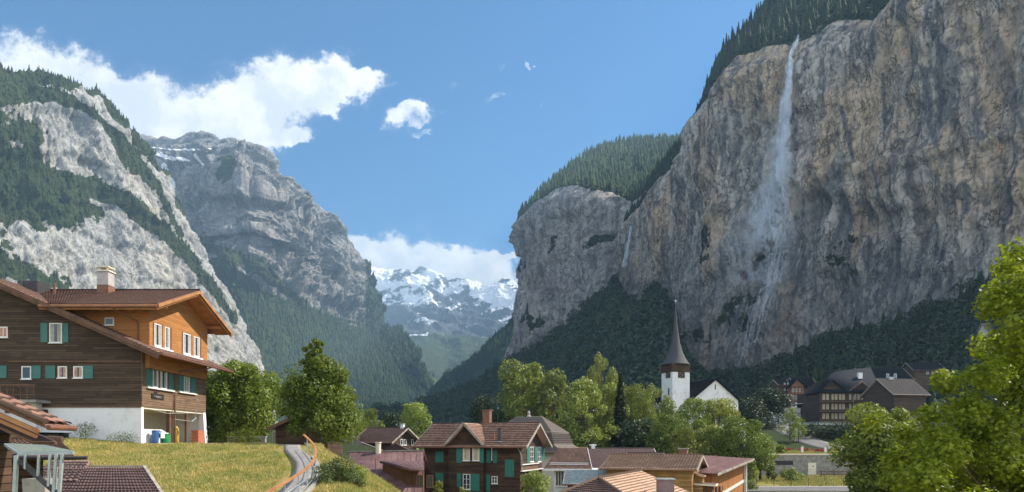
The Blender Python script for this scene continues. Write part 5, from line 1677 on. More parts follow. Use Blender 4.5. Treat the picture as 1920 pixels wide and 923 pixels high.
# glazed annexe to the right of it
af = Frame(4.0, 68.5, -18)
A2 = empty('annexe', (4.0, 68.5, 0), rad(-18), label='glazed annexe under a low tiled roof, right of the green shuttered chalet', cat='annexe')
ez = (830 - 880) / F * 67.5
MB().box((0, .6, -8.6), (3.4, 6, ez - .1)).build('wall', M['plaster'], A2)
R = Roof(); R.slope((-.9, -.1, ez), (4.0, -.1, ez), (2.2, 6.2, -.55), (-.9, 6.2, -.55), .24, .3, .02, .03); R.build(M['tile_pink'], A2)
MB().bar((-.9, -.13, ez - .08), (4.0, -.13, ez - .08), .04, .18).bar((4.02, -.13, ez - .08), (2.22, 6.2, -.63), .04, .18).build('fascia', M['white'], A2)
MB().tube([(-.5, .8, ez + .42), (3.4, .8, ez + .42)], .04, 6).tube([(-.5, 1.0, ez + .56), (3.4, 1.0, ez + .56)], .04, 6).build('snow_guard', M['white'], A2)
window(A2, 'y', .6, -1, .15, ez - 1.75, 1.6, ez - .25, bars=(4, 0), fw=.06)
window(A2, 'y', .6, -1, 1.75, ez - 1.75, 3.3, ez - .25, bars=(4, 0), fw=.06)

# ------------------------------------------------------------------ other roofs of the village
t, f_ = gable_house('house', 'small dark house with a dusky brown roof, left of the green shuttered chalet', -18.0, 104, -25, 7.7, 8.6, 0.0, 2.3, -8.2, 'wood_chalet', 'tile_dusky', .8, .8, tw=.3, th=.35, hump=.015, step=.025)
for (x0, x1) in ((750.5, 755), (757, 761.5), (771, 775)):
    a = f_.hit(x0, 835, 'x', -.8); b = f_.hit(x1, 824, 'x', -.8); window(t, 'x', -.8, 1, a.y, a.z, b.y, b.z, bars=(0, 0), fw=.08)
chimney(t, -1.0, 4.3, 2.1, 2.9, .5, 'plaster', 'concrete', flue=False)

t = empty('slate_roof_barn', (-19.2, 80, 0), label='grey slated roof between the large leaning tree and the small dark house', cat='barn')
R = Roof(); R.slope((-4.4, 0, -1.15), (2.6, 0, -1.15), (-.2, 5, 1.3), (-2.4, 5, 1.3), .3, .3, 0, .015, style='flat'); R.slope((3.0, 10, -1.15), (-4.4, 10, -1.15), (-2.4, 5, .9), (-1.4, 5, .9), .3, .3, 0, .015, style='flat'); R.build(M['tile_grey'], t)
MB().box((-4, .4, -8.2), (2.6, 9.6, -1.22)).build('wall', M['wood_dark'], t)

# long purple sheet-metal roof with a dormer
BX, BY = -9.6, 58.0
t = empty('workshop', (BX, BY, 0), label='long building under a plum coloured sheet metal roof, behind the meadow', cat='building')
zr_ = (830 - 845.5) / F * 67
R = Roof(); R.slope((-7.5, -2.5, zr_ - 4.0), (2.4, -2.5, zr_ - 4.0), (1.1, 9, zr_), (-8.6, 9, zr_ - .18), .62, 30, .05, 0, style='seam', nsub=12)
R.slope((1.1, 16, zr_ - 3), (-8.6, 16, zr_ - 3), (-8.6, 9, zr_ - .18), (1.1, 9, zr_), .62, 30, .05, 0, style='seam', nsub=12)
R.build(M['metal_plum'], t)
MB().bar((-8.6, 8.95, zr_ - .12), (1.1, 8.95, zr_ + .06), .2, .1).build('ridge_cap', M['concrete'], t)
MB().box((-7, -1.2, -8.5), (.9, 15, zr_ - 4.1)).build('wall', M['wood_vert_dark'], t)
# dormer box
wf = Frame(BX, BY)
d0 = wf.hit(706, 868, 'y', 3.2); d1 = wf.hit(768, 880, 'y', .4)
R = Roof(); R.slope((d1.x, .1, d1.z), (2.25, .1, d1.z), (1.7, 4.6, d0.z + .1), (d0.x, 4.6, d0.z + .1), .62, 30, .04, 0, style='seam', nsub=12, thick=.15); dr = R.build(M['metal_plum'], t, 'dormer_roof')
MB().box((d1.x + .25, .75, d1.z - 2.3), (1.5, 6, d1.z - .1)).build('dormer_wall', M['wood_vert_dark'], t)
MB().prism([(d0.x + .4, 3.9, d1.z - 1.2), (d1.x + .2, .8, d1.z - 2.3), (d1.x + .2, .8, d1.z - .12), (d0.x + .4, 3.9, d0.z - .15)], (.1, .1, 0)).build('dormer_cheek', M['wood_vert_dark'], t)
for k in range(2):
    window(t, 'y', .75, -1, d1.x + .5 + k * .85, d1.z - 1.6, d1.x + 1.1 + k * .85, d1.z - .5, bars=(1, 0), fm='wood_brown_trim', sill=False)
R = Roof(); R.slope((d1.x - .8, -2.2, d1.z - 2.6), (2.4, -2.2, d1.z - 2.6), (2.0, .7, d1.z - 1.75), (d1.x - .8, .7, d1.z - 1.75), .25, .33, .02, .02); R.build(M['tile_pink'], t, 'porch_roof')
cz = wf.hit(709, 849, 'y', 8.6)
MB().tube([(cz.x, 8.6, zr_ - .4), (cz.x, 8.6, zr_ + .75)], .27, 12).tube([(cz.x, 8.6, zr_ + .75), (cz.x, 8.6, zr_ + .85)], .33, 12).build('chimney', M['plaster_cream'], t)
for (px_, py_, hh_) in ((677, 880, .55), (704, 880, .95)):
    v = wf.hit(px_, py_, 'y', 3.0)
    MB().tube([(v.x, 3.0, v.z - .3), (v.x, 3.0, v.z + hh_)], .04, 6).build('vent_pipe', M['metal_rust'], t)
t = empty('porch', (-14.2, 84, -8), label='pale arched doorway in front of the small dark house', cat='doorway')
MB().box((-1.3, 0, 0), (1.6, 1, 7.0)).build('wall', M['plaster_cream'], t)
MB().prism([(-1.6, -.3, 7.0), (1.9, -.3, 7.0), (.15, -.3, 7.9)], (0, 1.6, 0)).build('roof', M['tile_pink'], t)
window(t, 'y', 0, -1, -.6, 5.5, .4, 6.9, bars=(0, 0), fm='white', name='door')

# dark barn under the tree
t, f_ = gable_house('barn', 'dark wooden barn in the shade of the large leaning tree', -19.6, 55.5, -90, 6, 5.2, 1.15, 2.35, -1.5, 'wood_chalet', 'tile_grey', .5, .5, cat='barn', gutter=False, fascia='wood_brown_trim')

# grey mansard building behind the chalet
t = empty('mansard_house', (1.7, 86, 0), rad(-20), label='grey hipped mansard roof with a ball finial, behind the green shuttered chalet', cat='house')
def ringroof(R, a, b, za, zb_, **k):
    (x0, y0, x1, y1), (X0, Y0, X1, Y1) = a, b
    R.slope((x0, y0, za), (x1, y0, za), (X1, Y0, zb_), (X0, Y0, zb_), **k); R.slope((x1, y0, za), (x1, y1, za), (X1, Y1, zb_), (X1, Y0, zb_), **k)
    R.slope((x1, y1, za), (x0, y1, za), (X0, Y1, zb_), (X1, Y1, zb_), **k); R.slope((x0, y1, za), (x0, y0, za), (X0, Y0, zb_), (X0, Y1, zb_), **k)
R = Roof()
kk = dict(tw=.25, th=.3, hump=0, step=.02, style='flat', nsub=1)
ringroof(R, (-4.6, -.2, 3.4, 8.0), (-2.6, 3.6, 0.9, 4.2), 1.3, 3.35, **kk)
ringroof(R, (-5.1, -.7, 3.9, 8.5), (-4.5, -.1, 3.3, 7.9), -.35, 1.32, **kk)
ringroof(R, (-6.2, -1.6, 5.2, 9.4), (-5.1, -.7, 3.9, 8.5), -1.15, -.33, **kk)
R.build(M['tile_grey'], t)
MB().box((-5, -.5, -8.4), (3.8, 8.3, -1.1)).build('wall', M['plaster_cream'], t)
MB().tube([(-.9, 3.9, 3.2), (-.9, 3.9, 3.5), (-.9, 3.9, 3.55), (-.9, 3.9, 3.9), (-.9, 3.9, 4.0), (-.9, 3.9, 4.15)], [.3, .28, .16, .2, .12, .02], 10).build('finial', M['render_grey'], t)
MB().tube([(-4.3, 1.5, 1.8), (-4.3, 1.5, 3.6)], .03, 5).build('lightning_rod', M['iron'], t)

# long plum-brown roof
t, f_ = gable_house('house', 'long low house with a plain plum-brown roof, right of the glazed annexe', 19.4, 88, 0, 15.5, 14, -3.25, -.8, -8.2, 'wood_dark', 'tile_plum', .5, .5, tw=.2, th=.25, hump=0.01, step=.02, fascia='white')
v = f_.hit(1112, 841, 'y', 7)
MB().box((v.x - .25, 6.8, -.9), (v.x + .25, 7.2, -.45)).tube([(v.x - .5, 7, -.35), (v.x + .5, 7, -.35)], .09, 6).tube([(v.x, 7, -.45), (v.x, 7, -.2)], .12, 6).build('roof_vent', M['plaster'], t)

# striped pink roof
t, f_ = gable_house('barn', 'barn with a striped pinkish tile roof and ochre plank walls', 16.0, 60, -22, 8.6, 8.6, -2.36, -1.18, -8, 'wood_ochre', 'tile_salmon', .5, .5, tw=.28, th=.36, hump=.045, step=.06, cat='barn', fascia='wood_grey_trim')
MB().box((-.499, 2.0, -8), (.25, 3.3, -3.0)).build('side_shed', M['wood_ochre'], t)
R = Roof(); R.slope((-.5, 1.8, -2.75), (.4, 1.8, -3.0), (.4, 3.5, -3.0), (-.5, 3.5, -2.75), .3, .3, .01, .01); R.build(M['tile_salmon'], t, 'shed_roof')
chimney(t, -1.9, 5.4, -1.4, -.62, .75, 'brick', 'concrete', flue=False)

# red sheet-metal roof with orange planks
K = Vector((18.6, 64.5, 0))
t = empty('barn', tuple(K), label='orange plank barn with a dark red sheet metal roof and white corner trim', cat='barn')
u = Vector((.60, .80, 0)); v = Vector((-.8, .6, 0))
zf = lambda a, b: -2.78 + .115 * a + .05 * b
def pt(a, b, z): q = u * a + v * b; return (q.x, q.y, z)
mb = MB(); La, Lb = 9.2, 7.5
mb.add([pt(0, 0, -8.2), pt(La, 0, -8.2), pt(La, Lb, -8.2), pt(0, Lb, -8.2), pt(0, 0, zf(0, 0) - .15), pt(La, 0, zf(La, 0) - .15), pt(La, Lb, zf(La, Lb) - .15), pt(0, Lb, zf(0, Lb) - .15)], [(0, 3, 2, 1), (4, 5, 6, 7), (0, 1, 5, 4), (1, 2, 6, 5), (2, 3, 7, 6), (3, 0, 4, 7)])
mb.build('wall', M['wood_vert'], t)
R = Roof(); R.slope(pt(-.5, 8, zf(-.5, 8)), pt(-.5, -.7, zf(-.5, -.7)), pt(La + .8, -.7, zf(La + .8, -.7)), pt(La + .8, 8, zf(La + .8, 8)), .5, 30, .04, 0, style='seam', nsub=12); R.build(M['metal_red'], t)
MB().bar(pt(-.5, -.74, zf(-.5, -.7) - .08), pt(La + .8, -.74, zf(La + .8, -.7) - .08), .05, .24).build('fascia', M['wood_grey_trim'], t)
MB().bar(pt(La - .2, -.03, -8), pt(La - .2, -.03, zf(La, 0) - .2), .45, .06, up=tuple(u)).bar(pt(0.2, -.03, -5.3), pt(La, -.03, -3.9), .05, .3).build('trim', M['white'], t)
MB().tube([pt(La + .1, -.15, zf(La, 0) - .3), pt(La + .1, -.15, -8)], .06, 6).build('downpipe', M['white'], t)
MB().tube([pt(1.6, -.8, zf(1.6, 0) - .12), pt(1.9, -.7, zf(1.6, 0) - .35), pt(3.0, -.1, zf(1.6, 0) - .45)], .05, 6).tube([pt(.6, -.8, -4.0), pt(.9, -.7, -4.3), pt(2.0, -.1, -4.8)], .05, 6).build('downpipe', M['metal_grey'], t)
for a0 in (1.0, 1.9):
    MB().bar(pt(a0, -.06, -4.75), pt(a0, -.06, -4.15), .3, .06, up=tuple(v)).build('window_opening', M['dark'], t)
MB().bar(pt(.4, -.07, -5.5), pt(1.9, -.07, -5.5), .07, 1.1).build('red_door', M['metal_red'], t)
q = Vector((17.4, 61.5, 0))
t = empty('lean_to_porch', tuple(q), rad(-22), label='small brown felt-roofed porch in front of the orange plank barn', cat='porch')
MB().prism([(-2.6, 0, -3.55), (.6, 0, -3.7), (.6, 0, -3.82), (-2.6, 0, -3.67)], (0, 2.2, 0)).build('roof', M['metal_plum'], t)
MB().bar((-2.6, -.04, -3.65), (.6, -.04, -3.8), .04, .16).bar((.63, -.04, -3.8), (.63, 2.2, -3.8), .04, .16).build('fascia', M['plaster_cream'], t)
MB().box((-2.4, .3, -8), (.3, 2.2, -3.8)).build('wall', M['wood_vert_dark'], t)
# hidden ridge behind, just its pale verge shows
t, f_ = gable_house('house', 'roof with a pale verge showing behind the striped pink roof', 19.2, 84, 0, 4.6, 8, -2.4, -1.35, -8, 'wood_dark', 'tile_dusky', .4, .4, fascia='white', gutter=False)

# pale blue slate roof
t, f_ = gable_house('shed', 'small building with a pale blue fish-scale slate roof', 9.0, 62.5, -10, 4.4, 5, -3.75, -2.55, -8, 'wood_dark', 'slate_blue', .3, .4, tw=.22, th=.2, hump=.012, step=.012, cat='shed', fascia='metal_grey', ridge=False)

M['metal_dark2'] = plain_mat('flue_sheet', (0.22, 0.17, 0.17), (0.16, 0.12, 0.12), .5, 3)
# near salmon roof with a hip
t = empty('house', (3.74, 30, 0), label='nearest salmon tiled hip roof at the bottom edge, with a square metal flue', cat='house')
zN = -1.56
R = Roof()
R.slope((.1 + 2.4, -9.5, -3.6), (8.6, 4.6, -4.0), (3.3, 8.0, zN), (0, 0, zN), .22, .3, .03, .03)
R.build(M['tile_salmon'], t)
R = Roof()
R.slope((-5.5, -6, -3.2), (2.5, -9.5, -3.6), (.02, 0, zN - .01), (-.02, 0, zN - .01), .3, .33, .05, .04)
R.slope((-5.6, 6.0, -4.0), (-5.5, -6, -3.2), (0, 0, zN), (3.3, 8, zN), .3, .33, .05, .04)
R.build(M['tile_plum'], t)
for (pa, pb) in (((0, 0, zN + .02), (2.5, -9.5, -3.58)), ((0, 0, zN + .02), (-5.5, -6, -3.16)), ((0, 0, zN + .02), (3.3, 8, zN + .02))):
    mb = MB(); a, b = Vector(pa), Vector(pb); n = int((b - a).length / .32)
    for i in range(n):
        mb.tube([a.lerp(b, (i + 1.12) / n), a.lerp(b, i / n)], [.085, .11], 8)
    mb.build('ridge_cap', M['tile_salmon'], t)
MB().add([(-4.5, -5, -3.1), (2.2, -8, -3.5), (7.4, 3.6, -3.7), (3.3, 7.2, -2.1), (-4.6, 5, -3.7), (-4.5, -5, -8), (2.2, -8, -8), (7.4, 3.6, -8), (3.3, 7.2, -8), (-4.6, 5, -8)], [(0, 1, 2, 3, 4), (9, 8, 7, 6, 5), (0, 5, 6, 1), (1, 6, 7, 2), (2, 7, 8, 3), (3, 8, 9, 4), (4, 9, 5, 0)]).build('wall', M['wood_dark'], t)
ch = MB().box((3.0 - .33, .2, -2.9), (3.0 + .33, .8, -1.62)).build('metal_flue', M['metal_dark2'], t)
MB().box((3.0 - .38, .15, -1.62), (3.0 + .38, .85, -1.57)).build('flue_rim', M['metal_grey'], ch)
mb = MB().bar((5.0, 5.2, -2.55), (7.6, 3.0, -3.1), .12, .12); mb.build('snow_pole', M['wood_brown_trim'], t)

# ------------------------------------------------------------------ near left: eave, tiled roofs, glass canopy
t = empty('near_house', (-10.5, 15.5, 0), label='dark house corner at the left edge with orange eave boards', cat='house')
R = Roof(); R.slope((.22, -.2, .40), (.22, .7, .40), (-5.5, .7, 2.9), (-5.5, -.2, 2.9), .26, .34, .06, .03, thick=.08); R.build(M['tile_brown'], t)
mb = MB()
for i in range(16):
    a = Vector((.22 - i * .36, -.2, .45 + i * .1575)); mb.tube([a, a + Vector((-.4, 0, .165))], [.085, .07], 8)
mb.build('verge_tile', M['tile_salmon'], t)
MB().bar((.12, -.28, .24), (-5.5, -.28, 2.69), .05, .085).build('rake_board', M['wood_orange_trim'], t)
MB().bar((.0, -.18, .13), (-5.5, -.18, 2.53), .05, .08).build('rake_board', M['wood_orange_trim'], t)
MB().prism([(-.1, -.1, .02), (-5.5, -.1, 2.36), (-5.5, -.1, 2.30), (-.1, -.1, -.04)], (0, .75, 0)).build('soffit', M['wood_brown_trim'], t)
MB().prism([(-1.15, .2, -5), (-1.15, .2, .2), (-5.5, .2, 2.2), (-5.5, .2, -5)], (0, .45, 0)).build('wall', M['wood_chalet'], t)
MB().tube([(.3, -.25, .33), (.3, .7, .33)], .06, 8).build('gutter', M['metal_rust'], t)

t = empty('shed', (-13.1, 19.0, 0), label='small shed with mossy brown tiles behind the glass canopy', cat='shed')
R = Roof(); R.slope((-1.8, 0, -.36), (1.15, 0, -.36), (-1.0, 2.6, .06), (-2.4, 2.6, .06), .24, .3, .04, .03); R.build(M['tile_brown'], t)
mb = MB()
for i in range(5): mb.tube([(-.9 - i * .36, 2.6, .1), (-1.32 - i * .36, 2.6, .12)], [.085, .1], 8)
mb.build('ridge_cap', M['tile_salmon'], t)
MB().tube([(-1.7, -.08, -.42), (1.5, -.08, -.42)], .05, 8).build('gutter', M['metal_dark'], t)
MB().box((-1.6, .3, -4), (-.15, .6, -.42)).build('wall', M['wood_chalet'], t)

t = empty('tiled_roof_house', (-14.0, 21.0, 0), label='broad plum-brown tiled roof below the meadow, bottom left', cat='house')
kf = Frame(-14.0, 21.0)
za = (830 - 877) / F * 24.5
R = Roof()
R.slope((-3.0, -3.0, za - 2.4), (6.2, -3.0, za - 2.4), (1.0, 3.5, za), (-3.0, 3.5, za), .20, .26, .03, .025)
R.build(M['tile_plum'], t)
R = Roof()
R.slope((-2.6, 2.2, za - .48 + .05), (-.55, 2.2, za - .48 + .05), (-1.35, 4.2, za + .22), (-2.6, 4.2, za + .22), .20, .26, .03, .025)
R.build(M['tile_plum'], t)
mb = MB()
mb.bar((-1.0, 3.52, za + .05), (1.0, 3.52, za + .05), .1, .06).bar((1.0, 3.5, za + .05), (6.2, -3.0, za - 2.35), .1, .06)
mb.build('ridge_flashing', M['wood_grey_trim'], t)
MB().add([(-2.8, -2.5, za - 2.35), (5.0, -2.5, za - 2.35), (.8, 3.3, za - .2), (-2.8, 3.3, za - .2), (-2.8, -2.5, -6), (5.0, -2.5, -6), (.8, 3.3, -6), (-2.8, 3.3, -6)], [(0, 1, 2, 3), (7, 6, 5, 4), (0, 4, 5, 1), (1, 5, 6, 2), (2, 6, 7, 3), (3, 7, 4, 0)]).build('wall', M['wood_dark'], t)

t = empty('glass_canopy', tuple(P(36, 850, 12.5).xy.to_3d()), label='grey steel canopy with a glass top and slanting stair string, bottom left', cat='canopy')
o_ = t.location.copy(); o_.z = 0
q = lambda px, py, Y: tuple(P(px, py, Y) - Vector((o_.x, o_.y, 0)))
MB().add([q(12, 833, 14.5), q(36, 849, 12.5), q(137, 847, 12.5), q(84, 836, 14.5), tuple(Vector(q(12, 833, 14.5)) + Vector((0, 0, .02))), tuple(Vector(q(36, 849, 12.5)) + Vector((0, 0, .02))), tuple(Vector(q(137, 847, 12.5)) + Vector((0, 0, .02))), tuple(Vector(q(84, 836, 14.5)) + Vector((0, 0, .02)))], [(0, 3, 2, 1), (4, 5, 6, 7), (0, 1, 5, 4), (1, 2, 6, 5), (2, 3, 7, 6), (3, 0, 4, 7)]).build('glass_pane', M['canopy_glass'], t)
MB().bar(q(35, 851.5, 12.45), q(138, 849.5, 12.45), .05, .055).bar(q(10, 834, 14.5), q(36, 851, 12.45), .05, .05).bar(q(84, 837, 14.5), q(138, 849, 12.45), .03, .03).build('frame', M['metal_grey'], t)
for (a, b, c_, d_, w_) in ((31, 854, 27, 940, .06), (47, 852, 47, 880, .03), (73, 852, 71, 893, .035), (94, 852, 91, 912, .04), (106, 852, 100, 940, .05), (117, 852, 110, 940, .045)):
    MB().bar(q(a, b, 12.4), q(c_, d_, 12.4), w_, w_, up=(0, 1, 0)).build('post', M['metal_grey'], t)
MB().bar(q(38, 864, 12.42), q(112, 930, 12.42), .05, .09).build('stair_string', M['metal_dark'], t)
t = empty('planter', (P(55, 910, 14.5).x, 14.5, 0), label='grey concrete planter under the glass canopy', cat='planter')
MB().prism([(-.12, 0, -1.3), (.3, 0, -1.3), (.34, 0, -.76), (-.16, 0, -.76)], (0, .4, 0)).build('trough', M['concrete'], t)

# ------------------------------------------------------------------ footpath, railing, wall
def ribbon(name, pts, w, mat, hfun, lift=.03, n=60, wf=None, **kw):
    pts = catmull(np.array(pts, float), n, 0)
    d = np.gradient(pts, axis=0); d /= np.linalg.norm(d, axis=1)[:, None]
    nn = np.stack([-d[:, 1], d[:, 0]], 1)
    m = 5
    V = []
    for k in range(m):
        o = (k / (m - 1) - .5) * w
        q = pts + nn * o
        V.append(np.stack([q[:, 0], q[:, 1], hfun(q[:, 0], q[:, 1]) + lift], 1))
    for k in (m - 1, 0):
        q = V[k].copy(); q[:, 2] -= .15; V.append(q)
    V = np.stack(V, 1)
    m2 = m + 2
    i = np.arange(n * m2).reshape(n, m2)
    Fc = []
    for k in range(m2):
        k2 = (k + 1) % m2
        Fc.append(np.stack([i[:-1, k], i[:-1, k2], i[1:, k2], i[1:, k]], 1))
    o = np_mesh(name, V.reshape(-1, 3), np.concatenate(Fc), mat)
    return tag(o, **kw)


pp_ = list(zip(PATH_X, PATH_Y))
ribbon('path', pp_, 1.0, M['asphalt_pale'], ground_h, .05, 90, kind='structure')
RAILS = [(-8.9, 24.6), (-8.9, 27.9), (-9.06, 30.6), (-9.6, 33.8), (-10.9, 38.2), (-13.1, 43.6)]
rc = catmull(np.array(RAILS), 40, 0)
rz_ = ground_h(rc[:, 0], rc[:, 1])
t = empty('path_railing', (RAILS[0][0], RAILS[0][1], 0), label='orange timber handrail on thin grey posts curving along the footpath', cat='railing')
R0 = np.array([RAILS[0][0], RAILS[0][1], 0])
mb = MB()
for a in range(39):
    p0 = Vector((rc[a, 0], rc[a, 1], rz_[a] + 1.0)) - Vector(R0); p1 = Vector((rc[a + 1, 0], rc[a + 1, 1], rz_[a + 1] + 1.0)) - Vector(R0)
    mb.bar(p0, p0.lerp(p1, 1.04), .12, .08)
mb.build('handrail', M['wood_orange_trim'], t)
for zz in (.55, .2):
    mb = MB()
    mb.tube([Vector((rc[a, 0], rc[a, 1], rz_[a] + zz)) - Vector(R0) for a in range(0, 40, 2)], .02, 6)
    mb.build('rail', M['metal_grey'], t)
for a in range(1, 40, 5):
    b = Vector((rc[a, 0], rc[a, 1], rz_[a])) - Vector(R0)
    MB().tube([b - Vector((0, 0, .2)), b + Vector((0, 0, .96))], .028, 8).build('post', M['metal_grey'], t)
t = empty('retaining_wall', (RAILS[0][0], RAILS[0][1], 0), label='rough stone retaining wall with a concrete coping under the railing', cat='wall')
mb, mb2 = MB(), MB()
for a in range(0, 34):
    p0 = Vector((rc[a, 0] + .15, rc[a, 1], rz_[a])) - Vector(R0); p1 = Vector((rc[a + 1, 0] + .15, rc[a + 1, 1], rz_[a + 1])) - Vector(R0)
    mb2.bar(p0 + Vector((0, 0, .06)), p1 + Vector((0, 0, .06)), .18, .14)
    j = .12 * math.sin(a * 2.1)
    mb.prism([p0 + Vector((-.1, 0, -.02)), p0 + Vector((.14, 0, -.02)), p0 + Vector((.5 + j, 0, -2.0)), p0 + Vector((-.1, 0, -2.0))], p1 - p0)
mb.build('wall_body', M['stone'], t); mb2.build('coping', M['concrete'], t)

# ------------------------------------------------------------------ church
ang = 20
cx_, cy_ = P(1261, 0, 150).x, 150.0
zb_ = ghz(cx_, cy_) - 1
t = empty('church_tower', (cx_, cy_, 0), rad(ang), label='white church tower with clock faces and a tall curved grey spire', cat='church tower')
s_ = 4.35
ztop = (830 - 697) / F * 150
MB().box((0, 0, zb_), (s_, s_, ztop)).build('wall', M['plaster'], t)
MB().box((-.12, -.12, ztop), (s_ + .12, s_ + .12, ztop + 1.75)).build('belfry', M['wood_chalet'], t)
for (px_, ax_) in ((1277.5, 'y'), (1253, 'x')):
    f_ = Frame(cx_, cy_, ang)
    v = f_.hit(px_, 702, ax_, 0)
    a0 = v.x if ax_ == 'y' else v.y
    mb = MB(); wbox(mb, ax_, 0, -1, a0 - .85, v.z - .8, a0 + .85, v.z + .8, .003, .08); cl = mb.build('clock_face', M['dark'], t)
    mb = MB()
    for k in range(12):
        th = k * math.pi / 6
        ca, cz_ = a0 + math.sin(th) * .65, v.z + math.cos(th) * .65
        wbox(mb, ax_, 0, -1, ca - .05, cz_ - .05, ca + .05, cz_ + .05, .08, .1)
    for th, ln in ((2.3, .38), (5.6, .58)):
        a_ = on_plane(ax_, 0, -1, a0, v.z, .1); b_ = on_plane(ax_, 0, -1, a0 + math.sin(th) * ln, v.z + math.cos(th) * ln, .1)
        mb.bar(a_, b_, .07, .07)
    mb.build('clock_hands', plain_mat('gilt', (.55, .33, .14), None, .4), cl)
v = Frame(cx_, cy_, ang).hit(1254, 735, 'x', 0)
MB().prism([(-.01, v.y - .25, v.z - .8), (-.01, v.y + .25, v.z - .8), (-.01, v.y + .25, v.z + .6), (-.01, v.y, v.z + .9), (-.01, v.y - .25, v.z + .6)], (-.03, 0, 0)).build('arched_window', M['dark'], t)
# spire: octagonal, concave
zs0, zs1 = (830 - 681.5) / F * 150, (830 - 563) / F * 150
prof = [(0, 3.2), (.05, 2.7), (.12, 2.1), (.22, 1.5), (.35, 1.02), (.5, .68), (.67, .4), (.84, .19), (1, .03)]
VV, FF = [], []
ns = 8
for i, (f, r) in enumerate(prof):
    for k in range(ns):
        th = 2 * math.pi * (k + .5) / ns
        VV.append((s_ / 2 + math.cos(th) * r, s_ / 2 + math.sin(th) * r, zs0 + (zs1 - zs0) * f))
for i in range(len(prof) - 1):
    for k in range(ns):
        FF.append((i * ns + k, i * ns + (k + 1) % ns, (i + 1) * ns + (k + 1) % ns, (i + 1) * ns + k))
FF = np.array(FF)
VV = np.array(VV)
m_sp, g = newmat('spire_shingle')
p = g.obj(); zf_ = g.m('FRACT', g.m('DIVIDE', g.n('ShaderNodeSeparateXYZ', i_0=p).outputs[2], .35))
c = g.mix(g.noise(g.scl(p, (3, 3, 3)), 1.5, 5, .7), (0.035, 0.036, 0.042), (0.085, 0.085, 0.09))
finish(g, g.mix(g.ramp(zf_, 0, .25), (0.07, 0.06, 0.06), c), .8, zf_, .6, .04)
np_mesh('spire', VV, FF, m_sp, t)
MB().tube([(s_ / 2, s_ / 2, zs1 - .3), (s_ / 2, s_ / 2, zs1 + .9)], .05, 6).tube([(s_ / 2, s_ / 2, zs1 + .05), (s_ / 2, s_ / 2, zs1 + .2), (s_ / 2, s_ / 2, zs1 + .45), (s_ / 2, s_ / 2, zs1 + .6)], [.06, .24, .24, .06], 10).build('finial', M['metal_grey'], t)
MB().prism([(s_ / 2 + 3.1 * math.cos(2 * math.pi * (k + .5) / 8), s_ / 2 + 3.1 * math.sin(2 * math.pi * (k + .5) / 8), zs0 - .12) for k in range(8)], (0, 0, .1)).build('eave_board', M['wood_chalet'], t)
# nave, its white gable facing the village
nx, ny = P(1341, 0, 152).x, 152.0
t = empty('church_nave', (nx, ny, 0), rad(ang), label='church nave with a large white gable wall right of the tower', cat='church')
ap = (830 - 711) / F * 152
hwid, slp = 6.1, .74
zE = ap - hwid * slp
MB().prism([(-hwid, 0, zb_), (hwid, 0, zb_), (hwid, 0, zE), (0, 0, ap - .15), (-hwid, 0, zE)], (0, 18, 0)).build('gable_wall', M['plaster'], t)
R = Roof(); e = .5
R.slope((-hwid - e, 18, zE - e * slp + .1), (-hwid - e, -.45, zE - e * slp + .1), (0, -.45, ap + .1), (0, 18, ap + .1), .4, .4, .0, .02, style='flat', nsub=1)
R.slope((hwid + e, -.45, zE - e * slp + .1), (hwid + e, 18, zE - e * slp + .1), (0, 18, ap + .1), (0, -.45, ap + .1), .4, .4, .0, .02, style='flat', nsub=1)
R.build(M['slate_shaded'], t)
MB().bar((-hwid - e, -.5, zE - e * slp), (0, -.5, ap + .02), .06, .18).bar((hwid + e, -.5, zE - e * slp), (0, -.5, ap + .02), .06, .18).build('fascia', M['slate_shaded'], t)
MB().box((-.12, -.05, ap - 2.3), (.12, -.003, ap - 1.2)).build('slit_window', M['dark'], t)
# annexe roof at the right foot of the gable
t = empty('church_vestry', (nx + 4.2, ny - 2.5, 0), rad(ang), label='low dark sloping vestry roof at the right foot of the church gable', cat='church annexe')
MB().prism([(-3.5, 0, zE - 1.2), (2.8, 0, zE - 5.0), (2.8, 0, zE - 5.2), (-3.5, 0, zE - 1.4)], (0, 3.2, 0)).build('roof', M['slate_shaded'], t)
MB().box((-3.0, .4, zb_), (2.4, 2.9, zE - 5.2)).build('wall', M['plaster'], t)

# ------------------------------------------------------------------ buildings on the right
def facade_rows(par, fr, ax, val, sgn, pxs, rows, mat='white', glass=True, bars=(1, 0), curtain=None):
    for (y0, y1) in rows:
        for (x0, x1) in pxs:
            a = fr.hit(x0, y1, ax, val); b = fr.hit(x1, y0, ax, val)
            window(par, ax, val, sgn, a.x if ax == 'y' else a.y, a.z, b.x if ax == 'y' else b.y, b.z, bars=bars, fm=mat, fw=.1, sill=False, curtain=curtain, deep=.06)
M['window_buff'] = plain_mat('window_buff', (0.42, 0.36, 0.25), (0.30, 0.25, 0.17), .7, 3)
HXr, HYr = P(1640, 0, 200).x, 200.0
ze = (830 - 733) / F * 200; zr2 = (830 - 690) / F * 210
t = empty('hotel', (HXr, HYr, 0), label='long dark timber hotel with three rows of buff windows on a white base', cat='hotel')
fr = Frame(HXr, HYr)
x0 = fr.hit(1537, 760, 'y', 0).x
MB().box((x0, 0, 6.2), (4, 16, ze)).prism([(x0, 0, ze), (x0 + 7, 0, ze), (x0 + 3.5, 0, ze + 3.0)], (0, 10, 0)).prism([(x0 + 8.5, 0, ze), (x0 + 15.0, 0, ze), (x0 + 11.8, 0, ze + 2.4)], (0, 10, 0)).build('wall', M['wood_dark'], t)
MB().box((x0 + .3, .1, 1.5), (4, 15, 6.2)).build('base_wall', M['plaster'], t)
R = Roof(); zz = ze - .3
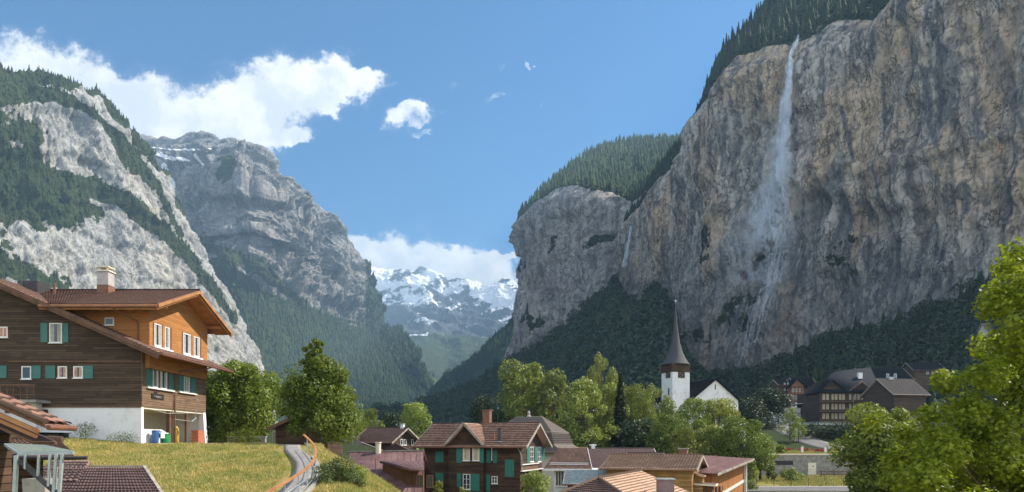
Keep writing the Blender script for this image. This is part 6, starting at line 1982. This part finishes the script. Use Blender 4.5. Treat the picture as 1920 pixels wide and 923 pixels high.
R.slope((x0 - .8, -1, zz), (x0 + 18, -1, zz), (x0 + 20, 10, zr2 + .2), (x0 + 7.5, 10, zr2 - 1.0), .4, .4, 0, .02, style='flat', nsub=1)
R.slope((x0 + 3.5, -1, ze + 3.2), (x0 - .8, -1, ze - .4), (x0 - .8, 9, ze - .4), (x0 + 3.5, 12, ze + 3.2), .4, .4, 0, .02, style='flat', nsub=1)
R.slope((x0 + 7.8, -1, ze - .4), (x0 + 3.5, -1, ze + 3.2), (x0 + 3.5, 12, ze + 3.2), (x0 + 7.8, 9, ze - .4), .4, .4, 0, .02, style='flat', nsub=1)
R.build(M['slate_shaded'], t)
R = Roof()
R.slope((x0 + 15.4, -1, ze - .1), (x0 + 15.4, 9, ze - .1), (x0 + 11.8, 9, ze + 2.7), (x0 + 11.8, -1, ze + 2.7), .4, .4, .02, .02)
R.slope((x0 + 8.2, 9, ze - .1), (x0 + 8.2, -1, ze - .1), (x0 + 11.8, -1, ze + 2.7), (x0 + 11.8, 9, ze + 2.7), .4, .4, .02, .02)
R.build(M['tile_plum'], t)
cols = [(1542, 1547), (1549, 1554), (1559, 1563), (1565, 1570), (1573, 1577.5), (1579, 1584), (1592, 1596), (1601.5, 1605.5), (1607.5, 1612), (1614, 1618), (1620, 1624)]
for (y0, y1) in ((739, 750), (757, 768), (775, 786)):
    for (a0, a1) in cols:
        a = fr.hit(a0, y1, 'y', 0); b = fr.hit(a1, y0, 'y', 0)
        w_ = MB(); wbox(w_, 'y', 0, -1, a.x, a.z, b.x, b.z, .003, .06); w_.build('window', M['window_buff'], t)
    a = fr.hit(1537, y1 + 2, 'y', -.0)
    MB().box((x0 - .3, -.9, a.z - .45), (4, -.003, a.z - .25)).build('balcony', M['wood_brown_trim'], t)
MB().tube([tuple(fr.hit(1600, 742, 'y', -.3)), tuple(fr.hit(1600, 795, 'y', -.3))], .09, 6).build('downpipe', M['metal_grey'], t)
cz = fr.hit(1612, 703, 'y', 5)
MB().box((cz.x - .6, 4.5, cz.z - 1.2), (cz.x + .6, 5.5, cz.z + .6)).build('chimney', M['plaster'], t)

h2x, h2y = P(1745, 0, 186).x, 186.0
t, f_ = gable_house('guest_house', 'dark guest house with a brown felt roof, right of the timber hotel', h2x, h2y, 12, 11.5, 13, (830 - 741) / F * 186, (830 - 710) / F * 190, 1, 'wood_dark', 'tile_grey', .8, .8, hump=.01, step=.02, tw=.3, th=.3)
MB().box((-8.0, 5.6, (830 - 710) / F * 190 - .3), (-6.7, 7, (830 - 710) / F * 190 + .45)).build('roof_hatch', M['metal_grey'], t)
t, f_ = gable_house('chalet', 'dim chalet with a dark gable behind the hotel roofs', P(1715, 0, 225).x, 225, 0, 16, 14, (830 - 712) / F * 225, (830 - 690) / F * 232, 3, 'wood_dark', 'slate_shaded', .8, .8, tw=.5, th=.5, hump=0, step=.02)
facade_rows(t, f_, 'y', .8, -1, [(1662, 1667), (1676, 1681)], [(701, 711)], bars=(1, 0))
t, f_ = gable_house('chalet', 'dim white-based chalet in the trees right of the hotel', P(1775, 0, 250).x, 250, 0, 12, 10, (830 - 694) / F * 250, (830 - 680) / F * 255, 6, 'wood_dark', 'slate_shaded', .8, .8, tw=.5, th=.5, hump=0, step=.02)
facade_rows(t, f_, 'y', .8, -1, [(1737, 1741), (1747, 1751), (1757, 1761)], [(697, 702)], bars=(0, 0))
t, f_ = gable_house('villa', 'buff rendered villa glimpsed above the maple', P(1905, 0, 300).x, 300, 0, 12, 9, (830 - 622) / F * 300, (830 - 606) / F * 304, 20, 'plaster_cream', 'tile_grey', .8, .8, tw=.5, th=.5, hump=0, step=.02)
facade_rows(t, f_, 'y', .8, -1, [(1867, 1872), (1876, 1881)], [(624, 634)], bars=(0, 0))

# timber-framed house
tx, ty = P(1500, 0, 222).x, 222.0
fr = Frame(tx, ty)
t = empty('timber_framed_house', (tx, ty, 0), label='half-timbered house with a brick-red gable front above the painted shop', cat='house')
M['brick_infill'] = plain_mat('brick_infill', (0.34, 0.17, 0.10), (0.25, 0.13, 0.08), .9, 2)
a = fr.hit(1483, 760, 'y', 0); b = fr.hit(1508, 724, 'y', 0); ap = fr.hit(1494, 712, 'y', 0)
MB().prism([(a.x, 0, a.z - 2), (b.x, 0, a.z - 2), (b.x, 0, b.z), (ap.x, 0, ap.z), (a.x, 0, b.z)], (0, 10, 0)).build('gable_wall', M['brick_infill'], t)
MB().box((a.x, -.05, a.z - 2), (b.x, -.003, a.z + .9)).build('ground_floor', M['plaster'], t)
mb = MB()
for px_ in (1483.5, 1490.5, 1496.5, 1502.5, 1507.5):
    v0 = fr.hit(px_, 756, 'y', 0); v1 = fr.hit(px_, 724, 'y', 0); mb.box((v0.x - .12, -.08, v0.z), (v0.x + .12, -.003, v1.z))
for py_ in (753, 739, 726):
    v0 = fr.hit(1483, py_, 'y', 0); v1 = fr.hit(1508, py_, 'y', 0); mb.box((v0.x, -.1, v0.z - .13), (v1.x, -.003, v0.z + .13))
mb.build('timber_frame', M['wood_brown_trim'], t)
facade_rows(t, fr, 'y', -.0, -1, [(1485, 1489), (1492, 1496), (1499, 1503)], [(729, 735), (742, 749)], bars=(1, 0))
facade_rows(t, fr, 'y', -.05, -1, [(1485, 1491), (1498, 1505)], [(755, 762)], bars=(1, 0), mat='metal_dark')
R = Roof()
R.slope((b.x + .9, -1, b.z - .5), (b.x + .9, 10, b.z - .5), (ap.x, 10, ap.z + .35), (ap.x, -1, ap.z + .35), .4, .4, 0, .02, style='flat', nsub=1)
R.slope((a.x - .9, 10, b.z - .5), (a.x - .9, -1, b.z - .5), (ap.x, -1, ap.z + .35), (ap.x, 10, ap.z + .35), .4, .4, 0, .02, style='flat', nsub=1)
R.build(M['slate_shaded'], t)
t, f_ = gable_house('chalet', 'dark chalet attached on the left of the half-timbered house', P(1484, 0, 224).x, 224, 0, 4.2, 9, (830 - 722) / F * 224, (830 - 712) / F * 228, 4, 'wood_dark', 'slate_shaded', .4, .3, hump=0, step=.02, tw=.5, th=.5)
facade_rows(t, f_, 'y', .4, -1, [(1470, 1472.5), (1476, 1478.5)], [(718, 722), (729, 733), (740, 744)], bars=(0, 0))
t, f_ = gable_house('chalet', 'dark bluish chalet between the half-timbered house and the hotel', P(1535, 0, 226).x, 226, 0, 7.5, 10, (830 - 726) / F * 226, (830 - 708) / F * 231, 4, 'wood_dark', 'slate_shaded', .4, .4, hump=0, step=.02, tw=.5, th=.5)

# low white shop building with painted scrollwork
sx, sy = P(1440, 0, 214).x, 214.0
fr = Frame(sx, sy, -4)
t = empty('painted_shop', (sx, sy, 0), rad(-4), label='low white building with dark painted scrollwork and a flat canopy', cat='shop')
z0_ = (830 - 790) / F * 214; z1_ = (830 - 765) / F * 214
MB().box((0, 0, z0_ - 3), (15, 8, z1_)).build('wall', M['plaster'], t)
MB().prism([(-.8, -1.5, z1_ + .2), (15.5, -1.5, z1_ + 1.4), (15.5, -1.5, z1_ + 1.7), (-.8, -1.5, z1_ + .5)], (0, 9, 0)).build('flat_roof', M['slate_shaded'], t)
MB().bar((-.8, -1.53, z1_ + .45), (15.5, -1.53, z1_ + 1.65), .05, .15).build('roof_edge', M['white'], t)
def ringpts(cx, cz, r, n=18, a0=0, a1=6.283):
    return [(cx + math.cos(a0 + (a1 - a0) * i / n) * r, -.06, cz + math.sin(a0 + (a1 - a0) * i / n) * r) for i in range(n + 1)]
zm = (z0_ + z1_) / 2 + .3
M['scroll'] = plain_mat('scroll_paint', (0.03, 0.035, 0.07), None, .7)
for (cx0, cz0, r0, a0, a1) in ((3.6, zm, 1.15, 0, 6.283), (3.6, zm, .55, 0.5, 5.5), (1.2, zm - .5, .8, .3, 4.5), (6.0, zm - .3, .6, 2, 7), (8.2, zm - .3, .75, 0, 5), (9.9, zm - .4, .7, 1, 6), (11.6, zm - .3, .8, 3, 8)):
    MB().tube(ringpts(cx0, cz0, r0, 18, a0, a1), .13, 5).build('painted_scroll', M['scroll'], t)
for k in range(3):
    MB().box((7 + k * 2.6, -.05, z0_ - .2), (8.6 + k * 2.6, -.003, z0_ + .9)).build('shop_opening', M['dark'], t)
t = empty('parked_boat_roof', (P(1510, 0, 216).x, 211.0, 0), label='white parasol-like awning on the terrace under the half-timbered house', cat='awning')
MB().prism([(-2.2, 0, z1_ + 1.9), (2.6, 0, z1_ + 2.2), (1.6, 0, z1_ + 2.9), (-1.2, 0, z1_ + 2.7)], (0, 3, 0)).build('awning_cloth', M['white'], t)
MB().tube([(0, 1.5, z1_ - 3), (0, 1.5, z1_ + 2.4)], .08, 6).build('pole', M['metal_grey'], t)
t.name = 'awning'

# road up to the hotel and the road in front
rg = lambda X, Y: right_ground(X, Y)
ribbon('road', [(P(px_, 0, Y).x, Y) for px_, Y in ((1720, 140), (1640, 148), (1570, 157), (1515, 170), (1475, 186), (1450, 202), (1442, 214))], 7.0, M['asphalt'], rg, .06, 90, kind='structure')
mbk = ribbon('pavement', [(28, 89.5), (45, 89.6), (60, 90), (80, 91)], 2.6, M['asphalt_pale'], rg, .1, 40, kind='structure')
ribbon('road_front', [(26, 85.2), (45, 85.2), (60, 85.4), (80, 86.4)], 5.6, M['asphalt'], rg, .05, 40, kind='structure').name = 'road'

# stone wall with a pale door
t = empty('stone_wall', (0, 125, 0), label='long weathered stone wall with a pale door below the lawn', cat='wall')
wx0, wx1 = P(1425, 0, 125).x, P(1600, 0, 125).x
MB().box((wx0, 0, -6.4), (wx1, .7, -2.25)).build('wall_body', M['stone'], t)
MB().box((wx0 - .1, -.12, -2.25), (wx1, .8, -2.05)).build('coping', M['plaster_cream'], t)
fr = Frame(0, 125)
a = fr.hit(1515, 890, 'y', 0); b = fr.hit(1530, 868, 'y', 0)
d = MB().box((a.x, -.05, a.z), (b.x, -.003, b.z)).build('door', M['plaster_cream'], t)
MB().box((a.x - .12, -.08, a.z), (a.x, -.003, b.z + .12)).box((b.x, -.08, a.z), (b.x + .12, -.003, b.z + .12)).box((a.x, -.08, b.z), (b.x, -.003, b.z + .12)).build('door_frame', M['concrete'], d)
MB().box(((a.x + b.x) / 2 + .1, -.09, b.z - .75), ((a.x + b.x) / 2 + .25, -.05, b.z - .5)).build('notice', M['dark'], d)
a = fr.hit(1452, 872, 'y', 0); b = fr.hit(1487, 864, 'y', 0)
MB().box((a.x, -.04, a.z), (b.x, -.003, b.z)).build('hatch', M['dark'], t)
for (px_, nme) in ((1453.5, 'leftmost'), (1504, 'middle'), (1547.5, 'rightmost')):
    X = P(px_, 0, 134).x; gz = float(right_ground(np.array([X]), np.array([134.]))[0])
    t = empty('bollard', (X, 134, gz), label=f'short white post on the lawn above the stone wall, {nme} of three', cat='post', group='white posts on the lawn')
    MB().box((-.2, -.15, -.2), (.2, .15, 1.25)).build('shaft', M['white'], t)
    MB().prism([(-.24, -.19, 1.25), (.24, -.19, 1.25), (.16, -.19, 1.42), (-.16, -.19, 1.42)], (0, .38, 0)).build('cap', M['concrete'], t)
for (px_, Y, w_, lab) in ((1475, 150, 1.6, 'small bed of red flowers left on the lawn by the road'), (1507, 146, 1.4, 'small bed of red flowers behind the middle white post'), (1539, 140, 2.6, 'wide bed of red flowers between the white posts')):
    X = P(px_, 0, Y).x; gz = float(right_ground(np.array([X]), np.array([float(Y)]))[0])
    n = 500
    c = RNG.normal(size=(n, 3)) * [w_ * .3, .35, .14] + [0, 0, .4]
    V, Fc, Rr = leaf_cloud(c, np.tile([0, 0, 1.], (n, 1)), .3)
    t = empty('flower_bed', (X, Y, gz), label=lab, cat='flower bed', group='red flower beds')
    np_mesh('blossom', V, Fc, M['red'], t)
    MB().box((-w_ / 2, -.5, -.1), (w_ / 2, .5, .18)).build('bed_edge', M['concrete'], t)
# fences by the road
def post_fence(name, x0, x1, Y, gap, h, label, rails=(0.95, .5), r=.04):
    t = empty(name, (x0, Y, 0), label=label, cat='fence')
    zf_ = lambda x: float(right_ground(np.array([x]), np.array([float(Y)]))[0])
    n = int((x1 - x0) / gap)
    for i in range(n + 1):
        x = x0 + i * gap
        MB().tube([(x - x0, 0, zf_(x) - .2), (x - x0, 0, zf_(x) + h)], r, 6).build('post', M['iron'], t)
    for f in rails:
        MB().tube([(0, 0, zf_(x0) + h * f), (x1 - x0, 0, zf_(x1) + h * f)], r * .6, 6).build('rail', M['iron'], t)
post_fence('road_fence', 30, 58, 91.6, 2.3, 1.15, 'thin dark metal fence along the pavement in front of the grass', rails=(.97, .5))
post_fence('meadow_fence', 36, 60, 103, 2.6, 1.05, 'thin wire fence across the grass behind the pavement', rails=(.9,), r=.03)
t = empty('wooden_fence', (P(1540, 0, 119).x, 119, 0), label='low dark timber rail fence right of the pale door', cat='fence')
for k in range(5): MB().box((k * 2.2 - .07, -.07, -6), (k * 2.2 + .07, .07, -4.75)).build('post', M['wood_brown_trim'], t)
for z_ in (-5.0, -5.45): MB().box((-.2, -.12, z_ - .1), (9.2, -.07, z_ + .1)).build('rail', M['wood_brown_trim'], t)
# street lamp and poles behind the grey roof
t = empty('street_lamp', (P(642, 0, 92).x, 92, -7.5), label='two-headed street lamp rising behind the grey slated roof', cat='street lamp')
zt = (830 - 796) / F * 92 + 7.5
MB().tube([(0, 0, 0), (0, 0, zt)], [.09, .05], 8).build('pole', M['metal_grey'], t)
for s in (-1, 1):
    MB().tube([(0, 0, zt - .1), (s * .25, 0, zt + .02), (s * .5, 0, zt)], .03, 6).build('arm', M['metal_grey'], t)
    MB().tube([(s * .25, 0, zt + .02), (s * .3, 0, zt + .05), (s * .62, 0, zt + .05), (s * .68, 0, zt)], [.04, .1, .1, .04], 8).build('lamp_head', M['white'], t)
t = empty('utility_pole', (P(657, 0, 95).x, 95, -7.5), label='plain thin pole right of the two-headed street lamp', cat='pole')
MB().tube([(0, 0, 0), (0, 0, 9.2)], [.1, .07], 8).build('shaft', M['metal_grey'], t)
MB().box((-.1, -.1, 9.2), (.1, .1, 9.35)).build('cap', M['metal_dark'], t)
t, f_ = gable_house('house', 'reddish roof glimpsed through the large leaning tree', P(642, 0, 100).x, 100, 0, 7, 8, (830 - 812) / F * 100, (830 - 795) / F * 104, -8, 'wood_dark', 'tile_pink', .6, .6)

# ------------------------------------------------------------------ waterfalls
m_water, g = newmat('falling_water')
pb = g.n('ShaderNodeBsdfPrincipled'); pb.inputs['Base Color'].default_value = (.82, .88, .95, 1); pb.inputs['Roughness'].default_value = .6
tl = g.n('ShaderNodeBsdfTranslucent'); tl.inputs['Color'].default_value = (.82, .88, .95, 1)
mx = g.n('ShaderNodeMixShader', i_0=.4); g.nt.links.new(pb.outputs[0], mx.inputs[1]); g.nt.links.new(tl.outputs[0], mx.inputs[2])
clr = g.n('ShaderNodeBsdfTransparent'); mx2 = g.n('ShaderNodeMixShader', i_0=.26); g.nt.links.new(clr.outputs[0], mx2.inputs[1]); g.nt.links.new(mx.outputs[0], mx2.inputs[2])
out = g.n('ShaderNodeOutputMaterial'); g.nt.links.new(mx2.outputs[0], out.inputs[0])

_pxE, _pyE = E.px()
_sel = (E.row < 3.4)
_ex, _ey, _eD = _pxE[_sel], _pyE[_sel], E.V[..., 1][_sel]
_order = {}
def cliffD(px_, py_):
    k = (int(px_ // 5), int(py_ // 5))
    if k not in _order:
        d = (_ex - px_) ** 2 + (_ey - py_) ** 2
        i = np.nonzero(d < max(30.0, d.min() * 3))[0]
        _order[k] = float(_eD[i].min())
    return _order[k]

def slivers(px_, py_, off, ln, wd, lean=0):
    """small vertical droplets of water hanging at distance off in front of the rock"""
    n = len(px_)
    ln = ln + np.zeros(n); wd = wd + np.zeros(n)
    D = np.array([cliffD(a, b) for a, b in zip(px_, py_)]) - off
    c = np.stack([(px_ - 960) / F * D, D, (HY - py_) / F * D], 1)
    a = RNG.random(n) * 3.14
    hx = np.stack([np.cos(a) * wd * .5, np.sin(a) * wd * .5, 0 * a], 1)
    dn = np.stack([RNG.normal(size=n) * .12 * ln + lean * ln, RNG.normal(size=n) * .1 * ln, -ln * .5], 1)
    V = np.stack([c - dn, c + hx, c + dn, c - hx], 1).reshape(-1, 3)
    return V
def along(n, pts, wfun, power=1.0, gauss=True, e=1.0):
    t = RNG.random(n) ** power * (len(pts) - 1)
    i = np.clip(t.astype(int), 0, len(pts) - 2); f = t - i
    A_ = np.array(pts, float)
    q = A_[i] * (1 - f)[:, None] + A_[i + 1] * f[:, None]
    return q[:, 0] + RNG.normal(size=n) * q[:, 2] * .5, q[:, 1] + RNG.normal(size=n) * 4
wfall = empty('waterfall', tuple(P(1490, 95, 545)), label='tall waterfall dissolving into spray down the ochre cliff', cat='waterfall')
Wo = np.array(P(1490, 95, 545))
def wpart(name, V):
    o = np_mesh(name, V - Wo, np.arange(len(V)).reshape(-1, 4), m_water, wfall)
    return o
# thin jet leaving the lip
x_, y_ = along(2600, [(1497, 68, 1.4), (1494, 80, 1.8), (1487, 90, 2.2), (1484, 98, 2.2)], None)
V1 = slivers(x_, y_, np.full(len(x_), 4.0), .9, .35)
x_, y_ = along(52000, [(1484, 98, 3), (1480, 130, 5), (1476, 165, 7), (1472, 205, 9), (1468, 250, 12), (1462, 300, 17), (1458, 340, 22), (1450, 380, 30), (1440, 415, 40), (1432, 450, 46)], None, power=.8)
x_ += fbm(np.stack([x_ / 14, y_ / 30, x_ * 0], 1), 4) * 7
V2 = slivers(x_, y_, 4 + RNG.random(len(x_)) * 9, 1.3 + RNG.random(len(x_)), .25 + RNG.random(len(x_)) * .2, -.05)
wpart('water_column', np.concatenate([V1, V2]))
x_, y_ = along(90000, [(1470, 230, 24), (1462, 290, 34), (1452, 350, 46), (1440, 400, 62), (1425, 440, 74), (1420, 480, 80), (1425, 530, 60)], None, power=.9)
k = fbm(np.stack([x_ / 22, y_ / 26, x_ * 0 + 3], 1), 4) > -.15
x_, y_ = x_[k], y_[k]
V3 = slivers(x_, y_, 5 + RNG.random(len(x_)) * 16, .55 + .5 * RNG.random(len(x_)), .30)
wpart('spray', V3)
# braided cascade over the lower ledges
st = []
rs = np.random.default_rng(5)
for k in range(13):
    x0_ = 1385 + k * 4.6 + rs.normal() * 1.5; ys0 = 560 + rs.normal() * 14 - k * 4; ys1 = 690 - k * 4 + rs.normal() * 10 if k < 9 else 600 + rs.normal() * 20
    nseg = 900
    tt = RNG.random(nseg)
    yv = ys0 + (ys1 - ys0) * tt
    xv = x0_ + (1 - tt) * 22 + np.sin(tt * 9 + k) * 1.6 - tt * 6 + RNG.normal(size=nseg) * .9
    st.append((xv, yv))
for k in range(8):
    x0_ = 1432 + k * 4.5; nseg = 800; tt = RNG.random(nseg)
    yv = 470 + 110 * tt + rs.normal() * 8; xv = x0_ + 12 - 22 * tt + np.sin(tt * 7 + k * 2) * 1.4 + RNG.normal(size=nseg) * .8
    st.append((xv, yv))
nseg = 700; tt = RNG.random(nseg); st.append((1384 + 42 * tt + RNG.normal(size=nseg), 655 - 22 * tt ** 1.3 + RNG.normal(size=nseg)))
nseg = 500; tt = RNG.random(nseg); st.append((1424 + 20 * tt + RNG.normal(size=nseg), 546 - 12 * tt + RNG.normal(size=nseg)))
x_ = np.concatenate([a for a, b in st]); y_ = np.concatenate([b for a, b in st])
V4 = slivers(x_, y_, 2.5 + RNG.random(len(x_)), .9 + .6 * RNG.random(len(x_)), .14)
wpart('cascade', V4)
# the small far waterfall
_pxD, _pyD = Dm.px(); _sd = Dm.row < 3
x_, y_ = [], []
for k in range(3):
    tt = RNG.random(1500); x_.append(1183 - 16 * tt ** 1.2 + k * 2 * tt + RNG.normal(size=1500) * .7); y_.append(425 + 75 * tt)
x_, y_ = np.concatenate(x_), np.concatenate(y_)
_ex, _ey, _eD = np.concatenate([_pxD[_sd], _ex]), np.concatenate([_pyD[_sd], _ey]), np.concatenate([Dm.V[..., 1][_sd], _eD]); _order.clear()
V5 = slivers(x_, y_, np.full(len(x_), 12.0), 3.0, .8)
w2_ = empty('waterfall', tuple(P(1180, 430, 1120)), label='thin small waterfall in the recess of the far cliff', cat='waterfall')
np_mesh('water_thread', V5 - np.array(P(1180, 430, 1120)), np.arange(len(V5)).reshape(-1, 4), m_water, w2_)

# ------------------------------------------------------------------ haze
m_haze, g = newmat('haze')
vol = g.n('ShaderNodeVolumePrincipled')
vol.inputs['Color'].default_value = (0.45, 0.72, 1.0, 1)
vol.inputs['Density'].default_value = 0.0001
vol.inputs['Anisotropy'].default_value = 0.2
out = g.n('ShaderNodeOutputMaterial')
g.nt.links.new(vol.outputs[0], out.inputs['Volume'])
hz = MB().box((-3600, -70, -40), (3600, 9600, 2300)).build('haze', m_haze)
tag(hz, kind='stuff', label='thin blue valley haze', cat='haze')
m_haze.cycles.homogeneous_volume = True
S.cycles.volume_step_rate = 4
